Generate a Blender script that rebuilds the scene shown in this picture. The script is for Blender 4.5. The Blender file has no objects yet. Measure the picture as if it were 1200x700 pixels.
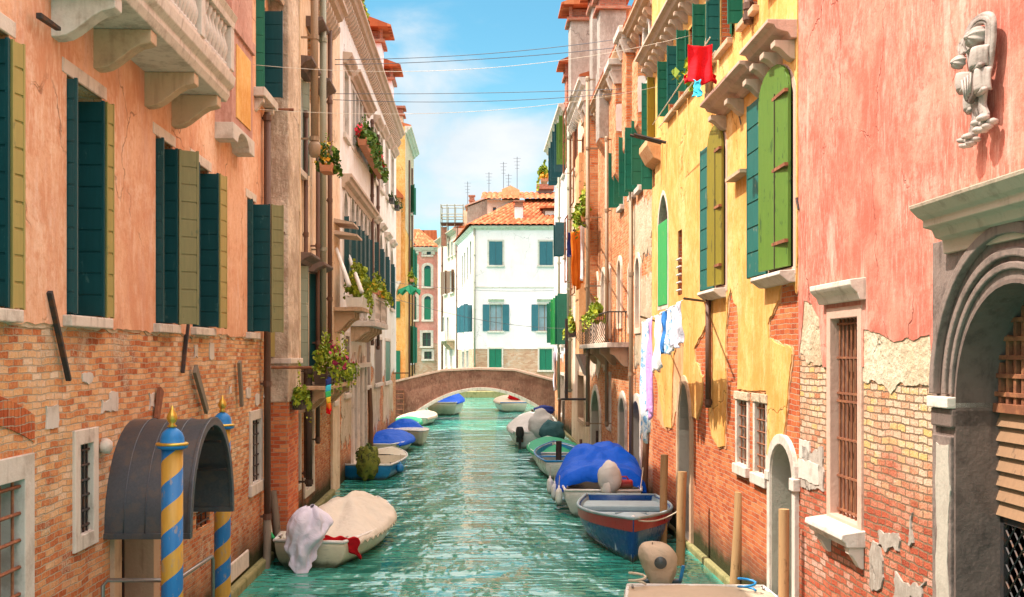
import bpy, bmesh, math, random
from mathutils import Vector, Matrix, noise
from mathutils.geometry import delaunay_2d_cdt
random.seed(7)
R = math.radians
S = bpy.context.scene
COL = S.collection

# ------------------------------------------------------------------ camera, sky, sun, exposure
FPX, CAMH, CXP, HYP = 1300.0, 3.8, 600.0, 415.0      # focal length in photo pixels, eye height, vanishing column and horizon row
cd = bpy.data.cameras.new('camera'); cam = bpy.data.objects.new('camera', cd); COL.objects.link(cam)
cd.sensor_width = 36.0; cd.lens = 36.0 * FPX / 1200.0
cd.shift_y = (HYP - 350.0) / 1200.0
cd.clip_start = 0.1; cd.clip_end = 3000
cam.location = (0, 0, CAMH); cam.rotation_euler = (R(90), 0, 0)
S.camera = cam
S.view_settings.view_transform = 'Standard'; S.view_settings.look = 'None'
S.view_settings.gamma = 1; S.view_settings.use_curve_mapping = False
S.view_settings.exposure = EXPOSURE = 1.92
SUN_EL, SUN_AZ = R(57), R(-99)                        # azimuth clockwise from +Y: the sun stands to the left and a little ahead
sd = Vector((math.sin(SUN_AZ) * math.cos(SUN_EL), math.cos(SUN_AZ) * math.cos(SUN_EL), math.sin(SUN_EL)))
ld = bpy.data.lights.new('sun', 'SUN'); ld.energy = 2.05; ld.angle = R(0.5); ld.color = (1.0, 0.93, 0.82)
sun = bpy.data.objects.new('sun', ld); COL.objects.link(sun); sun.rotation_euler = sd.to_track_quat('Z', 'Y').to_euler(); sun.location = (-40, 30, 60)
W = bpy.data.worlds.new('World'); S.world = W; W.use_nodes = True


def nd(nt, typ, ins=None, **props):
    n = nt.nodes.new('ShaderNode' + typ)
    for k, v in props.items(): setattr(n, k, v)
    for k, v in (ins or {}).items():
        s = n.inputs[k]
        if isinstance(v, bpy.types.NodeSocket): nt.links.new(v, s)
        else: s.default_value = v
    return n


def c4(c): return (c[0], c[1], c[2], 1.0)


def mth(nt, op, a, b=None, clamp=False):
    n = nt.nodes.new('ShaderNodeMath'); n.operation = op; n.use_clamp = clamp
    for i, v in enumerate((a, b)):
        if v is None: continue
        if isinstance(v, bpy.types.NodeSocket): nt.links.new(v, n.inputs[i])
        else: n.inputs[i].default_value = v
    return n.outputs[0]


def mixc(nt, f, a, b, mode='MIX'):
    n = nt.nodes.new('ShaderNodeMix'); n.data_type = 'RGBA'; n.blend_type = mode
    for s, v in ((n.inputs[0], f), (n.inputs[6], a), (n.inputs[7], b)):
        if isinstance(v, bpy.types.NodeSocket): nt.links.new(v, s)
        elif isinstance(v, (int, float)): s.default_value = v
        else: s.default_value = c4(v)
    return n.outputs[2]


def sstep(nt, v, a, b):
    n = nt.nodes.new('ShaderNodeMapRange'); n.interpolation_type = 'SMOOTHSTEP'
    nt.links.new(v, n.inputs[0]); n.inputs[1].default_value = a; n.inputs[2].default_value = b
    return n.outputs[0]


def ramp(nt, f, stops, interp='LINEAR'):
    n = nt.nodes.new('ShaderNodeValToRGB'); cr = n.color_ramp; cr.interpolation = interp
    while len(cr.elements) < len(stops): cr.elements.new(0.5)
    for e, (p, c) in zip(cr.elements, stops): e.position = p; e.color = c4(c)
    nt.links.new(f, n.inputs[0]); return n.outputs[0]


def nse(nt, vec, scale, detail=4, rough=0.55, dist=0.0):
    n = nd(nt, 'TexNoise', {'Vector': vec, 'Scale': scale, 'Detail': detail, 'Roughness': rough, 'Distortion': dist})
    return n.outputs['Fac']


def mapping(nt, vec, scale=(1, 1, 1), loc=(0, 0, 0)):
    return nd(nt, 'Mapping', {'Vector': vec, 'Scale': scale, 'Location': loc}).outputs[0]


# sky: Nishita with procedural cumulus mixed in by direction
nt = W.node_tree; nt.nodes.clear()
sky = nd(nt, 'TexSky', sky_type='NISHITA', sun_disc=False, sun_elevation=SUN_EL, sun_rotation=SUN_AZ % (2 * math.pi),
         air_density=1.0, dust_density=0.6, ozone_density=2.0)
SKY_K = 0.15
tc = nd(nt, 'TexCoord').outputs['Generated']
sx = nd(nt, 'SeparateXYZ', {'Vector': tc})
skc = mixc(nt, 1.0, sky.outputs[0], (0.92, 1.0, 1.0), 'MULTIPLY')
az = mth(nt, 'ARCTAN2', sx.outputs[0], sx.outputs[1])
el = mth(nt, 'ARCSINE', sx.outputs[2])
cv = nd(nt, 'CombineXYZ', {'X': mth(nt, 'MULTIPLY', az, 1.0), 'Y': mth(nt, 'MULTIPLY', el, 1.7), 'Z': 0.37}).outputs[0]
n1 = nse(nt, cv, 7.0, 10, 0.55, 0.4)
n2 = nse(nt, mapping(nt, cv, (1, 1, 1), (3, 1.3, 0)), 2.2, 3)
da = mth(nt, 'ADD', az, 0.035); de = mth(nt, 'SUBTRACT', el, 0.19)
blob = mth(nt, 'SUBTRACT', 1.0, mth(nt, 'SQRT', mth(nt, 'ADD', mth(nt, 'POWER', mth(nt, 'DIVIDE', da, 0.22), 2.0), mth(nt, 'POWER', mth(nt, 'DIVIDE', de, 0.085), 2.0))), True)
gen = mth(nt, 'MULTIPLY', mth(nt, 'SUBTRACT', n2, 0.5), 0.7)
dens = mth(nt, 'ADD', mth(nt, 'ADD', n1, gen), mth(nt, 'MULTIPLY', blob, 0.42))
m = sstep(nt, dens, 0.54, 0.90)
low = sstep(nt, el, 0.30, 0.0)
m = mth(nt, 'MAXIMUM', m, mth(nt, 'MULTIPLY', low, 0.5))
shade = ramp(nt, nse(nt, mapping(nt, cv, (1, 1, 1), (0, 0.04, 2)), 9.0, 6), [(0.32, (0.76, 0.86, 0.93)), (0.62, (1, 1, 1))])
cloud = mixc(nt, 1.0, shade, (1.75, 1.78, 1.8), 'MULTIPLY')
skc = mixc(nt, sstep(nt, el, 0.31, 0.55), mixc(nt, 1.0, skc, (0.235, 0.39, 0.36), 'MULTIPLY'), mixc(nt, 0.6, mixc(nt, 1.0, skc, (1.3, 0.98, 0.78), 'MULTIPLY'), (9.6, 8.2, 7.2)))  # upper sky whitened and brightened above the view, added as fill light
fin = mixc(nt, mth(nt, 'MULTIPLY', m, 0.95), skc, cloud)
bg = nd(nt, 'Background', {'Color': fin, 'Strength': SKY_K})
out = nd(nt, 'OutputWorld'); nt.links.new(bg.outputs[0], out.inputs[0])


# ------------------------------------------------------------------ mesh helpers
class MB:
    def __init__(s): s.v = []; s.f = []; s.m = []; s.cur = 0
    def add(s, vs, fs):
        o = len(s.v); s.v += [tuple(v) for v in vs]; s.f += [tuple(i + o for i in f) for f in fs]; s.m += [s.cur] * len(fs); return s
    def box(s, x0, x1, y0, y1, z0, z1):
        vs = [(x, y, z) for z in (z0, z1) for y in (y0, y1) for x in (x0, x1)]
        return s.add(vs, [(0, 2, 3, 1), (4, 5, 7, 6), (0, 1, 5, 4), (2, 6, 7, 3), (0, 4, 6, 2), (1, 3, 7, 5)])
    def slab(s, p0, p1, t, z0, z1, z0b=None, z1b=None):      # vertical panel between two plan points
        d = Vector((p1[0] - p0[0], p1[1] - p0[1])); d.normalize(); n = Vector((-d.y, d.x)) * t / 2
        a, b = Vector(p0), Vector(p1); zb0 = z0 if z0b is None else z0b; zb1 = z1 if z1b is None else z1b
        q = [a - n, b - n, b + n, a + n]; zz0 = [z0, zb0, zb0, z0]; zz1 = [z1, zb1, zb1, z1]
        vs = [(p.x, p.y, z) for p, z in zip(q, zz0)] + [(p.x, p.y, z) for p, z in zip(q, zz1)]
        return s.add(vs, [(3, 2, 1, 0), (4, 5, 6, 7), (0, 1, 5, 4), (1, 2, 6, 5), (2, 3, 7, 6), (3, 0, 4, 7)])
    def prism(s, pts, a, b, plane='xz'):                      # polygon in a plane, extruded along the third axis
        n = len(pts)
        mk = {'xz': lambda p, t: (p[0], t, p[1]), 'yz': lambda p, t: (t, p[0], p[1]), 'xy': lambda p, t: (p[0], p[1], t)}[plane]
        vs = [mk(p, a) for p in pts] + [mk(p, b) for p in pts]
        fs = [tuple(range(n)), tuple(range(2 * n - 1, n - 1, -1))] + [(i, i + n, (i + 1) % n + n, (i + 1) % n) for i in range(n)]
        return s.add(vs, fs)
    def tube(s, path, r, n=8, cap=True):
        path = [Vector(p) for p in path]; k = len(path); rs = r if isinstance(r, (list, tuple)) else [r] * k
        vs = []; up = Vector((0, 0, 1)); prev = None
        for i, p in enumerate(path):
            d = (path[min(i + 1, k - 1)] - path[max(i - 1, 0)]).normalized()
            if prev is None: a = d.cross(up if abs(d.z) < 0.9 else Vector((1, 0, 0))).normalized()
            else:
                a = prev - d * prev.dot(d); a.normalize()
            prev = a; b = d.cross(a)
            for j in range(n):
                t = 2 * math.pi * j / n; vs.append(p + (a * math.cos(t) + b * math.sin(t)) * rs[i])
        fs = [(i * n + j, i * n + (j + 1) % n, (i + 1) * n + (j + 1) % n, (i + 1) * n + j) for i in range(k - 1) for j in range(n)]
        if cap: fs += [tuple(range(n - 1, -1, -1)), tuple(range((k - 1) * n, k * n))]
        return s.add(vs, fs)
    def lathe(s, prof, c=(0, 0, 0), n=12):
        k = len(prof); vs = [(c[0] + r * math.cos(2 * math.pi * j / n), c[1] + r * math.sin(2 * math.pi * j / n), c[2] + z) for r, z in prof for j in range(n)]
        fs = [(i * n + j, i * n + (j + 1) % n, (i + 1) * n + (j + 1) % n, (i + 1) * n + j) for i in range(k - 1) for j in range(n)]
        fs += [tuple(range(n - 1, -1, -1)), tuple(range((k - 1) * n, k * n))]
        return s.add(vs, fs)
    def grid(s, fn, nu, nv, closed_u=False):
        vs = [fn(i / nu, j / nv) for j in range(nv + 1) for i in range(nu + (0 if closed_u else 1))]
        w = nu if closed_u else nu + 1
        fs = [(j * w + i, j * w + (i + 1) % w, (j + 1) * w + (i + 1) % w, (j + 1) * w + i) for j in range(nv) for i in range(nu)]
        return s.add(vs, fs)
    def ellipsoid(s, c, r, n=12, m=8, wob=0.0, seed=0, rot=None):
        vs = []
        for j in range(m + 1):
            th = math.pi * j / m
            for i in range(n):
                ph = 2 * math.pi * i / n
                d = Vector((math.sin(th) * math.cos(ph), math.sin(th) * math.sin(ph), math.cos(th)))
                k = 1 + wob * noise.noise(d * 2.3 + Vector((seed, seed * 1.7, 0)))
                p = Vector((d.x * r[0] * k, d.y * r[1] * k, d.z * r[2] * k))
                if rot: p = rot @ p
                vs.append(p + Vector(c))
        fs = [(j * n + i, (j + 1) * n + i, (j + 1) * n + (i + 1) % n, j * n + (i + 1) % n) for j in range(m) for i in range(n)]
        return s.add(vs, fs)
    def build(s, name, mat, parent=None, smooth=False, bev=0, solid=0, sub=0):
        me = bpy.data.meshes.new(name); me.from_pydata(s.v, [], s.f)
        for mm in (mat if isinstance(mat, (list, tuple)) else [mat]): me.materials.append(mm)
        if isinstance(mat, (list, tuple)): me.polygons.foreach_set('material_index', s.m)
        bm = bmesh.new(); bm.from_mesh(me); bmesh.ops.remove_doubles(bm, verts=bm.verts, dist=1e-5)
        bmesh.ops.recalc_face_normals(bm, faces=bm.faces); bm.to_mesh(me); bm.free()
        me.polygons.foreach_set('use_smooth', [bool(smooth)] * len(me.polygons))
        o = bpy.data.objects.new(name, me); COL.objects.link(o); o.parent = parent
        if bev:
            m = o.modifiers.new('bevel', 'BEVEL'); m.width = bev; m.segments = 2; m.limit_method = 'ANGLE'
        if sub:
            m = o.modifiers.new('subsurf', 'SUBSURF'); m.levels = sub; m.render_levels = sub
        if solid:
            m = o.modifiers.new('solidify', 'SOLIDIFY'); m.thickness = solid; m.offset = 0
        return o


def empty(name, loc=(0, 0, 0), rz=0.0, parent=None):
    o = bpy.data.objects.new(name, None); COL.objects.link(o); o.location = loc; o.rotation_euler = (0, 0, rz); o.parent = parent
    o.empty_display_size = 0.2; return o


def tag(o, label, cat, group=None, kind=None):
    if label: o['label'] = label
    if cat: o['category'] = cat
    if group: o['group'] = group
    if kind: o['kind'] = kind
    return o


def copy_tree(o, parent=None):
    c = o.copy(); COL.objects.link(c); c.parent = parent
    for ch in list(o.children): copy_tree(ch, c)
    return c


# pixel helpers (photograph is 1200 x 700)
def gx(px, Y): return (px - CXP) / FPX * Y
def gz(py, Y): return CAMH + (HYP - py) / FPX * Y
def at(px, py, Y): return Vector((gx(px, Y), Y, gz(py, Y)))


# flat regions with holes
def inpoly(x, y, poly):
    c = False; j = len(poly) - 1
    for i in range(len(poly)):
        xi, yi = poly[i][0], poly[i][1]; xj, yj = poly[j][0], poly[j][1]
        if (yi > y) != (yj > y) and x < (xj - xi) * (y - yi) / (yj - yi) + xi: c = not c
        j = i
    return c


def region(outlines, holes):
    vs = []; es = []
    for poly in list(outlines) + list(holes):
        o = len(vs); n = len(poly); vs += [Vector((p[0], p[1])) for p in poly]; es += [(o + i, o + (i + 1) % n) for i in range(n)]
    V, E, Fc, *_ = delaunay_2d_cdt(vs, es, [], 0, 1e-5)
    keep = []
    for f in Fc:
        cx = sum(V[i].x for i in f) / len(f); cy = sum(V[i].y for i in f) / len(f)
        if any(inpoly(cx, cy, p) for p in outlines) and not any(inpoly(cx, cy, h) for h in holes): keep.append(f)
    cnt = {}
    for f in keep:
        for a, b in zip(f, f[1:] + f[:1]): cnt[(min(a, b), max(a, b))] = cnt.get((min(a, b), max(a, b)), 0) + 1
    return V, keep, [e for e, c in cnt.items() if c == 1]


def ragged(pts, amp=0.06, step=0.12, seed=0):
    """pts: (s, z, ragged?) — the edge starting at a flagged point is broken into an uneven line"""
    out = []; n = len(pts)
    for i in range(n):
        a = pts[i]; b = pts[(i + 1) % n]; A = Vector(a[:2]); B = Vector(b[:2]); d = B - A
        out.append((A.x, A.y))
        if len(a) > 2 and a[2]:
            am = amp * a[2]; k = max(2, int(d.length / step)); nn = Vector((-d.y, d.x)).normalized()
            for j in range(1, k):
                t = j / k; p = A + d * t; q = Vector((p.x * 1.7, p.y * 1.7, seed * 3.1)); w = min(1, 4 * t, 4 * (1 - t))
                off = (noise.noise(q) * 1.6 + noise.noise(q * 3.3) * 0.9 + noise.noise(q * 9) * 0.45) * am * w
                tt = noise.noise(q * 7 + Vector((9, 9, 9))) * am * 0.5 * w
                r = p + nn * off + d.normalized() * tt; out.append((r.x, r.y))
    return out


def rectp(s0, s1, z0, z1): return [(s0, z0), (s1, z0), (s1, z1), (s0, z1)]


def archp(s0, s1, z0, zs, rise=None, kind='round', n=12):
    """opening outline: straight sides up to the spring line zs, then an arch"""
    c = (s0 + s1) / 2; r = (s1 - s0) / 2; h = r if rise is None else rise
    pts = [(s0, z0), (s1, z0)]
    for i in range(n + 1):
        t = math.pi * i / n
        if kind == 'round': pts.append((c + r * math.cos(t), zs + h * math.sin(t)))
        else:
            u = math.cos(t); a = abs(u); pts.append((c + r * u, zs + h * (1 - a ** 1.7) ** 0.75))
    return pts


class Fac:
    """one facade: local x runs along it, -y points out to the canal, z up"""
    def __init__(f, name, label, p0, p1, H, D, group=None, cat='house', root=None):
        f.p0 = Vector(p0); f.p1 = Vector(p1); d = f.p1 - f.p0; f.L = d.length; f.u = d / f.L; f.n = Vector((f.u.y, -f.u.x))
        f.H = H; f.D = D; f.holes = []; f.name = name
        f.root = empty(name, (p0[0], p0[1], 0), math.atan2(f.u.y, f.u.x)); tag(f.root, label, cat, group); f.wall = None
    def s(f, px, out=0.0):
        k = (px - CXP) / FPX; A = f.p0 + f.n * out
        return (k * A.y - A.x) / (f.u.x - k * f.u.y)
    def Y(f, px, out=0.0): return (f.p0 + f.n * out + f.u * f.s(px, out)).y
    def z(f, px, py, out=0.0): return gz(py, f.Y(px, out))
    def rc(f, pa, pb, yt, yb, out=0.0):
        a, b = sorted((f.s(pa, out), f.s(pb, out))); Y = (f.p0 + f.n * out + f.u * (a + b) / 2).y
        return a, b, gz(yb, Y), gz(yt, Y)
    def world(f, s, out, z): p = f.p0 + f.u * s + f.n * out; return Vector((p.x, p.y, z))


# ------------------------------------------------------------------ materials
MC = {}
def newmat(name):
    m = bpy.data.materials.new(name); m.use_nodes = True; nt = m.node_tree; nt.nodes.clear()
    o = nd(nt, 'OutputMaterial'); p = nd(nt, 'BsdfPrincipled'); nt.links.new(p.outputs[0], o.inputs[0]); return m, nt, p


def setp(nt, p, **kw):
    nm = {'col': 'Base Color', 'rough': 'Roughness', 'metal': 'Metallic', 'spec': 'Specular IOR Level', 'nor': 'Normal', 'trans': 'Transmission Weight', 'ior': 'IOR', 'sheen': 'Sheen Weight', 'coat': 'Coat Weight'}
    for k, v in kw.items():
        s = p.inputs[nm[k]]
        if isinstance(v, bpy.types.NodeSocket): nt.links.new(v, s)
        elif k == 'col': s.default_value = c4(v)
        else: s.default_value = v


def bump(nt, h, strength, dist): return nd(nt, 'Bump', {'Height': h, 'Strength': strength, 'Distance': dist}).outputs[0]


def obj_coord(nt, seed=0.0):
    oc = nd(nt, 'TexCoord').outputs['Object']
    return mapping(nt, oc, (1, 1, 1), (seed * 3.7, seed * 2.3, seed * 1.1)) if seed else oc


def sz_vec(nt, oc, wob=0.012):
    """wall coordinates: run along the wall (any face direction), height; slightly uneven"""
    s = nd(nt, 'SeparateXYZ', {'Vector': oc})
    a = mth(nt, 'ADD', s.outputs[0], s.outputs[1])
    w1 = mth(nt, 'MULTIPLY', mth(nt, 'SUBTRACT', nse(nt, oc, 2.1, 3), 0.5), wob * 5)
    w2 = mth(nt, 'MULTIPLY', mth(nt, 'SUBTRACT', nse(nt, oc, 7.0, 2), 0.5), wob * 1.6)
    z = mth(nt, 'ADD', s.outputs[2], mth(nt, 'ADD', w1, w2))
    return nd(nt, 'CombineXYZ', {'X': mth(nt, 'ADD', a, w2), 'Y': z, 'Z': 0.0}).outputs[0], s.outputs[2]


def brick_mat(name, stops, mortar, bw=0.22, rh=0.062, ms=0.008, seed=1, smear=(0.6, 0.5, 0.4), smear_amt=0.35, low=None, lowz=(1.5, 3.0), damp=True, depth=0.026, rag=0.5):
    m, nt, p = newmat(name); oc = obj_coord(nt, seed)
    raw = nd(nt, 'TexCoord').outputs['Object']
    v, _ = sz_vec(nt, oc); z = nd(nt, 'SeparateXYZ', {'Vector': raw}).outputs[2]
    wv = nse(nt, oc, 30, 3); wv = nd(nt, 'CombineXYZ', {'X': mth(nt, 'MULTIPLY', mth(nt, 'SUBTRACT', wv, 0.5), 0.03 * rag), 'Y': mth(nt, 'MULTIPLY', mth(nt, 'SUBTRACT', nse(nt, oc, 23, 3), 0.5), 0.026 * rag)}).outputs[0]
    v = nd(nt, 'VectorMath', {0: v, 1: wv}, operation='ADD').outputs[0]
    b = nd(nt, 'TexBrick', {'Vector': v, 'Color1': (0, 0, 0, 1), 'Color2': (1, 1, 1, 1), 'Mortar': (0.5, 0.5, 0.5, 1), 'Scale': 1.0, 'Mortar Size': ms, 'Mortar Smooth': 0.35, 'Bias': 0.0, 'Brick Width': bw, 'Row Height': rh}, offset=0.5)
    val = nd(nt, 'RGBToBW', {0: b.outputs[0]}).outputs[0]
    big = nse(nt, oc, 0.9, 7, 0.68); fine = nse(nt, oc, 38, 5, 0.65)
    val = mth(nt, 'ADD', mth(nt, 'ADD', mth(nt, 'MULTIPLY', val, 0.58), mth(nt, 'MULTIPLY', mth(nt, 'SUBTRACT', big, 0.27), 1.05)), mth(nt, 'MULTIPLY', mth(nt, 'SUBTRACT', fine, 0.5), 0.75))
    col = ramp(nt, val, stops)
    if low:
        zz = mth(nt, 'ADD', z, mth(nt, 'MULTIPLY', mth(nt, 'SUBTRACT', nse(nt, oc, 1.3, 4), 0.5), 2.2))
        col = mixc(nt, sstep(nt, zz, lowz[1], lowz[0]), col, ramp(nt, val, low))
    mo = mixc(nt, nse(nt, oc, 6, 4), [c * 0.55 for c in mortar], mortar)
    col = mixc(nt, b.outputs['Fac'], col, mo)
    sm = sstep(nt, mth(nt, 'ADD', nse(nt, oc, 1.7, 7, 0.68), mth(nt, 'MULTIPLY', mth(nt, 'SUBTRACT', fine, 0.5), 0.35)), 0.72 - smear_amt * 0.35, 0.80 - smear_amt * 0.2)
    col = mixc(nt, mth(nt, 'MULTIPLY', sm, 0.72), col, mixc(nt, fine, [c * 0.72 for c in smear], smear))
    if damp:
        zd = mth(nt, 'ADD', z, mth(nt, 'MULTIPLY', mth(nt, 'SUBTRACT', nse(nt, oc, 1.1, 5), 0.5), 0.7))
        col = mixc(nt, mth(nt, 'MULTIPLY', sstep(nt, zd, 1.0, 0.35), 0.75), col, (0.13, 0.075, 0.045))
        col = mixc(nt, mth(nt, 'MULTIPLY', sstep(nt, zd, 0.50, 0.26), 0.92), col, (0.03, 0.042, 0.014))
    hgt = mth(nt, 'ADD', mth(nt, 'SUBTRACT', 1.0, b.outputs['Fac']), mth(nt, 'MULTIPLY', fine, 0.55))
    hgt = mth(nt, 'ADD', hgt, mth(nt, 'MULTIPLY', sm, 0.3))
    setp(nt, p, col=col, rough=0.92, spec=0.15, nor=bump(nt, hgt, 0.9, depth)); return m


def plaster_mat(name, base, dark, light, seed=1, streak=0.5, stain=None, stain_amt=0.4, bscale=28, bd=0.004, crack=0.6):
    m, nt, p = newmat(name); oc = obj_coord(nt, seed)
    n = nse(nt, oc, 1.1, 9, 0.7, 0.3); st = nse(nt, mapping(nt, oc, (7, 7, 1.5)), 1.3, 8, 0.7, 0.6); f = nse(nt, oc, 13, 7, 0.7)
    ff = nse(nt, mapping(nt, oc, (24, 24, 5)), 1.0, 5, 0.65); bl = nse(nt, mapping(nt, oc, (1, 1, 0.8), (9, 4, 2)), 0.55, 9, 0.72, 0.5)
    col = mixc(nt, sstep(nt, n, 0.40, 0.62), dark, base)
    col = mixc(nt, mth(nt, 'MULTIPLY', sstep(nt, st, 0.48, 0.70), streak), col, light)
    col = mixc(nt, mth(nt, 'MULTIPLY', sstep(nt, ff, 0.47, 0.66), mth(nt, 'MULTIPLY', sstep(nt, nse(nt, oc, 0.45, 4, 0.6), 0.38, 0.62), 0.65)), col, light)
    col = mixc(nt, mth(nt, 'MULTIPLY', sstep(nt, mth(nt, 'ADD', bl, mth(nt, 'MULTIPLY', mth(nt, 'SUBTRACT', f, 0.5), 0.16)), 0.53, 0.64), 0.55), col, light)
    col = mixc(nt, mth(nt, 'MULTIPLY', sstep(nt, f, 0.50, 0.34), 0.65), col, dark)
    if stain:
        s2 = nse(nt, mapping(nt, oc, (1.6, 1.6, 0.30), (5, 2, 7)), 1.5, 9, 0.72)
        col = mixc(nt, mth(nt, 'MULTIPLY', sstep(nt, s2, 0.53, 0.66), stain_amt), col, stain)
    h = mth(nt, 'ADD', mth(nt, 'MULTIPLY', nse(nt, oc, bscale, 5, 0.6), 0.8), mth(nt, 'MULTIPLY', nse(nt, oc, 4, 6), 1.6))
    if crack:
        wv = nd(nt, 'TexNoise', {'Vector': oc, 'Scale': 2.2, 'Detail': 5.0}).outputs['Color']; wv = nd(nt, 'VectorMath', {0: wv, 'Scale': 0.55}, operation='SCALE').outputs[0]
        vd = nd(nt, 'TexVoronoi', {'Vector': nd(nt, 'VectorMath', {0: mapping(nt, oc, (1, 1, 0.6)), 1: wv}, operation='ADD').outputs[0], 'Scale': 0.85}, feature='DISTANCE_TO_EDGE').outputs['Distance']
        cm = mth(nt, 'MULTIPLY', sstep(nt, vd, 0.012, 0.003), sstep(nt, nse(nt, mapping(nt, oc, (1, 1, 1), (2, 8, 5)), 0.7, 3), 0.50, 0.60))
        col = mixc(nt, mth(nt, 'MULTIPLY', cm, crack), col, [c * 0.35 for c in dark]); h = mth(nt, 'SUBTRACT', h, mth(nt, 'MULTIPLY', cm, 1.5))
    setp(nt, p, col=col, rough=0.9, spec=0.15, nor=bump(nt, h, 0.6, bd * 3)); return m


def stone_mat(name, base, dirt, seed=1, amt=0.6, bd=0.006, rough=0.8):
    m, nt, p = newmat(name); oc = obj_coord(nt, seed)
    n = nse(nt, oc, 2.6, 8, 0.7); st = nse(nt, mapping(nt, oc, (9, 9, 1.2)), 1.0, 5, 0.6); f = nse(nt, oc, 45, 4, 0.6)
    col = mixc(nt, mth(nt, 'MULTIPLY', sstep(nt, n, 0.48, 0.70), amt), base, dirt)
    col = mixc(nt, mth(nt, 'MULTIPLY', sstep(nt, st, 0.52, 0.72), amt * 0.8), col, dirt)
    col = mixc(nt, mth(nt, 'MULTIPLY', f, 0.3), col, [c * 0.6 for c in base])
    setp(nt, p, col=col, rough=rough, spec=0.25, nor=bump(nt, mth(nt, 'ADD', nse(nt, oc, 22, 6), mth(nt, 'MULTIPLY', n, 1.0)), 0.5, bd * 2)); return m


def paint_mat(name, base, wear=None, amt=0.3, rough=0.5, seed=1, streaky=True, bd=0.002, hull=False):
    m, nt, p = newmat(name); oc = obj_coord(nt, seed)
    g = nse(nt, mapping(nt, oc, (14, 14, 1.2) if streaky else (3, 3, 3)), 1.5, 6, 0.65); n = nse(nt, oc, 5, 6, 0.65)
    col = mixc(nt, g, [c * 0.72 for c in base], [min(1, c * 1.22) for c in base])
    if wear: col = mixc(nt, mth(nt, 'MULTIPLY', sstep(nt, mth(nt, 'ADD', mth(nt, 'MULTIPLY', g, 0.5), mth(nt, 'MULTIPLY', n, 0.5)), 0.61 - amt * 0.13, 0.65 - amt * 0.13), 0.85), col, wear)
    if hull:
        z = nd(nt, 'SeparateXYZ', {'Vector': nd(nt, 'TexCoord').outputs['Object']}).outputs[2]; zz = mth(nt, 'ADD', z, mth(nt, 'MULTIPLY', mth(nt, 'SUBTRACT', nse(nt, oc, 4, 5, 0.7), 0.5), 0.22))
        col = mixc(nt, mth(nt, 'MULTIPLY', sstep(nt, zz, 0.15, 0.03), 0.85), col, (0.06, 0.065, 0.03)); sc = nse(nt, mapping(nt, oc, (2, 2, 14)), 2.0, 6, 0.7)
        col = mixc(nt, mth(nt, 'MULTIPLY', sstep(nt, sc, 0.57, 0.66), 0.55), col, [0.5 * c + 0.10 for c in base])
    setp(nt, p, col=col, rough=mth(nt, 'ADD', mth(nt, 'MULTIPLY', n, 0.2), rough - 0.1), spec=0.35, nor=bump(nt, g, 0.4, bd * 2)); return m


def metal_mat(name, base, rust=None, rough=0.55, metal=0.6, seed=1):
    m, nt, p = newmat(name); oc = obj_coord(nt, seed); n = nse(nt, oc, 6, 7, 0.7); f = nse(nt, oc, 40, 3)
    col = mixc(nt, f, [c * 0.7 for c in base], [c * 1.2 for c in base])
    if rust: col = mixc(nt, sstep(nt, n, 0.48, 0.62), col, rust)
    setp(nt, p, col=col, rough=rough, metal=metal, nor=bump(nt, f, 0.3, 0.003)); return m


def cloth_mat(name, base, seed=1, pattern=None, rough=0.85):
    m, nt, p = newmat(name); oc = obj_coord(nt, seed); n = nse(nt, oc, 3, 4); f = nse(nt, oc, 60, 3)
    col = mixc(nt, n, [c * 0.86 for c in base], [min(1, c * 1.08) for c in base])
    if pattern: col = mixc(nt, sstep(nt, nse(nt, oc, 11, 3, 0.5, 0.6), 0.54, 0.60), col, pattern)
    setp(nt, p, col=col, rough=rough, spec=0.15, sheen=0.0, nor=bump(nt, mth(nt, 'ADD', mth(nt, 'MULTIPLY', nse(nt, oc, 5, 3, 0.5, 1.0), 5.0), mth(nt, 'MULTIPLY', f, 0.2)), 0.5, 0.012)); return m


def leaf_mat(name, a, b, c):
    m, nt, p = newmat(name); g = nd(nt, 'NewGeometry').outputs['Random Per Island']
    setp(nt, p, col=ramp(nt, g, [(0.0, a), (0.5, b), (1.0, c)]), rough=0.55, spec=0.3); p.inputs['Subsurface Weight'].default_value = 0.0; return m


def tile_mat(name, seed=1):
    m, nt, p = newmat(name); oc = obj_coord(nt, seed); s = nd(nt, 'SeparateXYZ', {'Vector': oc})
    cell = nd(nt, 'CombineXYZ', {'X': mth(nt, 'FLOOR', mth(nt, 'MULTIPLY', s.outputs[0], 5.0)), 'Y': mth(nt, 'FLOOR', mth(nt, 'MULTIPLY', s.outputs[1], 2.6)), 'Z': 0.0}).outputs[0]
    r = nd(nt, 'TexWhiteNoise', {'Vector': cell}, noise_dimensions='3D').outputs['Value']
    r = mth(nt, 'ADD', mth(nt, 'MULTIPLY', r, 0.6), mth(nt, 'MULTIPLY', nse(nt, oc, 1.5, 5), 0.5))
    col = ramp(nt, r, [(0.1, (0.20, 0.05, 0.022)), (0.45, (0.40, 0.10, 0.038)), (0.7, (0.50, 0.15, 0.06)), (1.0, (0.58, 0.27, 0.14))])
    setp(nt, p, col=col, rough=0.9, spec=0.15, nor=bump(nt, nse(nt, oc, 30, 4), 0.4, 0.01)); return m


def glass_mat(name, base=(0.02, 0.035, 0.045), rough=0.08):
    m, nt, p = newmat(name); oc = obj_coord(nt)
    setp(nt, p, col=mixc(nt, nse(nt, oc, 1.5, 2), base, [c * 2 for c in base]), rough=rough, spec=0.6, nor=bump(nt, nse(nt, oc, 2.5, 2), 0.15, 0.01)); return m


M = {}
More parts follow.
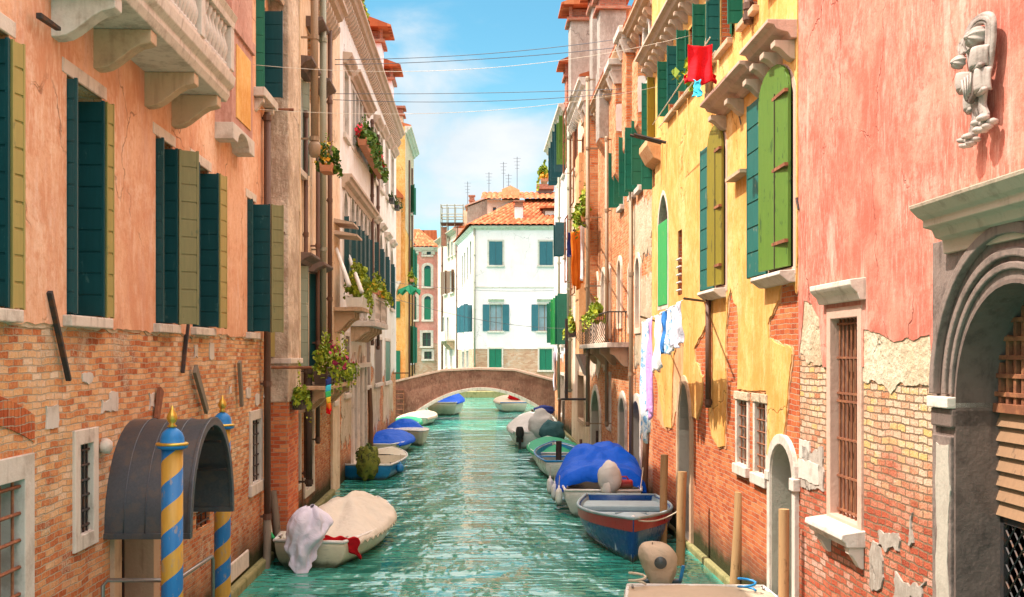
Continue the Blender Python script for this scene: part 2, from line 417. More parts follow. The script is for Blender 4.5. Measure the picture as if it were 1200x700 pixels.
# bricks (each stop is a kiln colour of single bricks)
M['brick_old'] = brick_mat('brick_old', [(0.0, (0.24, 0.055, 0.022)), (0.25, (0.50, 0.15, 0.055)), (0.45, (0.63, 0.26, 0.105)), (0.62, (0.71, 0.38, 0.17)), (0.8, (0.74, 0.46, 0.27)), (1.0, (0.80, 0.62, 0.46))], (0.66, 0.49, 0.34), bw=0.2, rh=0.064, ms=0.007, seed=1, smear=(0.74, 0.58, 0.42), smear_amt=0.55,
                          low=[(0.0, (0.24, 0.05, 0.02)), (0.35, (0.50, 0.12, 0.04)), (0.65, (0.58, 0.22, 0.09)), (1.0, (0.62, 0.36, 0.2))], lowz=(0.8, 2.6))
M['brick_red'] = brick_mat('brick_red', [(0.0, (0.25, 0.045, 0.02)), (0.4, (0.46, 0.10, 0.035)), (0.7, (0.56, 0.16, 0.055)), (1.0, (0.62, 0.28, 0.12))], (0.58, 0.40, 0.28), bw=0.23, rh=0.072, ms=0.0065, seed=2, smear=(0.62, 0.34, 0.22), smear_amt=0.16, depth=0.02, rag=0.3)
M['brick_pale'] = brick_mat('brick_pale', [(0.0, (0.42, 0.12, 0.05)), (0.25, (0.60, 0.27, 0.14)), (0.45, (0.68, 0.42, 0.28)), (0.62, (0.70, 0.52, 0.38)), (0.8, (0.70, 0.42, 0.13)), (1.0, (0.74, 0.54, 0.30))], (0.33, 0.21, 0.13), bw=0.21, rh=0.078, ms=0.011, seed=3, smear=(0.60, 0.55, 0.44), smear_amt=0.16,
                           low=[(0.0, (0.26, 0.05, 0.03)), (0.4, (0.46, 0.10, 0.05)), (0.7, (0.54, 0.19, 0.11)), (1.0, (0.66, 0.42, 0.34))], lowz=(2.0, 3.1), damp=False, depth=0.055, rag=0.9)
M['brick_crumble'] = brick_mat('brick_crumble', [(0.0, (0.34, 0.08, 0.03)), (0.3, (0.58, 0.17, 0.06)), (0.6, (0.66, 0.27, 0.11)), (1.0, (0.72, 0.44, 0.26))], (0.62, 0.44, 0.30), bw=0.24, rh=0.075, seed=4, smear=(0.76, 0.56, 0.40), smear_amt=0.45)
M['brick_far'] = brick_mat('brick_far', [(0.0, (0.45, 0.20, 0.12)), (0.5, (0.60, 0.34, 0.22)), (1.0, (0.68, 0.48, 0.36))], (0.62, 0.48, 0.38), bw=0.3, rh=0.1, seed=5, smear=(0.72, 0.6, 0.5), smear_amt=0.5)
M['brick_chimney'] = brick_mat('brick_chimney', [(0.0, (0.30, 0.08, 0.05)), (0.5, (0.46, 0.15, 0.09)), (1.0, (0.54, 0.24, 0.15))], (0.50, 0.36, 0.28), seed=6, smear_amt=0.2, damp=False)
# plasters
M['pl_orange'] = plaster_mat('plaster_orange', (0.77, 0.435, 0.27), (0.64, 0.29, 0.16), (0.86, 0.61, 0.45), 1, 0.55, (0.66, 0.40, 0.32), 0.35)
M['pl_pink'] = plaster_mat('plaster_pink', (0.60, 0.225, 0.16), (0.46, 0.125, 0.085), (0.70, 0.36, 0.285), 2, 0.35, (0.72, 0.46, 0.38), 0.5)
M['pl_dusty'] = plaster_mat('plaster_dusty_pink', (0.56, 0.30, 0.24), (0.44, 0.22, 0.17), (0.64, 0.40, 0.33), 3)
M['pl_yellow'] = plaster_mat('plaster_yellow', (0.76, 0.43, 0.135), (0.64, 0.30, 0.07), (0.82, 0.56, 0.28), 4, 0.5, (0.62, 0.32, 0.10), 0.45)
M['pl_beige'] = plaster_mat('plaster_beige', (0.60, 0.48, 0.34), (0.46, 0.35, 0.23), (0.68, 0.58, 0.45), 5, 0.4, (0.60, 0.42, 0.27), 0.5, 16, 0.014)
M['pl_ochre'] = plaster_mat('plaster_ochre', (0.80, 0.61, 0.43), (0.66, 0.45, 0.28), (0.85, 0.72, 0.56), 6, 0.6, (0.45, 0.32, 0.22), 0.5)
M['pl_grey'] = plaster_mat('plaster_grey', (0.40, 0.34, 0.29), (0.28, 0.23, 0.19), (0.50, 0.44, 0.38), 7, 0.6, (0.32, 0.26, 0.21), 0.4)
M['pl_roughstone'] = plaster_mat('plaster_rough_brown', (0.66, 0.52, 0.40), (0.40, 0.29, 0.21), (0.76, 0.64, 0.51), 8, 0.5, (0.24, 0.17, 0.13), 0.5, 14, 0.02)
M['pl_white'] = plaster_mat('plaster_white', (0.80, 0.77, 0.73), (0.72, 0.66, 0.60), (0.84, 0.82, 0.79), 9, 0.5, (0.70, 0.54, 0.40), 0.42)
M['pl_clean'] = plaster_mat('plaster_clean_white', (0.90, 0.755, 0.77), (0.84, 0.70, 0.71), (0.91, 0.785, 0.80), 10, 0.5, (0.74, 0.64, 0.58), 0.3)
M['pl_cream'] = plaster_mat('plaster_cream', (0.76, 0.60, 0.48), (0.68, 0.48, 0.36), (0.80, 0.70, 0.60), 11, 0.5, (0.70, 0.42, 0.30), 0.35)
M['pl_rose'] = plaster_mat('plaster_rose', (0.64, 0.27, 0.22), (0.54, 0.20, 0.16), (0.70, 0.38, 0.32), 12)
M['pl_orangefar'] = plaster_mat('plaster_warm_orange', (0.72, 0.40, 0.20), (0.60, 0.28, 0.13), (0.76, 0.52, 0.32), 13, 0.6, (0.46, 0.20, 0.10), 0.4)
M['pl_bridge'] = plaster_mat('plaster_bridge', (0.33, 0.145, 0.10), (0.20, 0.08, 0.055), (0.44, 0.23, 0.165), 14, 0.45, (0.15, 0.075, 0.05), 0.5)
# stone
M['stone'] = stone_mat('istrian_stone', (0.70, 0.60, 0.51), (0.26, 0.18, 0.13), 1, 0.65)
M['stone_white'] = stone_mat('white_stone', (0.64, 0.57, 0.50), (0.30, 0.22, 0.16), 2, 0.6)
M['stone_tan'] = stone_mat('tan_stone', (0.58, 0.40, 0.26), (0.26, 0.15, 0.09), 3, 0.55)
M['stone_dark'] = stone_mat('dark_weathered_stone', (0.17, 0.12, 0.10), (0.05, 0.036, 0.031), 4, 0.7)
M['stone_portal'] = stone_mat('streaked_portal_stone', (0.24, 0.175, 0.148), (0.05, 0.035, 0.03), 5, 0.75, 0.008)
M['stone_grey'] = stone_mat('grey_carved_stone', (0.42, 0.35, 0.31), (0.085, 0.06, 0.05), 6, 0.9)
M['stone_pink'] = stone_mat('pink_cornice_stone', (0.62, 0.40, 0.31), (0.34, 0.20, 0.15), 7, 0.5)
M['stone_cornice'] = stone_mat('brown_cornice_stone', (0.56, 0.42, 0.32), (0.26, 0.18, 0.13), 8, 0.5)
M['kerb'] = stone_mat('mossy_kerb_stone', (0.30, 0.27, 0.12), (0.07, 0.085, 0.02), 9, 0.85)
# paint and wood
M['teal'] = paint_mat('teal_paint', (0.007, 0.062, 0.070), (0.05, 0.13, 0.125), 0.2, 0.42, 1)
M['teal_edge'] = paint_mat('gold_glare_paint', (0.36, 0.275, 0.09), (0.18, 0.17, 0.07), 0.2, 0.5, 2)  # gold glare on the teal shutter strips, painted into the colour
M['olive_board'] = paint_mat('olive_lit_paint', (0.23, 0.215, 0.10), (0.12, 0.14, 0.075), 0.2, 0.5, 8)  # lit half of the teal shutters, its light put into the colour
M['green'] = paint_mat('bottle_green_paint', (0.012, 0.15, 0.085), (0.03, 0.26, 0.15), 0.1, 0.42, 3)
M['teal_worn'] = paint_mat('worn_teal_boards', (0.008, 0.12, 0.10), (0.30, 0.24, 0.17), 0.12, 0.6, 4)
M['leafgreen'] = paint_mat('leaf_green_paint', (0.095, 0.19, 0.025), (0.03, 0.08, 0.02), 0.35, 0.55, 5)
M['olive'] = paint_mat('olive_paint', (0.22, 0.18, 0.02), (0.09, 0.08, 0.02), 0.35, 0.55, 6)
M['bright_green'] = paint_mat('bright_green_paint', (0.03, 0.36, 0.09), (0.30, 0.40, 0.12), 0.25, 0.5, 7)
M['shut_brown'] = paint_mat('brown_louvre_paint', (0.17, 0.10, 0.065), None, 0, 0.6, 9)
M['shut_greyg'] = paint_mat('grey_green_paint', (0.22, 0.27, 0.22), (0.42, 0.42, 0.33), 0.2, 0.5, 10)
M['wood_dark'] = paint_mat('dark_wood', (0.055, 0.035, 0.025), (0.12, 0.08, 0.05), 0.3, 0.7, 11)
M['wood_post'] = paint_mat('post_wood', (0.42, 0.25, 0.115), (0.22, 0.13, 0.06), 0.35, 0.7, 12, True, 0.006)
M['wood_grey'] = paint_mat('grey_post_wood', (0.20, 0.16, 0.115), (0.10, 0.085, 0.06), 0.35, 0.8, 13, True, 0.006)
M['wood_brown'] = paint_mat('brown_post_wood', (0.15, 0.075, 0.04), (0.06, 0.04, 0.025), 0.35, 0.8, 14, True, 0.006)
M['frame_white'] = paint_mat('white_frame', (0.74, 0.71, 0.65), (0.5, 0.44, 0.36), 0.15, 0.5, 15)
M['frame_brown'] = paint_mat('brown_frame', (0.22, 0.12, 0.07), None, 0, 0.5, 16)
M['slat_wood'] = paint_mat('tan_slat_wood', (0.30, 0.17, 0.095), (0.17, 0.10, 0.06), 0.35, 0.7, 17)
M['reveal'] = stone_mat('reveal_plaster', (0.46, 0.40, 0.33), (0.24, 0.19, 0.15), 12, 0.4)
# metals
M['iron'] = metal_mat('dark_iron', (0.05, 0.045, 0.045), (0.12, 0.055, 0.03), 0.6, 0.5, 1)
M['rust'] = metal_mat('rusty_iron', (0.24, 0.085, 0.04), (0.36, 0.14, 0.06), 0.8, 0.2, 2)
M['lead'] = metal_mat('dull_lead_sheet', (0.10, 0.115, 0.135), (0.13, 0.125, 0.125), 0.38, 0.7, 3)
M['steel'] = metal_mat('steel_rail', (0.30, 0.28, 0.26), None, 0.35, 0.8, 4)
M['pipe_brown'] = metal_mat('brown_downpipe', (0.13, 0.065, 0.042), None, 0.6, 0.2, 5)
M['pipe_tan'] = metal_mat('tan_downpipe', (0.32, 0.22, 0.14), None, 0.6, 0.2, 6)
M['pipe_grey'] = metal_mat('grey_green_downpipe', (0.30, 0.29, 0.21), None, 0.6, 0.2, 7)
M['black'] = metal_mat('black_rubber', (0.018, 0.018, 0.018), None, 0.7, 0.0, 8)
M['glass'] = glass_mat('dark_pane'); M['glass_blue'] = glass_mat('bluish_pane', (0.16, 0.22, 0.26), 0.15)
M['shut_blue'] = paint_mat('blue_teal_shutter', (0.03, 0.13, 0.165), (0.06, 0.2, 0.24), 0.2, 0.5, 18)
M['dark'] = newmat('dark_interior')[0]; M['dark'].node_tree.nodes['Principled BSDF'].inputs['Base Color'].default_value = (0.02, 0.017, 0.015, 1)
M['tile'] = tile_mat('terracotta_tiles')
# boats
M['bluepaint'] = paint_mat('navy_blue_hull', (0.012, 0.075, 0.27), (0.03, 0.12, 0.30), 0.15, 0.28, 20, False, 0.002, True)
M['redpaint'] = paint_mat('red_hull_band', (0.38, 0.022, 0.025), None, 0, 0.3, 21, False, 0.002, True)
M['greyblue'] = paint_mat('grey_blue_deck', (0.34, 0.46, 0.50), (0.46, 0.52, 0.52), 0.2, 0.5, 22, False)
M['gel_white'] = paint_mat('white_gelcoat', (0.76, 0.74, 0.69), (0.6, 0.56, 0.48), 0.15, 0.28, 23, False, 0.002, True)
M['gel_cream'] = paint_mat('cream_gelcoat', (0.68, 0.62, 0.46), (0.5, 0.45, 0.32), 0.15, 0.3, 24, False, 0.002, True)
M['midblue'] = paint_mat('mid_blue_hull', (0.02, 0.22, 0.50), (0.05, 0.3, 0.55), 0.1, 0.3, 25, False, 0.002, True)
M['tarp_blue'] = cloth_mat('blue_tarpaulin', (0.0, 0.095, 0.62), 1, None, 0.6)
M['tarp_cream'] = cloth_mat('cream_canvas', (0.68, 0.63, 0.53), 2)
M['tarp_grey'] = cloth_mat('pale_grey_canvas', (0.62, 0.61, 0.58), 3)
M['tarp_green'] = cloth_mat('green_tarpaulin', (0.03, 0.36, 0.18), 4, None, 0.6)
M['tarp_teal'] = cloth_mat('dark_teal_cover', (0.05, 0.13, 0.14), 5)
M['tarp_brown'] = cloth_mat('brown_canvas', (0.50, 0.40, 0.29), 6)
M['cl_white'] = cloth_mat('white_cloth', (0.78, 0.78, 0.80), 7); M['cl_lilacwhite'] = cloth_mat('lilac_white_cloth', (0.70, 0.68, 0.80), 8)
M['cl_lilac'] = cloth_mat('lilac_cloth', (0.66, 0.36, 0.72), 9); M['cl_print'] = cloth_mat('blue_print_cloth', (0.72, 0.78, 0.84), 10, (0.20, 0.42, 0.70))
M['cl_blue'] = cloth_mat('blue_cloth', (0.05, 0.22, 0.60), 11); M['cl_red'] = cloth_mat('red_cloth', (0.72, 0.012, 0.02), 12)
M['cl_orange'] = cloth_mat('orange_cloth', (0.78, 0.20, 0.02), 13); M['cl_cyan'] = cloth_mat('cyan_cloth', (0.05, 0.52, 0.72), 14)
M['cl_yellow'] = cloth_mat('yellow_cloth', (0.78, 0.55, 0.05), 15); M['cl_green'] = cloth_mat('green_cloth', (0.05, 0.45, 0.15), 16)
M['cl_navy'] = cloth_mat('navy_cloth', (0.03, 0.05, 0.22), 17)
M['moss'] = cloth_mat('mossy_cover', (0.17, 0.19, 0.035), 18, (0.08, 0.09, 0.03))
M['polyblue'] = paint_mat('sky_blue_pole_paint', (0.012, 0.19, 0.50), None, 0, 0.4, 30)
M['polyellow'] = paint_mat('ochre_pole_paint', (0.66, 0.38, 0.06), None, 0, 0.45, 31)
M['gold'] = metal_mat('gilded_finial', (0.62, 0.40, 0.07), None, 0.35, 0.7, 9)
M['terracotta'] = paint_mat('terracotta_pot', (0.50, 0.20, 0.10), (0.6, 0.4, 0.3), 0.2, 0.8, 32, False)
M['rope'] = paint_mat('rope_fibre', (0.55, 0.48, 0.36), None, 0, 0.9, 33, False)
M['cable'] = newmat('cable_sheath')[0]; M['cable'].node_tree.nodes['Principled BSDF'].inputs['Base Color'].default_value = (0.10, 0.12, 0.15, 1)
M['line'] = newmat('pale_line')[0]; M['line'].node_tree.nodes['Principled BSDF'].inputs['Base Color'].default_value = (0.72, 0.66, 0.56, 1)
M['leaf_y'] = leaf_mat('yellow_green_leaves', (0.10, 0.17, 0.012), (0.22, 0.30, 0.02), (0.42, 0.44, 0.03))
M['leaf_g'] = leaf_mat('green_leaves', (0.03, 0.08, 0.012), (0.08, 0.17, 0.02), (0.17, 0.26, 0.03))
M['leaf_d'] = leaf_mat('dark_leaves', (0.02, 0.05, 0.01), (0.05, 0.09, 0.015), (0.09, 0.15, 0.03))
M['flower_r'] = leaf_mat('red_petals', (0.40, 0.01, 0.02), (0.62, 0.02, 0.04), (0.72, 0.08, 0.10))
M['flower_p'] = leaf_mat('crimson_petals', (0.24, 0.01, 0.05), (0.42, 0.03, 0.10), (0.55, 0.10, 0.18))
M['flower_o'] = leaf_mat('orange_petals', (0.62, 0.25, 0.02), (0.74, 0.42, 0.03), (0.76, 0.55, 0.08))


def stripe_mat():
    m, nt, p = newmat('spiral_striped_paint'); oc = nd(nt, 'TexCoord').outputs['Object']; s = nd(nt, 'SeparateXYZ', {'Vector': oc})
    a = mth(nt, 'DIVIDE', mth(nt, 'ARCTAN2', s.outputs[1], s.outputs[0]), 2 * math.pi)
    t = mth(nt, 'FRACT', mth(nt, 'ADD', mth(nt, 'SUBTRACT', mth(nt, 'MULTIPLY', s.outputs[2], 2.05), a), 10.0))
    k = mth(nt, 'GREATER_THAN', t, 0.5); n = nse(nt, mapping(nt, oc, (9, 9, 1.5)), 2.0, 6, 0.65)
    bl = mixc(nt, n, (0.006, 0.11, 0.32), (0.015, 0.21, 0.52)); ye = mixc(nt, n, (0.38, 0.19, 0.02), (0.66, 0.38, 0.06))
    wear = sstep(nt, nse(nt, mapping(nt, oc, (1, 1, .35)), 16, 7, 0.75), 0.56, 0.64)
    setp(nt, p, col=mixc(nt, mth(nt, 'MULTIPLY', wear, 0.75), mixc(nt, k, bl, ye), (0.30, 0.24, 0.17)), rough=0.5, nor=bump(nt, n, 0.3, 0.006)); return m
M['stripe'] = stripe_mat()


def water_mat():
    m, nt, p = newmat('canal_water'); oc = nd(nt, 'TexCoord').outputs['Object']
    w1 = nse(nt, mapping(nt, oc, (0.30, 0.95, 1)), 1.0, 2, 0.45, 0.5)
    w2 = nse(nt, mapping(nt, oc, (0.8, 2.1, 1), (4, 7, 0)), 1.1, 2, 0.5, 0.9)
    w3 = nse(nt, mapping(nt, oc, (2.4, 6.0, 1), (1, 3, 0)), 1.3, 2, 0.5)
    h = mth(nt, 'ADD', mth(nt, 'ADD', mth(nt, 'MULTIPLY', w1, 1.35), mth(nt, 'MULTIPLY', w2, 0.55)), mth(nt, 'MULTIPLY', w3, 0.07))
    pat = ramp(nt, nse(nt, mapping(nt, oc, (0.5, 0.22, 1), (3, 9, 0)), 1.0, 4, 0.55), [(0.36, (0.35, 0.35, 0.35)), (0.62, (1, 1, 1))]); h = mth(nt, 'MULTIPLY', h, nd(nt, 'RGBToBW', {0: pat}).outputs[0])
    col = mixc(nt, nse(nt, oc, 0.25, 4), (0.024, 0.235, 0.18), (0.05, 0.34, 0.265))
    setp(nt, p, col=col, rough=0.025, ior=1.65, spec=0.5, nor=bump(nt, h, 1.0, 0.25)); return m
M['water'] = water_mat()


# ------------------------------------------------------------------ building blocks for facades
def plate(mb, outlines, holes, yf, yb, keepout=None):
    V, fs, be = region(outlines, holes); n = len(V)
    vs = [(p.x, yf, p.y) for p in V] + [(p.x, yb, p.y) for p in V]
    faces = [tuple(f) for f in fs]
    for a, b in be:
        if keepout and keepout(V[a], V[b]): continue
        faces.append((a, b, b + n, a + n))
    return mb.add(vs, faces)


def drop_crumbs(mb, frac=0.04):
    par = list(range(len(mb.v)))
    def find(i):
        while par[i] != i: par[i] = par[par[i]]; i = par[i]
        return i
    for f in mb.f:
        r0 = find(f[0])
        for i in f[1:]: par[find(i)] = r0
    area = {}
    for f in mb.f:
        p = [Vector(mb.v[i]) for i in f]; k = find(f[0])
        area[k] = area.get(k, 0) + sum(((p[i] - p[0]).cross(p[i + 1] - p[0])).length / 2 for i in range(1, len(p) - 1))
    if not area: return
    mx = max(area.values()); keep = [f for f in mb.f if area[find(f[0])] >= frac * mx]
    used = sorted({i for f in keep for i in f}); mp = {i: k for k, i in enumerate(used)}
    mb.v = [mb.v[i] for i in used]; mb.f = [tuple(mp[i] for i in f) for f in keep]; mb.m = [0] * len(mb.f)


def ring(outer, inner, yf, yb): return plate(MB(), [outer], [inner], yf, yb)


def grow(p, w, wb=None):
    x0 = min(q[0] for q in p); x1 = max(q[0] for q in p); z0 = min(q[1] for q in p); z1 = max(q[1] for q in p)
    cx = (x0 + x1) / 2; kx = (x1 - x0 + 2 * w) / (x1 - x0); b = w if wb is None else wb
    kz = (z1 - z0 + w + b) / (z1 - z0)
    return [(cx + (q[0] - cx) * kx, z0 - b + (q[1] - z0) * kz) for q in p]


def leaf(F, parent, a, b, z0, z1, mat, board=0.2, t=0.035, top=None, edge=None):
    """a shutter leaf between plan points (s, out): boards with open joints on a thin core"""
    p0 = (a[0], -a[1]); p1 = (b[0], -b[1]); mb = MB()
    if board:
        n = max(1, round((z1 - z0) / board)); h = (z1 - z0) / n
        mb.slab(p0, p1, t * 0.28, z0 + 0.01, z1 - 0.01)
        d = Vector((p1[0] - p0[0], p1[1] - p0[1])); L = d.length; d /= L
        e = min(0.03, L * 0.15); q0 = (p0[0] + d.x * e, p0[1] + d.y * e); q1 = (p1[0] - d.x * e, p1[1] - d.y * e)
        for i in range(n): mb.slab(q0, q1, t * 0.8, z0 + i * h + 0.011, z0 + (i + 1) * h - 0.011)
        mb.slab(p0, q0, t, z0, z1); mb.slab(q1, p1, t, z0, z1)
    else: mb.slab(p0, p1, t, z0, z1)
    return mb.build('shutter', mat, parent, bev=0.003 if board else 0)


def window(F, s0, s1, z0, z1, shape=None, depth=0.2, frame='frame_white', nx=2, nz=3, pane='glass', trim=None, sill=None, lintel=None, hood=None, bars=None, name='window', fw=0.045, mid=0.03):
    """opening + frame (the part) with pane, surround, sill, hood and grille below it"""
    hole = rectp(s0, s1, z0, z1) if not shape else archp(s0, s1, z0, shape[1], z1 - shape[1], shape[0])
    F.holes.append(hole); mb = MB(); d = depth
    mb.box(s0, s0 + fw, d, d + 0.05, z0, z1).box(s1 - fw, s1, d, d + 0.05, z0, z1)
    mb.box(s0 + fw, s1 - fw, d, d + 0.05, z0, z0 + fw).box(s0 + fw, s1 - fw, d, d + 0.05, z1 - fw, z1)
    for i in range(1, nx):
        c = s0 + (s1 - s0) * i / nx; mb.box(c - mid, c + mid, d + 0.003, d + 0.045, z0 + fw, z1 - fw)
    for i in range(1, nz):
        c = z0 + (z1 - z0) * i / nz; mb.box(s0 + fw, s1 - fw, d + 0.006, d + 0.042, c - mid * 0.6, c + mid * 0.6)
    w = mb.build(name, M[frame], F.root)
    MB().box(s0 + 0.005, s1 - 0.005, d + 0.02, d + 0.03, z0 + 0.005, z1 - 0.005).build('pane', M[pane], w)
    if trim:
        tw, to, tm = trim; o = grow(hole, tw, 0.0 if sill else tw)
        ring(o, grow(hole, -0.008, -0.008), -to, d - 0.004).build('surround', M[tm], w, bev=0.008)
    if sill:
        ov, h, so, sm = sill; MB().box(s0 - ov, s1 + ov, -so, 0.1, z0 - h, z0 - 0.003).build('sill', M[sm], w, bev=0.012)
    if lintel:
        ov, h, lo, lm = lintel; MB().box(s0 - ov, s1 + ov, -lo, 0.1, z1 + 0.003, z1 + h).build('lintel', M[lm], w, bev=0.008)
    if hood:
        ov, h, ho, hm, gap = hood; b = MB(); zb = z1 + gap
        b.prism([(0.02, zb), (-ho * 0.45, zb), (-ho * 0.6, zb + h * 0.35), (-ho * 0.9, zb + h * 0.6), (-ho, zb + h * 0.75), (-ho, zb + h), (0.02, zb + h * 1.12)], s0 - ov, s1 + ov, 'yz')
        b.build('hood', M[hm], w, bev=0.008)
    if bars:
        bx, bz, bm, bo = bars; b = MB(); r = 0.012
        for i in range(bx): c = s0 + (s1 - s0) * (i + 0.5) / bx; b.tube([(c, min(bo, .03), z0), (c, min(bo, .03), z1)], r, 6)
        for i in range(bz): c = z0 + (z1 - z0) * (i + 0.5) / bz; b.tube([(s0, min(bo, .03) - 0.008, c), (s1, min(bo, .03) - 0.008, c)], r * 1.15, 6)
        b.build('grille', M[bm], w)
    return w


def sheet(F, pts, t, mat, amp=0.05, step=0.1, seed=0, name='plaster', px=True, y0=0.0, under=None):
    P = []
    for p in pts:
        r = p[2] if len(p) > 2 else 0
        if px:
            s = F.s(p[0]); P.append((s, F.z(p[0], p[1]), r))
        else: P.append((p[0], p[1], r))
    R_ = ragged(P, amp, step, seed)
    if under:
        sg = 1 if sum(a[0] * b[1] - b[0] * a[1] for a, b in zip(R_, R_[1:] + R_[:1])) > 0 else -1; U = []; n = len(R_); mx = max(p[1] for p in R_)
        for i, p in enumerate(R_):
            a = R_[i - 1]; b = R_[(i + 1) % n]; d = Vector((b[0] - a[0], b[1] - a[1]))
            if d.length < 1e-6 or p[1] > mx - .01: U.append(p); continue
            d.normalize(); o = .012 + .055 * max(0, noise.noise(Vector((p[0] * 4, p[1] * 4, seed))) + .25) + .02 * noise.noise(Vector((p[0] * 14, p[1] * 14, seed)))
            q = (p[0] + d.y * sg * o, p[1] - d.x * sg * o); U.append((min(max(q[0], .002), F.L - .002), q[1]))
        F.sheets.append((U, t * .45, under, 'undercoat', y0))
    F.sheets.append((R_, t, mat, name, y0))


Fac.sheets = None
def finish(F, wallmat, zmin=-1.0, roof=True, roofh=1.7, sidemat=None):
    L, H, D = F.L, F.H, F.D; mb = MB()
    def edge(a, b):
        return (abs(a.x) < 1e-4 and abs(b.x) < 1e-4) or (abs(a.x - L) < 1e-4 and abs(b.x - L) < 1e-4) or (abs(a.y - H) < 1e-4 and abs(b.y - H) < 1e-4) or (abs(a.y - zmin) < 1e-4 and abs(b.y - zmin) < 1e-4)
    plate(mb, [rectp(0, L, zmin, H)], F.holes, 0.0, 0.36, edge)
    mb.add([(0, 0, zmin), (0, D, zmin), (0, D, H), (0, 0, H), (L, 0, zmin), (L, D, zmin), (L, D, H), (L, 0, H)], [(0, 1, 2, 3), (4, 7, 6, 5), (1, 5, 6, 2), (3, 2, 6, 7)])
    w = mb.build('wall', M[wallmat], F.root); F.wall = w
    for poly, t, mat, nm, y0 in (F.sheets or []):
        b = MB(); plate(b, [poly], F.holes, -t, 0.0 + y0 + 0.002); drop_crumbs(b); b.build(nm, M[mat], w)
    if roof:
        r = MB(); r.prism([(-0.34, H + 0.02), (-0.36, H + 0.10), (D / 2, H + roofh), (D + 0.3, H + 0.10), (D + 0.3, H + 0.02)], 0.0, L, 'yz'); r.build('roof', M['tile'], F.root)
    return w


def cornice(F, s0, s1, z0, z1, o, mat, dent=0.0, name='cornice', bk=None, parent=None):
    h = z1 - z0; b = MB()
    b.prism([(0.01, z0), (-o * 0.25, z0), (-o * 0.35, z0 + h * 0.3), (-o * 0.7, z0 + h * 0.45), (-o * 0.8, z0 + h * 0.7), (-o, z0 + h * 0.78), (-o, z1), (0.01, z1)], s0, s1, 'yz')
    c = b.build(name, M[mat], parent or F.root, bev=0.008)
    if dent:
        n = int((s1 - s0) / dent)
        for i in range(n):
            a = s0 + (i + 0.25) * (s1 - s0) / n; w = dent * 0.5
            MB().prism([(0.0, z0 - h * 0.75), (-o * 0.35, z0 - h * 0.55), (-o * 0.6, z0 - h * 0.2), (-o * 0.62, z0 - 0.004), (0.0, z0 - 0.004)], a, a + w, 'yz').build('dentil', M[mat], c)
    return c


def bracket(F, s, w, z0, z1, o, mat, parent, name='bracket', low=0.15):
    h = z1 - z0; pts = [(0.0, z1), (-o, z1), (-o, z1 - h * 0.32)]
    for i in range(7):
        t = i / 6; pts.append((-o * (0.93 - 0.80 * t), z1 - h * (0.36 + 0.64 * (0.5 - 0.5 * math.cos(math.pi * t)) * 1.0)))
    pts.append((0.0, z0)); return MB().prism(pts, s - w / 2, s + w / 2, 'yz').build(name, M[mat], parent, bev=0.01)


def pipe(F, px, y0, y1, r, mat, out=0.1, name='downpipe', n=8, joints=True):
    s = F.s(px, out); za, zb = F.z(px, y1, out), F.z(px, y0, out)
    b = MB(); b.tube([(s, -out, za), (s, -out, zb)], r, n)
    o = b.build(name, M[mat], F.root, True)
    if joints:
        k = max(1, int((zb - za) / 2.2))
        for i in range(k + 1):
            zc = za + 0.1 + (zb - za - 0.2) * i / k; j = MB(); j.tube([(s, -out, zc - 0.05), (s, -out, zc + 0.05)], r * 1.25, n)
            j.box(s - 0.02, s + 0.02, -out, 0.02, zc - 0.02, zc + 0.02).build('pipe_bracket', M[mat], o)
    return o


def leafmesh(n, rad, size, seed, centre=(0, 0, 0), droop=0.0, flat=False):
    rnd = random.Random(seed); mb = MB()
    lumps = [(Vector((rnd.uniform(-1, 1) * rad[0] * 0.75, rnd.uniform(-1, 1) * rad[1] * 0.75, rnd.uniform(-0.6, 0.8) * rad[2])), rnd.uniform(0.3, 0.55)) for _ in range(max(5, n // 60))]
    for i in range(n):
        c, k = lumps[rnd.randrange(len(lumps))]
        d = Vector((rnd.gauss(0, 1), rnd.gauss(0, 1), rnd.gauss(0, 1))).normalized() * (rnd.random() ** 0.4)
        p = c + Vector((d.x * rad[0] * k, d.y * rad[1] * k, d.z * rad[2] * k * 1.1))
        if droop: p.z -= droop * (p.x * p.x / (rad[0] ** 2) * 0.3 + p.y * p.y / (rad[1] ** 2))
        p += Vector(centre); s = size * rnd.uniform(0.4, 1.6)
        a = Vector((rnd.gauss(0, 1), rnd.gauss(0, 1), rnd.gauss(0, 0.7))).normalized(); t = a.orthogonal().normalized()
        q = Matrix.Rotation(rnd.uniform(0, 6.28), 3, a) @ t; w = a.cross(q).normalized() * s * 0.42
        mb.add([p - q * s * 0.5, p + w + a * s * 0.08, p + q * s * 0.55, p - w + a * s * 0.08], [(0, 1, 2), (0, 2, 3)])
    return mb


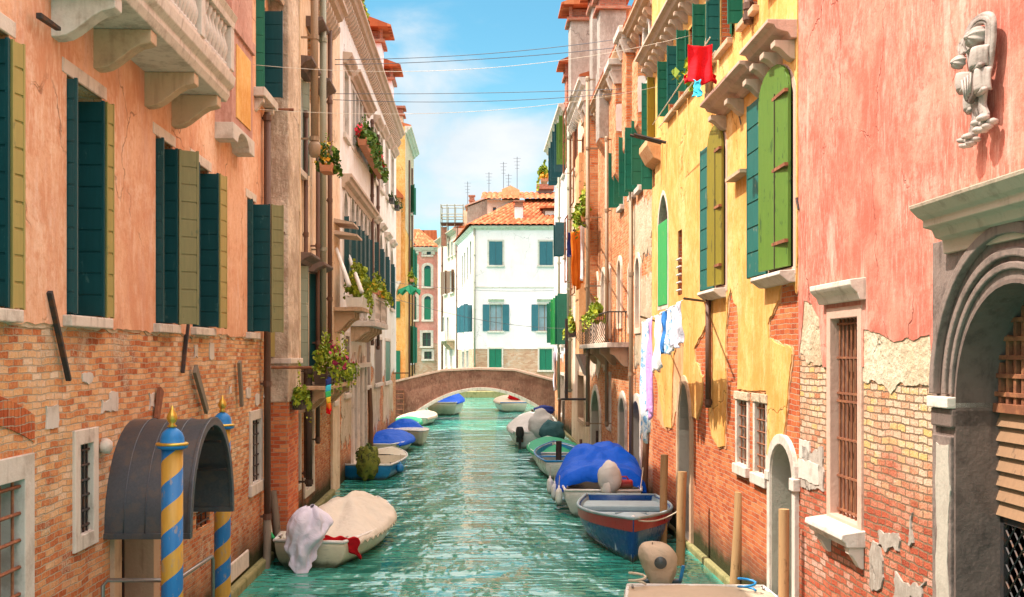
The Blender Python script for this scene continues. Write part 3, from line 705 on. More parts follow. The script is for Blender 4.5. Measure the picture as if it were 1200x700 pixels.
def planter(name, label, loc, size, leafm, flower=None, n=420, boxm='terracotta', rz=0.0, h=0.22, lsize=0.09, up=0.32, nf=90, group=None, droop=0.25, cat='plant', box=True):
    """trough or pot with leaves (and blossoms); loc is the bottom centre, size = (length, depth)"""
    r = empty(name, loc, rz); tag(r, label, cat, group)
    if box:
        b = MB(); L, D = size
        b.prism([(-D / 2 * 0.8, 0), (D / 2 * 0.8, 0), (D / 2, h), (D / 2 - 0.03, h), (D / 2 * 0.75, h - 0.06), (-D / 2 * 0.75, h - 0.06), (-D / 2 + 0.03, h), (-D / 2, h)], -L / 2, L / 2, 'yz')
        b.build('planter_box', M[boxm], r)
    fm = leafmesh(n, (size[0] / 2 * 1.05, size[1] / 2 + 0.14, up), lsize, sum(map(ord, label)) % 997, (0, 0, h + up * 0.45), droop)
    rq = random.Random(n + len(label))
    for k in range(max(4, int(size[0] * 9))):
        x = rq.uniform(-.5, .5) * size[0]; y = -size[1] / 2 - rq.uniform(0, .08); z = h + rq.uniform(-.05, .15); up_ = rq.random() < .4; ln = rq.uniform(.2, .65) * (1 if not up_ else 1.1) * (up / .35) ** .5; q = int(ln / (lsize * .5)) + 2; dx = rq.uniform(-.25, .25)
        for i in range(q):
            t = i / q; a = Vector((rq.gauss(0, 1), rq.gauss(0, 1), rq.gauss(0, 1))).normalized(); b_ = a.orthogonal(); s_ = lsize * rq.uniform(.35, .9)
            p = Vector((x + dx * t, y - .10 * math.sin(t * 2.5) if not up_ else rq.uniform(-.1, .1) * size[1], z - ln * t * t if not up_ else h + up * .5 + ln * t)); w_ = a.cross(b_) * s_ * .4; fm.add([p - b_ * s_ * .5, p + w_, p + b_ * s_ * .5, p - w_], [(0, 1, 2), (0, 2, 3)])
    fm.build('foliage', M[leafm], r)
    if flower: leafmesh(nf, (size[0] / 2, size[1] / 2 + 0.16, up * 0.9), lsize * 1.0, sum(map(ord, label)) % 977 + 3, (0, 0, h + up * 0.62), droop).build('blossoms', M[flower], r)
    return r


# ------------------------------------------------------------------ setting: water and bed
def lineL(Y, off=0.0): return (-4.45 - 0.031 * (Y - 18) + off, Y)
def lineR(Y, off=0.0): return (3.61 - 0.030 * (Y - 18.8) + off, Y)
wm = MB(); wm.add([(-60, -20, 0), (60, -20, 0), (60, 260, 0), (-60, 260, 0)], [(0, 1, 2, 3)]); tag(wm.build('canal_water', M['water']), None, None, None, 'structure')
gm = MB(); gm.add([(-600, -600, -2.5), (600, -600, -2.5), (600, 1200, -2.5), (-600, 1200, -2.5)], [(0, 1, 2, 3)]); tag(gm.build('ground', M['kerb']), None, None, None, 'structure')

# ------------------------------------------------------------------ left side, nearest house
L1 = Fac('house', 'orange plastered brick house with teal shutters, stone balcony and arched metal canopy', lineL(4.5), lineL(20.5), 11.6, 9); L1.sheets = []
zs = 4.06
sheet(L1, [(0, zs, .6), (L1.L, zs + 0.02, 0), (L1.L, 11.6, 0), (0, 11.6, 0)], 0.025, 'pl_orange', 0.05, 0.1, 3, px=False, under='pl_beige')
Z0, Z1 = 4.17, 6.43
def l1_window(s0, s1, o, strip, mat2='teal_edge'):
    w = window(L1, s0, s1, Z0, Z1, depth=0.3, frame='teal', nx=2, nz=1, pane='glass', sill=(0.1, 0.11, 0.11, 'stone'), lintel=(0.12, 0.14, 0.035, 'stone'))
    leaf(L1, w, (s0 + 0.03, -0.24), (s0 + 0.05, 0.11), Z0 + 0.01, Z1 - 0.02, M['teal'], 0.2)
    leaf(L1, w, (s1 - 0.03, -0.28), (s1 - 0.03, o), Z0 + 0.01, Z1 - 0.03, M['teal'], 0.225, 0.04)
    if strip: leaf(L1, w, (s1 + 0.0, o + 0.0), (s1 + strip, o + 0.035), Z0 + 0.0, Z1 - 0.03, M[mat2], 0.225, 0.04)
    return w
l1_window(L1.s(-58), L1.s(-1) + 0.13, 0.04, 0.17)
l1_window(L1.s(75), L1.s(117), 0.06, 0.12)
w3 = l1_window(L1.s(180), L1.s(200), 0.10, 0)
s_ = L1.s(200); leaf(L1, w3, (s_ + 0.0, 0.10), (s_ + 0.16, 0.31), Z0, Z1 - 0.03, M['olive_board'], 0.225, 0.04)
l1_window(L1.s(223.5), L1.s(243), 0.17, 0.28)
w5 = l1_window(L1.s(288), L1.s(297) - 0.02, 0.30, 0)
s_ = L1.s(297); leaf(L1, w5, (s_ - 0.02, 0.31), (s_ + 0.1, 0.50), Z0, Z1 - 0.03, M['olive_board'], 0.225, 0.04)
# top window with stone sill on brackets
a, b = L1.s(296) - 0.1, 15.75
w = window(L1, 14.85, 15.75, 8.42, 10.1, depth=0.25, frame='green', nx=2, nz=1, sill=(0.2, 0.16, 0.22, 'stone_white'))
leaf(L1, w, (14.9, -0.1), (14.95, 0.16), 8.45, 10.3, M['green'], 0.3); leaf(L1, w, (15.6, 0.0), (15.6, 0.36), 8.44, 10.02, M['teal'], 0.25)
for q in (14.8, 15.72): bracket(L1, q, 0.14, 8.02, 8.25, 0.18, 'stone', w, 'sill_bracket')
# small barred window, window near the corner, low vent under the canopy, big barred door
window(L1, L1.s(91), L1.s(107), 2.02, 2.92, depth=0.1, frame='iron', nx=1, nz=1, trim=(0.14, 0.03, 'stone'), bars=(4, 6, 'iron', 0.10))
window(L1, L1.s(294), L1.s(304.5), 1.56, 2.66, depth=0.14, frame='iron', nx=1, nz=1, trim=(0.16, 0.03, 'stone_white'), sill=(0.2, 0.2, 0.06, 'stone_white'), bars=(3, 6, 'iron', 0.12))
window(L1, L1.s(230), L1.s(246), 1.35, 1.62, depth=0.2, frame='iron', nx=1, nz=1, lintel=(0.14, 0.16, 0.05, 'stone_white'), bars=(3, 2, 'iron', 0.12))
dz = window(L1, L1.s(-150), L1.s(26), 0.45, 2.74, depth=0.32, frame='iron', nx=1, nz=1, trim=(0.2, 0.03, 'stone_white'), name='water_door')
s0, s1 = L1.s(-150), L1.s(26); g = MB()
for i in range(9): c = s0 + (s1 - s0) * (i + 0.5) / 9; g.tube([(c, 0.03, 0.45), (c, 0.03, 2.74)], 0.014, 6)
for i in range(10): c = 0.6 + 0.23 * i; g.tube([(s0, 0.02, c), (s1, 0.02, c)], 0.017, 6)
g.build('grille', M['rust'], dz)
# relieving arch of upright bricks over the barred door
rel = MB(); cx = (s0 + s1) / 2
for i in range(40):
    t0 = -1 + 2 * i / 40; t1 = -1 + 2 * (i + 0.86) / 40; hw = (s1 - s0) / 2 + 0.25; f = lambda t: 3.02 + 0.26 * (1 - t * t)
    rel.prism([(cx + hw * t0, f(t0)), (cx + hw * t1, f(t1)), (cx + hw * t1, f(t1) + 0.24), (cx + hw * t0, f(t0) + 0.24)], -0.012, 0.03)
rel.build('relieving_arch', M['brick_red'], L1.root)
# canal door under the canopy
cs = (L1.s(122) + L1.p0.y * 0); cA = L1.s(122); cB = cA + 2.04; cm = (cA + cB) / 2
dd = window(L1, cA + 0.42, cB - 0.42, 0.5, 2.25, depth=0.3, frame='wood_dark', nx=2, nz=2, pane='dark', trim=(0.24, 0.05, 'stone_tan'), name='canal_door')
can = MB(); ro, ri = 1.02, 0.98; zc = 1.93; prof = []
NA = 20; hgt = 1.13
outer = [(cm + ro * math.cos(math.pi * i / NA), zc + hgt * math.sin(math.pi * i / NA)) for i in range(NA + 1)]
inner = [(cm + ri * math.cos(math.pi * i / NA), zc + (hgt - 0.04) * math.sin(math.pi * i / NA)) for i in range(NA, -1, -1)]
can.prism(outer + inner, 0.0, -0.86, 'xz'); canopy = can.build('canopy', M['lead'], L1.root, True)
canopy.modifiers.new('es', 'EDGE_SPLIT').split_angle = R(40)
rim = MB(); o2 = [(cm + (ro + 0.025) * math.cos(math.pi * i / NA), zc + (hgt + 0.025) * math.sin(math.pi * i / NA)) for i in range(NA + 1)]
i2 = [(cm + (ri - 0.03) * math.cos(math.pi * i / NA), zc + (hgt - 0.07) * math.sin(math.pi * i / NA)) for i in range(NA, -1, -1)]
rim.prism(o2 + i2, -0.86, -0.9, 'xz'); rim.box(cA - 0.03, cA + 0.06, -0.9, -0.0, zc - 0.06, zc); rim.box(cB - 0.06, cB + 0.03, -0.9, 0, zc - 0.06, zc)
rim.build('canopy_rim', M['lead'], canopy, bev=0.005)
rb = MB()
for k in range(3, NA - 2, 3): rb.box(cm + (ri - 0.05) * math.cos(math.pi * k / NA) - 0.015, cm + (ri - 0.05) * math.cos(math.pi * k / NA) + 0.015, -0.85, 0.0, zc + (hgt - 0.1) * math.sin(math.pi * k / NA) - 0.015, zc + (hgt - 0.1) * math.sin(math.pi * k / NA) + 0.015)
rb.build('canopy_ribs', M['iron'], canopy)
for yy_ in (-.20, -.42, -.64):
    MB().tube([(cm + (ro + .006) * math.cos(math.pi * i / NA), yy_, zc + (hgt + .006) * math.sin(math.pi * i / NA)) for i in range(NA + 1)], .007, 5).build('seam', M['lead'], canopy, True)
# stone balcony
b0, b1 = 9.9 - 4.5, 14.45 - 4.5
slab = MB(); slab.prism([(0, 7.08), (-0.62, 7.08), (-0.66, 7.16), (-0.66, 7.22), (-0.72, 7.28), (-0.74, 7.40), (0, 7.40)], b0, b1, 'yz')
bal = slab.build('balcony', M['stone'], L1.root, bev=0.01)
for Yb in (10.16, 11.27, 12.98, 14.12): bracket(L1, Yb - 4.5, 0.2, 6.68, 7.077, 0.60, 'stone_white' if Yb < 10.5 else 'stone_tan', bal)  # nearest bracket coloured as lit stone, the others browner as painted shade
rl = MB(); rl.prism([(-0.55, 8.02), (-0.54, 8.1), (-0.5, 8.18), (-0.77, 8.18), (-0.73, 8.1), (-0.72, 8.02)], b0, b1, 'yz'); rl.box(b0, b0 + 0.18, -0.55, 0, 8.02, 8.18); rl.box(b1 - 0.18, b1, -0.55, 0, 8.02, 8.18); rl.build('handrail', M['stone'], bal, bev=0.008)
pr = MB(); pr.box(b0, b1, -0.70, -0.56, 7.403, 7.47); pr.build('plinth_rail', M['stone'], bal)
for c in (b0 + 0.09, b0 + 1.5, 12.83 - 4.5, b1 - 0.09): MB().box(c - 0.09, c + 0.09, -0.72, -0.54, 7.473, 8.017).build('baluster_post', M['stone_white'], bal, bev=0.01)
prof = [(0.055, 0), (0.055, 0.05), (0.03, 0.07), (0.035, 0.1), (0.062, 0.18), (0.068, 0.23), (0.045, 0.32), (0.028, 0.39), (0.03, 0.43), (0.05, 0.46), (0.055, 0.48), (0.055, 0.545)]
bm_ = None
def balusters(lo, hi, n):
    global bm_
    for i in range(n):
        x = lo + (hi - lo) * (i + 0.5) / n
        if bm_ is None: bm_ = MB().lathe(prof, (0, 0, 0), 12).build('baluster', M['stone_white'], bal, True); o = bm_
        else: o = bm_.copy(); COL.objects.link(o); o.parent = bal
        o.location = (x, -0.63, 7.472)
balusters(b0 + 0.2, b0 + 1.4, 7); balusters(b0 + 1.6, 12.73 - 4.5, 10); balusters(12.93 - 4.5, b1 - 0.2, 7)
for k in range(3):
    o = bm_.copy(); COL.objects.link(o); o.parent = bal; o.location = (b1 - 0.09, -0.12 - 0.15 * k, 7.472)
# corbelled chimney breast
q0, q1 = 16.34 - 4.5, 17.85 - 4.5
cb = MB(); cb.box(q0, q1, -0.27, 0, 7.22, 11.6); brs = cb.build('chimney_breast', M['pl_dusty'], L1.root)
MB().box(q0 - 0.03, q1 + 0.03, -0.31, 0, 8.6, 8.78).build('string_course', M['pl_dusty'], brs, bev=0.01)
MB().box(q0 + 0.28, q1 - 0.2, -0.285, 0, 7.35, 8.45).build('sunken_panel', M['pl_yellow'], brs)
cr = MB(); cr.prism([(q0 - 0.02, 7.217), (q0 - 0.02, 6.97), (q0 + 0.3, 6.97)] + [(q0 + 0.72 - 0.42 * math.cos(math.pi * i / 8), 6.97 + 0.2 * math.sin(math.pi * i / 8)) for i in range(9)] + [(q1 + 0.02, 6.97), (q1 + 0.02, 7.217)], -0.3, 0, 'xz'); cr.build('corbel', M['stone_white'], brs, bev=0.008)
pipe(L1, 313.2, 132, 612, 0.062, 'pipe_brown', 0.12)
pp = MB(); s = L1.s(313.2, .12); z = L1.z(313.2, 612, .12); pp.tube([(s, -0.12, z + 0.05), (s - .02, -0.12, z - 0.5), (s - .35, -0.16, z - .95), (s - .42, -0.2, z - 1.25)], [0.07, 0.075, 0.06, 0.08], 8); pp.build('pipe_foot', M['wood_grey'], L1.root, True)
# kerb at the waterline and a band of stone blocks
MB().box(6, L1.L, -0.14, 0.0, -0.6, 0.16).build('plinth_kerb', M['kerb'], L1.root, bev=0.04)
MB().box(L1.s(268), L1.s(290), -0.03, 0.02, 0.2, 0.5).build('stone_block', M['stone'], L1.root, bev=0.02)
# iron wall ties and loose white stone blocks set in the brick
def tie(F, p, q, w, out, mat='wood_grey', name='wall_tie', th=0.05):
    a = Vector((F.s(p[0]), -out, F.z(*p))); b = Vector((F.s(q[0]), -out, F.z(*q)))
    d = (b - a).normalized(); n = Vector((-d.z, 0, d.x)) * w / 2; mb = MB()
    mb.prism([((a + n).x, (a + n).z), ((b + n * .7).x, (b + n * .7).z), ((b - n * .7).x, (b - n * .7).z), ((a - n).x, (a - n).z)], -out, -out + th, 'xz'); return mb.build(name, M[mat], F.root, bev=0.006)
tie(L1, (52, 342), (75, 446), 0.05, 0.07, 'iron'); tie(L1, (222, 432), (236, 482), 0.15, 0.10); tie(L1, (275, 424), (278, 476), 0.13, 0.10); tie(L1, (311, 428), (305, 467), 0.1, 0.1, 'stone_white')
tie(L1, (184, 456), (179, 492), 0.14, 0.07, 'rust'); tie(L1, (217, 380), (211, 437), 0.05, 0.06, 'iron'); tie(L1, (28, 18), (52, -46 + 80), 0.05, 0.15, 'iron')
for (x0, x1, y0, y1) in ((53, 67, 475, 502), (118, 129, 468, 484), (128, 137, 460, 482), (174, 180, 460, 480), (227, 231, 404, 420), (245, 250, 402, 420), (288, 293, 455, 466), (268, 271, 452, 462), (299, 304, 462, 474), (96, 107, 438, 447)):
    a, b, za, zb = L1.rc(x0, x1, y0, y1); P = ragged([(a, za, 1), (b, za, 1), (b, zb, 1), (a, zb, 1)], 0.03, 0.03, x0)
    bb = MB(); plate(bb, [P], [], -0.014, 0.0); bb.build('white_stone_block', M['stone_white'], L1.root)
fl = MB(); s = L1.s(118); fl.ellipsoid((s, -0.06, 2.85), (0.11, 0.07, 0.08), 10, 6, 0.4); fl.build('carved_boss', M['stone'], L1.root, True)
finish(L1, 'brick_old')

# ------------------------------------------------------------------ left side, second house (narrow, ochre, full of pipes)
L2 = Fac('house', 'narrow ochre house with rough grey chimney pier and many pipes', lineL(20.53, -0.12), lineL(30.1, -0.12), 13.2, 9); L2.sheets = []
def L2y(Y): return Y - 20.53
sheet(L2, [(0, 3.0, 1), (2.5, 2.6, 1), (5.0, 2.9, 1), (9.57, 3.4, 0), (9.57, 13.2, 0), (0, 13.2, 0)], 0.025, 'pl_ochre', 0.25, 0.15, 5, px=False)
pi = MB(); pi.box(0.05, 1.3, -0.50, 0, 2.9, 13.2); pier = pi.build('chimney_pier', M['pl_roughstone'], L2.root, bev=0.02)
MB().box(0.07, 1.32, -0.48, 0, -0.6, 2.9).build('brick_base', M['brick_red'], pier)
MB().box(1.3, 1.36, -0.52, 0, 2.9, 13.2).build('plaster_edge', M['pl_ochre'], pier)
MB().box(0.0, 1.4, -0.56, 0, 3.62, 3.72).build('string_course', M['stone'], pier, bev=0.01)
hd = MB(); hd.prism([(0, 6.15), (-0.42, 6.0), (-0.44, 6.06), (0, 6.28)], -0.25, 0.04, 'yz'); hd.build('small_hood', M['stone_dark'], pier)
hd = MB(); hd.prism([(0, 10.5), (-0.42, 10.25), (-0.44, 10.32), (0, 10.9)], -0.35, 0.04, 'yz'); hd.build('small_hood', M['stone_cornice'], pier)
sh = MB(); sh.slab((0.02, -0.17), (0.02, -0.02), 0.04, 3.75, 5.75); sh.build('shutter', M['teal'], pier)
sh = MB(); sh.slab((-0.0, -0.25), (-0.05, -0.17), 0.05, 3.75, 5.75); sh.build('shutter', M['teal_edge'], pier)
def l2w(pa, pb, yt, yb, mat, hood=True, **k):
    a, b, z0, z1 = L2.rc(pa, pb, yt, yb)
    return window(L2, a, b, z0, z1, depth=0.18, hood=(0.25, 0.22, 0.42, 'stone_dark', 0.02) if hood else None, **k), a, b, z0, z1
w, a, b, z0, z1 = l2w(345, 353, 88, 200, None, pane='glass_blue', sill=(0.15, 0.14, 0.14, 'stone_white'), trim=(0.1, 0.03, 'frame_white'))
leaf(L2, w, (b, 0.02), (b + 0.25, 0.14), z0, z1, M['shut_greyg'], 0.3)
w, a, b, z0, z1 = l2w(344, 352, 312, 432, None)
leaf(L2, w, (a + 0.1, 0.0), (a + 0.42, 0.25), z0, z1, M['shut_greyg'], 0.28); leaf(L2, w, (b - 0.3, 0.0), (b + 0.3, 0.10), z0, z1, M['shut_greyg'], 0.28)
w, a, b, z0, z1 = l2w(361, 369, 322, 432, None)
leaf(L2, w, (a + 0.1, 0.0), (a + 0.5, 0.24), z0, z1, M['teal'], 0.28); leaf(L2, w, (b - 0.2, 0.0), (b + 0.4, 0.10), z0, z1, M['shut_greyg'], 0.28)
l2w(359, 364, 40, 120, None, True, pane='glass_blue'); l2w(368, 373, 110, 165, None, True); 
w, a, b, z0, z1 = l2w(345, 351, 485, 570, None, False, trim=(0.12, 0.03, 'stone'), bars=(3, 5, 'iron', 0.08))
w, a, b, z0, z1 = l2w(357, 366, 482, 572, None, False, trim=(0.16, 0.04, 'stone'), name='door', frame='wood_dark', pane='dark')
for px, y0, y1, r, mt, o in ((358.5, 130, 560, 0.05, 'pipe_brown', 0.10), (368.5, -80, 168, 0.085, 'pipe_tan', 0.36), (378.5, -80, 420, 0.08, 'pipe_grey', 0.30), (372.5, 170, 520, 0.05, 'pipe_brown', 0.2), (362, 430, 570, 0.075, 'wood_dark', 0.28)):
    pipe(L2, px, y0, y1, r, mt, o)
s = L2.s(368.5, 0.36); z = L2.z(368.5, 172, .36); MB().lathe([(0.07, -0.24), (0.13, -0.16), (0.14, 0.03), (0.10, 0.1)], (s, -0.36, z), 12).build('pipe_hopper', M['pipe_tan'], L2.root, True)
a, b, z0, z1 = L2.rc(347, 384, 446, 452, 0.0)
lg = MB(); lg.box(a - .3, b + .3, -0.75, 0, z0 - 0.02, z0 + 0.07); led = lg.build('balcony_ledge', M['stone_tan'], L2.root, bev=0.01)
for i in range(4): bracket(L2, a + (b - a) * (i + .1) / 3.2, 0.16, z0 - 0.55, z0 - 0.025, 0.6, 'stone_tan', led)
rail = MB()
for k in range(3): rail.tube([(a - .3, -0.72, z0 + .15 + .16 * k), (b + .3, -0.72, z0 + .15 + .16 * k)], 0.012, 5)
for k in range(6): x = a - .3 + (b - a + .6) * k / 5; rail.tube([(x, -.72, z0 + .05), (x, -.72, z0 + .5)], 0.012, 5)
rail.build('iron_rail', M['iron'], led)
PL = L2.world((a + b) / 2, 0.55, z0 + 0.09); rzL = math.atan2(L2.u.y, L2.u.x)
planter('flower_box', 'dark trough of yellow green plants with crimson blossoms on the ledge above the rainbow flag', PL, (b - a + .3, 0.3), 'leaf_y', 'flower_p', 900, 'wood_dark', rzL, 0.3, 0.10, 0.45, 120)
PL = L2.world(0.6, 0.62, 2.75); planter('hanging_basket', 'yellow green plant hanging on the rough grey pier beside the brown downpipe', PL, (0.7, 0.2), 'leaf_y', None, 300, 'wood_dark', rzL, 0.18, 0.09, 0.3)
for q_, z_ in ((.62, 8.3), (.95, 3.55)): MB().tube([(-0.1, -q_, z_), (-0.1, 0.0, z_)], 0.03, 6).build('iron_bar', M['rust'], L2.root)
MB().box(-0.05, L2.L, -0.16, 0.0, -0.6, 0.14).build('plinth_kerb', M['kerb'], L2.root, bev=0.04)
cornice(L2, 0, L2.L, 12.6, 13.1, 0.5, 'stone_cornice', 0.35)
finish(L2, 'brick_old')

# ------------------------------------------------------------------ left side, long white palace
L3 = Fac('palace', 'long white palace with dentilled brown cornice, arched windows and white balcony', lineL(30.13, -0.1), lineL(54, -0.1), 14.6, 10); L3.sheets = []
sheet(L3, [(0, 5.2, 0), (1.6, 5.1, 0), (1.7, 3.7, 1), (6, 3.6, 1), (12, 3.3, 1), (18, 3.0, 1), (L3.L, 2.9, 0), (L3.L, 14.6, 0), (0, 14.6, 0)], 0.025, 'pl_white', 0.3, 0.2, 6, px=False, under='pl_cream')
for i, (a, b, c, d) in enumerate(((2.3, 5.0, 1.0, 3.3), (6.6, 9.5, 0.9, 2.9), (11, 15, 0.9, 2.7), (16.5, 22, 0.9, 2.5))):
    sheet(L3, [(a, c, 1), (b, c + .2, 1), (b, d, 1), (a, d, 1)], 0.02, 'pl_beige', 0.35, 0.15, 20 + i, px=False)
cornice(L3, 0.0, L3.L, 14.1, 14.55, 0.46, 'stone_cornice', 0.36)
def l3w(pa, pb, yt, yb, **k):
    a, b, z0, z1 = L3.rc(pa, pb, yt, yb); return window(L3, a, b, z0, z1, depth=0.2, **k), a, b, z0, z1
l3w(402, 407, 86, 160, nx=2, nz=3, pane='glass_blue', trim=(0.12, 0.05, 'stone'), sill=(0.2, 0.16, 0.12, 'stone'), hood=(0.25, 0.3, 0.3, 'stone_cornice', 0.12))
for k in range(4):
    pa = 411.3 + 4.3 * k; l3w(pa, pa + 3.0, 106 + 7.2 * k, 172 + 6 * k, nx=1, nz=4, pane='glass_blue', trim=(0.12, 0.05, 'stone_white'))
a, b = L3.s(410.5), L3.s(430); zt = L3.z(411, 96); cornice(L3, a - .2, b + .2, zt - 0.02, zt + 0.32, 0.35, 'stone_cornice', name='window_hood')
for (pa, pb, yt, yb) in ((437.5, 441, 152, 212), (444.5, 447.5, 162, 222), (451, 454, 173, 231), (457.5, 460.5, 184, 240)):
    l3w(pa, pb, yt, yb, nx=2, nz=3, pane='glass_blue', trim=(0.14, 0.05, 'stone'), sill=(0.2, 0.16, 0.12, 'stone'), hood=(0.25, 0.28, 0.3, 'stone_cornice', 0.1))
# piano nobile with arched lights and green shutters
for i, (pa, pb, yt, yb) in enumerate(((401, 405.5, 226, 332), (409.5, 413.5, 232, 338), (415, 418.5, 238, 340), (420.2, 423.6, 245, 342), (425.2, 428.5, 252, 343), (430, 433, 258, 345))):
    a, b, z0, z1 = L3.rc(pa, pb, yt, yb)
    w = window(L3, a, b, z0, z1, ('round', z1 - (b - a) * .55), depth=0.2, nx=2, nz=3, pane='glass', trim=(0.13, 0.06, 'stone_white'))
    zt = z0 + (z1 - z0) * .72
    leaf(L3, w, (a - .02, 0.04), (a + .02, 0.20), z0, zt, M['teal'], 0.4); leaf(L3, w, (b + .02, 0.04), (b + .3, 0.12), z0, zt, M['teal'], 0.4)
a, b = L3.s(399.5), L3.s(434.5); zt = L3.z(400, 216); cornice(L3, a, b, zt - .1, zt + .3, 0.32, 'stone_cornice', name='window_hood')
for i, (pa, pb, yt, yb) in enumerate(((437, 440, 266, 340), (443.5, 446.5, 275, 345), (450, 453, 285, 352), (456.5, 459.3, 293, 362))):
    a, b, z0, z1 = L3.rc(pa, pb, yt, yb)
    w = window(L3, a, b, z0, z1, ('round', z1 - (b - a) * .55), depth=0.2, nx=2, nz=3, trim=(0.14, 0.06, 'stone_white'), hood=(0.2, 0.22, 0.28, 'stone', 0.16), sill=(0.2, 0.14, 0.14, 'stone'))
    zt = z0 + (z1 - z0) * .74
    leaf(L3, w, (a - .02, 0.04), (a + .02, 0.22), z0, zt, M['teal'], 0.4); leaf(L3, w, (b + .02, 0.04), (b + .35, 0.12), z0, zt, M['teal'], 0.4)
# white balcony
a = L3.s(409.5); b = L3.s(452.5, .75); bal3 = MB().box(a, b, -0.82, 0, 4.66, 4.84).build('balcony', M['stone_white'], L3.root, bev=0.02)
for i in range(5): bracket(L3, a + .25 + (b - a - .5) * i / 4, 0.2, 4.2, 4.655, 0.62, 'stone_tan', bal3)
MB().box(a, b, -0.78, -0.62, 5.54, 5.68).box(a, a + .16, -0.62, 0, 5.54, 5.68).box(b - .16, b, -0.62, 0, 5.54, 5.68).build('handrail', M['stone_white'], bal3, bev=0.01)
for c in (a + .08, (a + b) / 2, b - .08): MB().box(c - .1, c + .1, -0.79, -0.6, 4.843, 5.537).build('baluster_post', M['stone_white'], bal3, bev=0.01)
bb = None
for i in range(14):
    x = a + .3 + (b - a - .6) * i / 13
    if bb is None: bb = MB().lathe([(r * 1.1, z * 1.27) for r, z in prof], (0, 0, 0), 8).build('baluster', M['stone_white'], bal3, True); o = bb
    else: o = bb.copy(); COL.objects.link(o); o.parent = bal3
    o.location = (x, -0.7, 4.843)
for k in range(3):
    o = bb.copy(); COL.objects.link(o); o.parent = bal3; o.location = (a + .08, -0.12 - .18 * k, 4.843)
# ground floor: brown louvred shutters, gothic portal, green panel
for (pa, pb, yt, yb, m_) in ((389, 392.5, 392, 470, 'shut_brown'), (403, 408.5, 394, 461, 'shut_brown'), (428, 432.5, 400, 452, 'shut_brown'), (438, 446.5, 398, 449, 'shut_brown'), (450.5, 456.5, 400, 447, 'green')):
    w, a, b, z0, z1 = l3w(pa, pb, yt, yb, trim=(0.12, 0.05, 'stone'), sill=(0.15, 0.14, 0.1, 'stone'))
    MB().box(a + .02, (a + b) / 2 - .01, -0.02, 0.04, z0 + .02, z1 - .02).build('shutter', M[m_], w, bev=0.01); MB().box((a + b) / 2 + .01, b - .02, -0.02, 0.04, z0 + .02, z1 - .02).build('shutter', M[m_], w, bev=0.01)
for (pa, pb, yt, yb) in ((412, 416, 420, 522), (418.5, 422, 412, 516), (424, 427, 424, 511)):
    a, b, z0, z1 = L3.rc(pa, pb, yt, yb); z0 = 0.3
    window(L3, a, b, z0, z1, ('point', z1 - (b - a) * .6), depth=0.25, frame='wood_dark', nx=1, nz=1, pane='dark', trim=(0.2, 0.09, 'stone'), name='water_portal')
a, b = L3.s(410), L3.s(429); MB().box(a, b, -0.2, 0, 3.35, 3.5).build('portal_cornice', M['stone'], L3.root, bev=0.01)
for px, y0, y1 in ((436.3, 140, 405), (443.2, 158, 410), (386.5, 0, 470)): pipe(L3, px, y0, y1, 0.06, 'pipe_brown', 0.1)
for (pa, ya, pb, yb) in ((388, 292, 409, 334), (403, 300, 424, 342)):
    p = Vector((L3.s(pa), -0.15, L3.z(pa, ya))); o_ = 1.0; q = Vector((L3.s(pb, o_), -o_, L3.z(pb, yb, o_)))
    MB().tube([p, q], [0.05, 0.06], 6).build('awning_roll', M['frame_white'], L3.root, True)
# ochre strip of the old neighbour at the near end: shelves with plants
MB().box(0.0, 1.55, -0.06, 0, -0.5, 14.0).build('pilaster', M['pl_ochre'], L3.root)
for (ya, d) in ((258, .5), (272, .6)):
    z = L3.z(386, ya); MB().prism([(0, z), (-d - .1, z - .06), (-d - .1, z - .01), (0, z + .12)], 0.2, 1.5, 'yz').build('small_hood', M['stone_cornice'], L3.root)
z = L3.z(388, 360); lg = MB(); lg.box(0.1, 2.0, -0.85, 0, z - .1, z).build('balcony_ledge', M['stone_tan'], L3.root)
for i in range(3): bracket(L3, 0.4 + .65 * i, 0.16, z - .7, z - .103, 0.6, 'stone_tan', L3.root)
planter('plant_basket', 'large bright green bush in a white wire basket on the ledge before the white palace', L3.world(1.0, 0.62, z + .01), (1.7, 0.5), 'leaf_y', None, 900, 'frame_white', rzL, 0.32, 0.13, 0.6)
planter('flower_box', 'window box of trailing red geraniums high on the white palace wall', L3.world((L3.s(413) + L3.s(437)) / 2, 0.3, L3.z(425, 190)), (L3.s(437) - L3.s(413), 0.3), 'leaf_g', 'flower_r', 1000, 'terracotta', rzL, 0.25, 0.16, 0.5, 330, None, 0.5)
planter('flower_pot', 'small pot of orange green flowers beside the grey green downpipe', L2.world(L2.s(381, .5), 0.55, L2.z(381, 203, .5)), (0.6, 0.3), 'leaf_g', 'flower_o', 260, 'terracotta', rzL, 0.2, 0.1, 0.35, 60)
planter('balcony_planter', 'long yellow green planter along the rail of the white balcony', L3.world(L3.s(444, .7), 0.72, 5.69), (3.6, 0.26), 'leaf_y', 'flower_o', 700, 'terracotta', rzL, 0.12, 0.13, 0.28, 60)
for i, px in enumerate((453.5, 460)): planter('window_planter', ('small empty looking iron planter on the attic sill nearer the camera', 'small iron planter on the last attic sill of the white palace')[i], L3.world(L3.s(px), 0.2, L3.z(px, 238 + 8 * i)), (0.9, 0.24), 'leaf_d', None, 90, 'iron', rzL, 0.22, 0.1, 0.12)
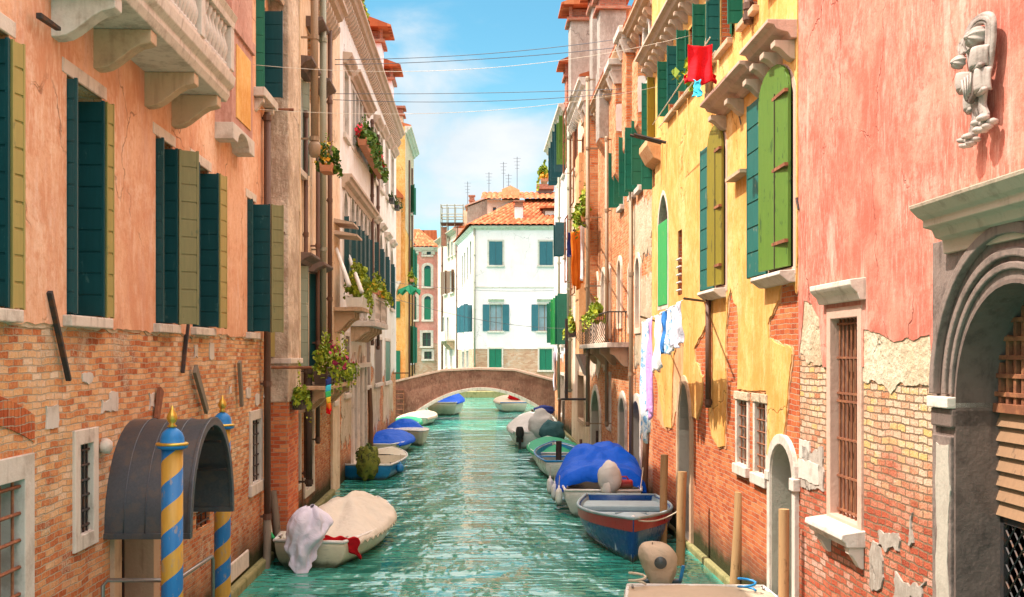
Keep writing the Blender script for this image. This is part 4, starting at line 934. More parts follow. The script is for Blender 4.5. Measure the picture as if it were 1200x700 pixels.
# roof garden and chimneys on the white palace
planter('roof_garden', 'flowering shrubs in tubs along the palace roof edge', L3.world(6.0, -0.2, 14.75), (7.0, 0.5), 'leaf_y', 'flower_r', 1500, 'terracotta', rzL, 0.35, 0.2, 0.7, 300)
finish(L3, 'brick_crumble')
def chimney(parent_fac, s, out, z0, z1, w, mat, captype='hood', name='chimney', d=None):
    d = d or w; b = MB(); b.box(s - w / 2, s + w / 2, -out - d / 2, -out + d / 2, z0, z1); c = b.build(name, M[mat], parent_fac.root, bev=0.02)
    t = MB()
    if captype == 'hood':
        t.box(s - w * .62, s + w * .62, -out - d * .62, -out + d * .62, z1 + 0.003, z1 + .12)
        for ex in (-.5, .5):
            for ey in (-.5, .5): t.box(s + ex * w - .06, s + ex * w + .06, -out + ey * d - .06, -out + ey * d + .06, z1 + .12, z1 + .55)
        t.box(s - w * .4, s + w * .4, -out - d * .4, -out + d * .4, z1 + .12, z1 + .5)
        t.build('chimney_head', M['brick_chimney'], c)
        r = MB(); e = w * .85; r.add([(s - e, -out - e, z1 + .55), (s + e, -out - e, z1 + .55), (s + e, -out + e, z1 + .55), (s - e, -out + e, z1 + .55), (s - e, -out, z1 + 1.0), (s + e, -out, z1 + 1.0), (s - e, -out - e, z1 + .62), (s + e, -out - e, z1 + .62), (s + e, -out + e, z1 + .62), (s - e, -out + e, z1 + .62)],
              [(3, 2, 1, 0), (6, 7, 5, 4), (8, 9, 4, 5), (0, 1, 7, 6), (2, 3, 9, 8), (1, 2, 8, 5, 7), (3, 0, 6, 4, 9)]); r.build('chimney_roof', M['tile'], c)
    elif captype == 'flat':
        t.box(s - w * .65, s + w * .65, -out - d * .65, -out + d * .65, z1 + .003, z1 + .1); t.box(s - w * .5, s + w * .5, -out - d * .5, -out + d * .5, z1 + .1, z1 + .45); t.box(s - w * .68, s + w * .68, -out - d * .68, -out + d * .68, z1 + .45, z1 + .58)
        t.build('chimney_head', M['brick_chimney'], c)
    return c
for (px, yt, yb, w_) in ((427, 55, 110, 1.2), (441, 98, 140, 1.2)):
    o_ = -0.5; s = L3.s(px + 4, o_); Yc = L3.Y(px + 4, o_); chimney(L3, s, o_, 14.4, gz(yt, Yc), w_, 'pl_clean', 'hood')
ral = MB(); s0_ = L3.s(402, -.6); 
for k in range(5): ral.tube([(s0_ + k * 1.4, 1.0, 14.9), (s0_ + k * 1.4, 1.0, 16.9)], 0.035, 5)
ral.tube([(s0_, 1.0, 16.9), (s0_ + 5.6, 1.0, 16.9)], 0.035, 5); ral.tube([(s0_, 1.0, 16.1), (s0_ + 5.6, 1.0, 16.1)], 0.03, 5); ral.build('terrace_railing', M['green'], L3.root)

# ------------------------------------------------------------------ left side, tall narrow yellow house by the bridge
L4 = Fac('house', 'tall narrow yellow house just beyond the bridge with orange corbelled chimney', lineL(67.3, -0.5), lineL(76, -0.5), 17.6, 10); L4.sheets = []
sheet(L4, [(0, 11.4, .6), (L4.L, 11.2, 0), (L4.L, 17.6, 0), (0, 17.6, 0)], 0.02, 'pl_beige', 0.1, 0.2, 8, px=False)
cornice(L4, -0.2, L4.L + .2, 17.2, 17.6, 0.4, 'stone', 0)
cb = MB(); cb.box(-.5, -.004, .25, 1.0, 8.2, 13.2); ch = cb.build('chimney_breast', M['pl_orangefar'], L4.root); MB().prism([(.25, 8.197), (1.0, 8.197), (.62, 7.4)], -.5, -.004, 'yz').build('corbel', M['stone'], ch)
MB().prism([(.1, 13.203), (1.15, 13.203), (1.15, 13.35), (.62, 13.9), (.1, 13.35)], -.65, .15, 'yz').build('chimney_roof', M['tile'], ch)
for y_, z0, z1 in ((.3, 2.2, 4.0), (.3, 6.0, 7.0), (1.25, 14.3, 15.8)): MB().box(-.06, -.004, y_, y_ + .42, z0, z1).build('shutter', M['green'], L4.root)
for s, z0, z1 in ((3.6, 3.2, 5.6), (6.4, 3.2, 5.6), (3.6, 8.2, 10.6), (6.4, 8.2, 10.6), (5, 13, 14.8)):
    w = window(L4, s, s + .9, z0, z1, trim=(0.12, 0.04, 'stone'), sill=(0.15, 0.12, 0.12, 'stone'))
    leaf(L4, w, (s - .02, 0.05), (s - .5, 0.3), z0, z1, M['green'], 0.4); leaf(L4, w, (s + .92, 0.05), (s + 1.2, 0.3), z0, z1, M['green'], 0.4)
for s in (2.6, 5.6): 
    o = MB().tube([(s, -.1, 2), (s, -.1, 16)], 0.06, 6).build('downpipe', M['pipe_brown'], L4.root, True)
planter('window_planter', 'tiny green plant hanging high on the narrow yellow house', L4.world(.3, 0.4, 8.2), (0.9, 0.25), 'leaf_y', None, 160, 'terracotta', rzL, 0.2, 0.13, 0.35)
pr_ = empty('parasol', L3.world(L3.L - 1.6, .75, 0.0)); tag(pr_, 'small green sunshade on a thin stick at the bridge end of the white palace', 'sunshade')
MB().tube([(0, 0, 2.7), (0, 0, 7.0)], 0.03, 6).tube([(0, 0, 2.9), (-.8, .0, 2.9)], .03, 6).build('pole', M['wood_brown'], pr_)
MB().grid(lambda u, v: (0.55 * v * math.cos(6.283 * u), .5 * v * math.sin(6.283 * u), 7.05 - 0.35 * v + 0.12 * v * math.cos(6.283 * u * 7)), 28, 4, True).build('canopy', M['tarp_green'], pr_, solid=0.02)
finish(L4, 'pl_yellow')
chimney(L4, 2.0, -0.7, 17.4, 18.6, 0.9, 'pl_beige', 'flat')


# ------------------------------------------------------------------ right side, nearest house: pink plaster over pale brick
def lineP(Y, off=0.0): return (3.742 - 0.045 * (Y - 14.4) + off, Y)
R1 = Fac('house', 'pink plastered house with flaking brick, dark stone portal and tall barred window', lineP(14.4), lineP(4.5), 11.8, 9); R1.sheets = []
LP = R1.L; cP = R1.s(1194); RI = 1.02; RO = 1.4; ZS = 3.37
top = [(0, 11.8, 0), (0, R1.z(938, 392), 1)]
def pz(F, px, py): return (F.s(px), F.z(px, py))
pk = [(0, 11.8), pz(R1, 937.5, 420) + (.5,), pz(R1, 944, 352) + (.6,), pz(R1, 953, 356) + (.5,), pz(R1, 962, 372) + (.5,), pz(R1, 966, 430) + (.2,), pz(R1, 1014, 430) + (.4,), pz(R1, 1014, 386) + (.8,), pz(R1, 1050, 401) + (.8,), pz(R1, 1092, 392) + (.4,), pz(R1, 1097, 470) + (0,), (LP, 3.4), (LP, 11.8)]
sheet(R1, [(p[0], p[1], p[2] if len(p) > 2 else 0) for p in pk], 0.022, 'pl_pink', 0.05, 0.035, 31, px=False, under='pl_cream')
sheet(R1, [pz(R1, 938.5, 340) + (0,), pz(R1, 938.5, 412) + (1,), pz(R1, 967, 428) + (0,), pz(R1, 967, 350) + (0,)], 0.012, 'pl_beige', 0.08, 0.04, 32, px=False)
sheet(R1, [pz(R1, 1012, 375) + (0,), pz(R1, 1012, 447) + (1,), pz(R1, 1045, 462) + (1,), pz(R1, 1075, 452) + (1,), pz(R1, 1097, 462) + (0,), pz(R1, 1097, 380) + (0,)], 0.012, 'pl_beige', 0.07, 0.035, 33, px=False)
for i, (x0, x1, y0, y1) in enumerate(((1029, 1055, 620, 645), (1048, 1088, 672, 712), (1066, 1072, 600, 640), (940, 966, 520, 575), (1020, 1034, 640, 690))):
    a, b, za, zb = R1.rc(x0, x1, y0, y1); sheet(R1, [(a, za, 1.3), (b, za + .04, 1.3), (b - .03, zb, 1.3), (a + .05, zb - .05, 1.3)], 0.02, 'pl_grey', 0.06, 0.03, 34 + i, px=False)
# barred window with hood and bracketed sill
a, b, z0, z1 = R1.rc(975.5, 1008, 372, 609)
w = window(R1, a, b, z0, z1, depth=0.24, frame='frame_brown', nx=1, nz=1, trim=(0.12, 0.035, 'stone_pink'), hood=(0.24, 0.22, 0.2, 'stone', 0.17))
g = MB()
for i in range(7): c = a + (b - a) * (i + .5) / 7; g.tube([(c, 0.07, z0), (c, 0.07, z1)], 0.015, 6)
for t in (.03, .2, .39, .58, .62, .8, .97): g.box(a, b, 0.05, 0.085, z0 + (z1 - z0) * t - .012, z0 + (z1 - z0) * t + .012)
g.build('grille', M['rust'], w)
MB().box(a + .01, b - .01, 0.2, 0.23, z0 + .01, z1 - .01).build('shutter', M['frame_brown'], w)
sl = MB(); sl.prism([(0.1, z0 - .02), (-.26, z0 - .07), (-.27, z0 - .13), (-.22, z0 - .17), (-.20, z0 - .22), (0.0, z0 - .22)], a - .22, b + .16, 'yz'); sl.build('sill', M['stone_white'], w, bev=0.012)
for c in (a - .1, b + .06): bracket(R1, c, 0.13, z0 - .46, z0 - .215, 0.17, 'stone', w, 'sill_bracket')
# portal
hole = archp(cP - RI, cP + RI, -0.4, ZS, RI, 'round', 24); R1.holes.append(hole)
s0 = R1.s(1099); por = MB(); plate(por, [rectp(s0, LP, -0.8, R1.z(1099, 285))], [hole], -0.05, 0.03); portal = por.build('portal', M['stone_portal'], R1.root, bev=0.006)
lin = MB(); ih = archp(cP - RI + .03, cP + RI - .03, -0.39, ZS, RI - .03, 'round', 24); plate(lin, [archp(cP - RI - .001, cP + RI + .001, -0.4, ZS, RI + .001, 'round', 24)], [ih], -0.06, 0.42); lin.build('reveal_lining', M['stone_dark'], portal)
for k, (r0, r1_, o_) in enumerate(((1.03, 1.09, .085), (1.13, 1.20, .10), (1.31, 1.40, .13))):
    ao = [(cP + r1_ * math.cos(math.pi * i / 28), ZS + .07 + r1_ * math.sin(math.pi * i / 28)) for i in range(29)]; ai = [(cP + r0 * math.cos(math.pi * i / 28), ZS + .07 + r0 * math.sin(math.pi * i / 28)) for i in range(28, -1, -1)]
    MB().prism(ao + ai, -o_, -.048, 'xz').build('archivolt', M['stone_portal'], portal, bev=0.012)
for sg in (-1,):
    x0, x1 = sorted((cP + sg * (RI - .03), cP + sg * 1.42))
    MB().box(x0, x1, -.14, .40, ZS - .05, ZS + .05).build('impost', M['stone'], portal, bev=0.01); MB().box(x0, x1, -.10, .38, ZS - .22, ZS - .055).build('impost_band', M['stone_dark'], portal, bev=0.015)
    MB().box(x0 + .0, x1 - .05, -.085, -.03, -.6, ZS - .3).build('pilaster', M['stone_portal'], portal, bev=0.01)
    pn = MB(); plate(pn, [ragged([(x1 - .33, 1.4, 1), (x1 - .07, 1.4, 1), (x1 - .07, 3.0, 1), (x1 - .33, 3.0, 1)], .04, .05, 3)], [], -.092, -.08); pn.build('limewash_patch', M['reveal'], portal)
zc_ = R1.z(1092, 285, .1); zt_ = R1.z(1070, 241.5, .38); sc0 = R1.s(1068, .38)
co = MB(); H_ = zt_ - zc_
co.prism([(.02, zc_ - .12), (-.09, zc_ - .12), (-.10, zc_), (-.17, zc_ + .02), (-.2, zc_ + H_ * .3), (-.28, zc_ + H_ * .36), (-.28, zc_ + H_ * .58), (-.33, zc_ + H_ * .66), (-.40, zc_ + H_ * .9), (-.41, zt_), (.02, zt_ + .03)], sc0, LP, 'yz'); co.build('portal_cornice', M['stone_cornice'], portal, bev=0.008)
# door leaves: grille in the arch, slatted shutter, lattice gate
gt = MB(); x0, x1 = cP - RI + .03, cP + RI - .03
for i in range(15):
    c = x0 + (x1 - x0) * (i + .5) / 15; zz = ZS + math.sqrt(max(0.01, (RI - .03) ** 2 - (c - cP) ** 2)); gt.box(c - .022, c + .022, .30, .345, ZS - .02, zz)
for k in range(6): gt.box(x0, x1, .285, .31, ZS + .06 + .16 * k, ZS + .10 + .16 * k)
gt.box(x0, x1, .27, .36, ZS - .08, ZS)
gate = gt.build('arch_grille', M['rust'], portal, bev=0.004)
sb = MB()
for k in range(7): sb.prism([(.30, ZS - .2 - .13 * k), (.345, ZS - .2 - .13 * k + .125), (.37, ZS - .2 - .13 * k + .125), (.37, ZS - .2 - .13 * k)], x0, x1, 'yz')
sb.build('slatted_panel', M['slat_wood'], portal)
la = MB(); zl = ZS - 1.05
for i in range(-14, 16):
    xa = x0 + i * .15
    for sg in (1, -1):
        p = []; 
        for t in range(0, 25):
            x = xa + (t * .1 if sg > 0 else 2.2 - t * .1); z = zl - t * .1
            if x0 <= x <= x1 and z > -.4: p.append((x, .36 + .006 * sg, z))
        if len(p) > 1: la.tube([p[0], p[-1]], .009, 4)
la.box(x0, x0 + .06, .34, .38, -.4, zl + .08).box(x0, x1, .34, .38, zl, zl + .08)
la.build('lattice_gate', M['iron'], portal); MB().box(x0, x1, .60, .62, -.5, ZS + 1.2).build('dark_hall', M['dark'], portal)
tie(R1, (936.5, 232), (939, 246), .03, .05, 'iron')
MB().box(0, 3.4, -.10, 0, -.6, .16).build('plinth_kerb', M['kerb'], R1.root, bev=.03)
# stone quoins low on the corner
for (x0, x1, y0, y1, o_) in ((938, 950, 516, 538, .02), (938, 962, 541, 564, .03)):
    a, b, za, zb = R1.rc(x0, x1, y0, y1); P = ragged([(a, za, 1), (b, za, 1), (b, zb, 1), (a, zb, 1)], .03, .04, x0); bb = MB(); plate(bb, [P], [], -o_, 0); bb.build('stone_block', M['stone_white'], R1.root)
finish(R1, 'brick_pale')

# carved relief on the pink wall
zr = lambda py: gz(py, 9.42)
rel = empty('stone_relief', R1.world(R1.s(1160), 0.02, 5.95), math.atan2(R1.u.y, R1.u.x)); rel.scale = (1.5, 1.25, .95); tag(rel, 'grey carved stone relief of crossed scrolls and heads hanging on the pink wall', 'sculpture')
def rp(px, py): return ((px - 1150) / 1300 * 9.42 * 1.12, zr(py) - 5.95)
def ribbon(name, pts, w, y0, th=.05, edge=.016):
    """a carved band following pts (photo pixels + depth), rounded, with raised edges"""
    P = [Vector((*rp(p[0], p[1]), y0 + (p[2] if len(p) > 2 else 0))) for p in pts]; Q = []
    for i in range(len(P) - 1):
        p0, p1, p2, p3 = P[max(i - 1, 0)], P[i], P[i + 1], P[min(i + 2, len(P) - 1)]
        for k in range(6):
            t = k / 6; Q.append(0.5 * ((2 * p1) + (-p0 + p2) * t + (2 * p0 - 5 * p1 + 4 * p2 - p3) * t * t + (-p0 + 3 * p1 - 3 * p2 + p3) * t ** 3))
    Q.append(P[-1]); n = len(Q) - 1; mb = MB()
    def fn(u, v):
        f = u * n; i = min(int(f), n - 1); q = Q[i].lerp(Q[i + 1], f - i); d = (Q[min(i + 1, n)] - Q[max(i - 1, 0)]); d.z = 0; d.normalize(); nn = Vector((-d.y, d.x, 0)); a = v * 2 - 1
        o = q + nn * (w / 2 * a); e = edge if abs(a) > .7 else 0; return (o.x, -(o.z + th * (1 - a * a) ** .5 * .6 + e), o.y)
    mb.grid(fn, n, 10); return mb.build(name, M['stone_grey'], rel, True, solid=.035)
ribbon('scroll_band', [(1143, 60), (1139, 46), (1146, 33), (1158, 30), (1170, 38), (1172, 54), (1170, 75), (1166, 95), (1160, 118), (1158, 135), (1163, 150)], .075, .05)
ribbon('scroll_band', [(1127, 58), (1126, 47), (1133, 44), (1138, 56), (1143, 78), (1147, 104), (1149, 128), (1147, 148), (1141, 164)], .07, .03)
sh_ = MB(); pts = [rp(1142, 97), rp(1161, 93), rp(1162, 112), rp(1158, 122), rp(1152, 130), rp(1146, 124), rp(1142, 112)]; sh_.prism(pts, -.10, -.14, 'xz'); shield = sh_.build('shield', M['stone_dark'], rel, bev=.012)
rbm = MB()
for k in range(4): a = rp(1143.5 + 4.5 * k, 97 - k); b = rp(1148 + 2.6 * k, 124 - abs(k - 1) * 3); rbm.tube([(a[0], -.145, a[1]), (b[0], -.145, b[1])], .008, 5)
rbm.build('shield_ribs', M['stone_grey'], shield, True)
for (px, py, w_, h_, yy, tl) in ((1163, 80, .15, .165, .09, .1), (1166, 108, .12, .19, .08, .0), (1131, 95, .10, .15, .05, -.05), (1138, 121, .075, .17, .03, .05)):
    c = rp(px, py); b = MB()
    b.grid(lambda u, v: (c[0] + w_ * (u - .5) + tl * h_ * (v - .5), -yy - .055 * math.sin(math.pi * (.15 + .85 * u)) - .03 * v * (1 - v), c[1] + h_ * (v - .5) + .012 * math.sin(u * 3.1)), 12, 8); b.build('scroll_leaf', M['stone_grey'], rel, True, solid=.03)
    MB().tube([(c[0] - w_ * .5 - tl * h_ * .5, -yy - .02, c[1] - h_ * .5), (c[0] + w_ * .5 - tl * h_ * .5, -yy - .05, c[1] - h_ * .5 + .006)], .022, 8).build('curled_edge', M['stone_grey'], rel, True)
for (px, py, r_) in ((1155, 51, .085), (1127, 68, .058)):
    c = rp(px, py); b = MB()
    b.grid(lambda u, v: (lambda th, ph: (c[0] + r_ * math.sin(th) * math.cos(ph) * (1 + .10 * math.sin(7 * ph)), -.09 - r_ * .9 * math.cos(th) * (1 - .12 * math.cos(7 * ph) * math.sin(th)), c[1] + r_ * math.sin(th) * math.sin(ph) * (1 + .10 * math.sin(7 * ph))))(math.pi * .62 * v, 6.283 * u), 42, 12, True); b.ellipsoid((c[0], -.09 - r_ * .9, c[1]), (r_ * .22,) * 3, 8, 6)
    b.build('rosette', M['stone_grey'], rel, True)
for (px, py, k_) in ((1165, 158, 1.0), (1143, 171, .8)):
    c = rp(px, py); b = MB()
    for k in range(9): b.ellipsoid((c[0] + .052 * k_ * math.cos(k * .7), -.07 - .05 * abs(math.sin(k * 1.9)), c[1] + .055 * k_ * math.sin(k * .7)), (.034 * k_, .04, .03 * k_), 8, 6, .25, k + px)
    b.ellipsoid((c[0], -.10, c[1]), (.03, .03, .03), 8, 6); b.build('leaf_tassel', M['stone_grey'], rel, True)

# ------------------------------------------------------------------ right side, yellow house
R2 = Fac('house', 'yellow plastered house with torn plaster over red brick and green shutters', lineR(26.6), lineR(14.43), 10.85, 9); R2.sheets = []
yl = [(765.3, -160, 0), (765.3, 432, .5), (771, 445, .6), (775, 470, .6), (780, 500, .5), (788, 502, .4), (789, 455, .8), (791, 415, 1), (797, 392, 1), (800, 378, .5), (803, 398, .6), (802, 440, .6), (806, 448, .8), (810, 486, .6), (818, 492, .6), (824, 470, .6), (825, 442, 1), (816, 425, 1), (815, 408, 1), (824, 392, 1), (831, 376, .8), (836, 377, .6), (836, 440, .5), (832, 485, .5), (836, 512, .4), (843, 524, .4), (851, 523, .5), (852, 470, .8), (852, 400, .8), (855, 352, .6), (858.5, 337, .3), (861, 352, .6), (866, 360, .8), (867, 400, .6), (866, 456, .5), (900, 458, .4), (900, 532, .6), (905, 538, .5), (913, 528, .6), (921, 505, .6), (926, 450, .7), (930, 415, .5), (929, 408, .6), (915, 404, .8), (903, 397, .6), (902, 380, .7), (909, 362, .8), (915, 352, .7), (918, 333, .3), (932, 333, .4), (935, 344, .2), (937, 300, 0), (937, -420, 0)]
sheet(R2, yl, 0.030, 'pl_yellow', 0.05, 0.05, 41, under='pl_orangefar')
s_end = R2.L
# ochre undercoat patches
for i, pp_ in enumerate((((789, 500, 1), (790, 420, 1), (800, 385, 1), (804, 445, 1), (797, 465, 1)), ((770, 490, 1), (772, 440, .5), (781, 445, .5), (782, 505, 1)))):
    sheet(R2, list(pp_), 0.012, 'pl_orangefar', 0.06, 0.06, 50 + i)
cornice(R2, -.1, R2.L - .05, 10.6, 10.9, 0.42, 'stone_cornice', 0)
ec = R2.root
for i in range(22): bracket(R2, 0.15 + i * .55, .13, 10.36, 10.597, .30, 'stone_cornice', ec, 'eave_bracket')
# stepped hood course over the tall windows
h0 = R2.s(820, .42); h1 = R2.s(866, .42); h2 = R2.L
for (a, b, z) in ((h0, h1, 7.80), (h1 + .01, h2 - .01, 7.92)):
    c = cornice(R2, a, b, z, z + .24, 0.42, 'stone_pink', 0, 'hood_course')
    n = 3 if a == h0 else 3
    for i in range(n): bracket(R2, a + .2 + (b - a - .4) * i / (n - 1), .2, z - .25, z - .003, .30, 'stone_cornice', c)
# upper row of windows with half-open shutters
for i, (px, wd) in enumerate(((785, .9), (797, .85), (809, .8), (829, .85), (846, .85), (873, .9), (905, .9))):
    s = R2.s(px); w = window(R2, s, s + wd, 8.97, 10.18, depth=.2, frame='frame_brown', nx=2, nz=1, sill=(.10, .1, .13, 'stone_tan'))
    leaf(R2, w, (s - .03, .02), (s - .03, .27), 8.98, 10.2, M['green' if i % 3 != 1 else 'teal_worn'], .22)
    if i in (1, 4): leaf(R2, w, (s + wd + .03, .02), (s + wd + .25, .10), 8.98, 10.2, M['green'], .22)
w = window(R2, .12, .5, 7.75, 10.1, depth=.15, frame='green', nx=1, nz=2); leaf(R2, w, (.10, -.0), (.06, .28), 7.72, 10.28, M['green'], .3); leaf(R2, w, (.5, .0), (.56, .22), 8.5, 10.3, M['olive'], .0)
# tall window B (far) and A (near)
def tall(pxl, pxm, pxr, yt, yb, leafm, boardm, sl_a, sl_b):
    a, b = R2.s(pxm), R2.s(pxr); z0 = R2.z((pxm + pxr) / 2, yb); z1 = R2.z((pxm + pxr) / 2, yt)
    zs_ = z1 - .42; w = window(R2, a, b, z0, z1, (None, zs_), depth=.25, frame='frame_brown', nx=2, nz=2, trim=(.10, .04, 'stone_pink'))
    l = MB(); P = [(0, z0 + .02), (b - a - .05, z0 + .02), (b - a - .05, zs_ + .1)] + [((b - a - .05) * (.5 + .5 * math.cos(t)), zs_ + .1 + .40 * math.sin(t)) for t in [math.pi * i / 10 for i in range(1, 10)]] + [(0, zs_ + .1)]
    ang = .16; 
    v0 = [(a + .02 + p[0] * math.cos(ang), -.05 - (b - a - .05) * math.sin(ang) * 0 - (p[0]) * math.sin(ang) * 0 - .10 * (1 - p[0] / (b - a)), p[1]) for p in P]; n = len(v0)
    l.add(v0 + [(x, y - .045, z) for x, y, z in v0], [tuple(range(n)), tuple(range(2 * n - 1, n - 1, -1))] + [(i, i + n, (i + 1) % n + n, (i + 1) % n) for i in range(n)])
    lo = l.build('shutter', M[leafm], w, bev=.004)
    for t in (.13, .5, .86): MB().box(a + (b - a) * .45, b - .02, -.15, -.10, z0 + (z1 - z0) * t - .022, z0 + (z1 - z0) * t + .022).build('shutter_strap', M['rust'], lo)
    jn = MB(); jn.box(a + (b - a) * .55, a + (b - a) * .57, -.15, -.10, z0 + .02, zs_ + .1); jn.build('board_joint', M['wood_dark'], lo)
    c0 = R2.s(pxl); leaf(R2, w, (a - .03, .05), (c0, .07), z0, z1 - .1, M[boardm], .36, .05)
    sl = MB(); sl.prism([(.05, z0 - .03), (-.24, z0 - .05), (-.25, z0 - .1), (-.12, z0 - .2), (0, z0 - .2)], R2.s(sl_a), R2.s(sl_b), 'yz'); sl.build('sill', M['stone_white'], w, bev=.01); return w
tall(826, 841, 853, 152, 336, 'olive', 'teal_worn', 833, 853)
tall(882, 904, 933, 84, 317, 'leafgreen', 'teal_worn', 899, 935)
# narrow green door-height shutter with pointed arch, narrow slatted window
a, b, z0, z1 = R2.rc(773, 784, 228, 358); w = window(R2, a, b, z0, z1, ('point', z0 + (z1 - z0) * .76), depth=.2, frame='wood_dark', nx=1, nz=1, trim=(.10, .035, 'stone'))
MB().box(a + .02, b - .02, -.05, 0.0, z0, z0 + (z1 - z0) * .75).build('shutter', M['bright_green'], w, bev=.01)
a, b, z0, z1 = R2.rc(796, 801, 270, 346); w = window(R2, a, b, z0, z1, depth=.2, frame='wood_dark', nx=1, nz=1, pane='dark')
g = MB()
for k in range(5): g.tube([(a, -.05, z0 + .1 + .16 * k), (b, -.05, z0 + .1 + .16 * k)], .02, 5)
g.build('slats', M['frame_white'], w)
# twin barred windows
for (pa, pb, yt, yb) in ((865, 877, 469, 545), (886, 899.5, 472, 556)):
    a, b, z0, z1 = R2.rc(pa, pb, yt, yb); window(R2, a, b, z0, z1, depth=.3, frame='frame_brown', nx=1, nz=1, pane='dark', trim=(.09, .03, 'stone'), lintel=(.12, .13, .05, 'pl_beige'), sill=(.1, .16, .08, 'stone_white'), bars=(3, 6, 'rust', .14))
# arched water doors
def water_door(F, pa, pb, yt, ysp, kind, doorm, trimm, tw=.16, z0=.12, dep=.34, name='water_door', lining='reveal'):
    a, b = sorted((F.s(pa), F.s(pb))); zt = F.z((pa + pb) / 2, yt); zs_ = F.z((pa + pb) / 2, ysp)
    w = window(F, a, b, z0, zt, (None if kind == 'round' else kind, zs_), depth=dep, frame=doorm, nx=2, nz=2, pane=doorm, trim=(tw, .06, trimm), name=name)
    if kind == 'round': pass
    h = F.holes[-1]; k = .985; cx = (a + b) / 2
    inner = [(cx + (p[0] - cx) * .95, z0 + .01 + (p[1] - z0) * .985) for p in h]; lm = MB(); plate(lm, [[(cx + (p[0] - cx) * 1.001, p[1]) for p in h]], [inner], -.03, dep); lm.build('reveal_lining', M[lining], w)
    return w, a, b, zt, zs_
_aw = archp
def archp(s0, s1, z0, zs, rise=None, kind='round', n=12): return _aw(s0, s1, z0, zs, rise, 'round' if kind in (None, 'round') else 'point', n)
water_door(R2, 797, 811, 449, 505, 'round', 'wood_dark', 'stone_tan')
w, a, b, zt, zs_ = water_door(R2, 906, 933, 520, 560, 'round', 'green', 'stone_white', .13, .1, .36)
for (px0, px1, y0, y1) in ((899, 904, 592, 604), (934, 937, 545, 556)):
    pass
MB().box(b + .0, b + .2, -.10, 0, zs_ - .1, zs_ + .06).build('impost', M['stone_white'], w, bev=.01); MB().box(a - .2, a - .0, -.08, 0, zs_ - .1, zs_ + .03).build('impost', M['stone_white'], w, bev=.01)
pipe(R2, 830, 340, 478, .052, 'pipe_brown', .10); pipe(R2, 877, 0, 28, .07, 'pipe_brown', .1); pipe(R2, 830.5, 45, 120, .06, 'pipe_tan', .1)
MB().box(0, R2.L, -.12, 0, -.6, .12).build('plinth_kerb', M['kerb'], R2.root, bev=.03)
MB().box(R2.s(864), R2.s(882), -.2, -.03, R2.z(873, 208), R2.z(873, 204)).build('wall_bracket', M['stone_tan'], R2.root)
tie(R2, (868, 133), (871, 146), .06, .04, 'iron'); tie(R2, (755, 0), (757, 22), .05, .05, 'iron')
# small cantilevered stone ledge at the far corner with line holders
a, b, z0, z1 = R2.rc(766, 776, 166, 190); MB().prism([(0, z1), (-.35, z1 - .05), (-.35, z1 - .2), (-.2, z0), (0, z0 - .1)], a, b, 'yz').build('stone_corbel', M['pl_orangefar'], R2.root, bev=.02)
bx = MB(); p = R2.s(778); bx.tube([(p, -.05, 8.55), (p - .1, -.75, 8.75)], .035, 6).build('line_bracket', M['iron'], R2.root); MB().tube([(p + .6, -.05, 8.45), (p + .5, -.75, 8.65)], .035, 6).build('line_bracket', M['iron'], R2.root)
finish(R2, 'brick_red', roofh=1.5)

# ------------------------------------------------------------------ right side, crumbling brick house with chimney breasts
R3 = Fac('house', 'crumbling brick and stucco house with chimney breasts, arcaded windows and iron balcony', lineR(42, 0.05), lineR(26.63, 0.05), 12.5, 9); R3.sheets = []
for i, pp_ in enumerate((((746, 330, 1), (765, 320, .5), (765, 395, .6), (756, 440, 1), (744, 432, 1)), ((692, 335, 1), (712, 330, 1), (711, 430, 1), (692, 440, 1)), ((742, 250, 1), (764, 232, 1), (764, 300, 1), (745, 300, 1)))):
    sheet(R3, list(pp_), 0.02, 'pl_beige' if i % 2 == 0 else 'pl_cream', 0.3, 0.1, 60 + i, under='pl_grey')
def breast(F, px, out, zb, zt, w, mat, cap, capm='stone', corb=True, patch=None):
    s = F.s(px); b = MB(); b.box(s - w, s, -out, 0, zb, zt); o = b.build('chimney_breast', M[mat], F.root, bev=.015)
    if cap:
        k = MB(); k.box(s - w - .08, s + .10, -out - .12, 0, zt + .003, zt + .16); k.box(s - w - .16, s + .18, -out - .22, 0, zt + .16, zt + .34); k.build('cap_cornice', M[capm], o, bev=.01)
        for q in (s - .06, s - w + .06): MB().prism([(0, zt - .35), (-out - .04, zt - .35), (-out - .18, zt), (0, zt)], q - .05, q + .14, 'yz').build('cap_bracket', M[capm], o)
    if corb: MB().prism([(0, zb - out * 1.6), (-out, zb - .003), (0, zb - .003)], s - w, s, 'yz').build('corbel', M['brick_crumble'], o)
    if patch: z0_, z1_ = patch; P = ragged([(-out + .02, z0_, 1), (-.02, z0_, 1), (-.02, z1_, .5), (-out + .02, z1_, .5)], .04, .06, px); b = MB(); V, fs, be = region([P], []); b.add([(s + .012, v.x, v.y) for v in V], [tuple(f) for f in fs]); b.build('plaster_patch', M['pl_white'], o, solid=.01)
    return o
breast(R3, 744, .24, 9.4, 12.3, .9, 'brick_crumble', True, 'stone', True, None)
breast(R3, 733.5, .30, 9.0, 11.9, .9, 'brick_crumble', True, 'stone', True, (10.2, 10.95))
breast(R3, 713.5, .32, 10.8, 13.1, 1.0, 'pl_grey', False, 'stone', True)
breast(R3, 700.5, .38, 6.2, 12.6, 1.2, 'brick_crumble', True, 'stone', True)
breast(R3, 757, .22, 9.6, 11.4, 1.0, 'brick_crumble', False, 'stone', True, (9.9, 10.8))
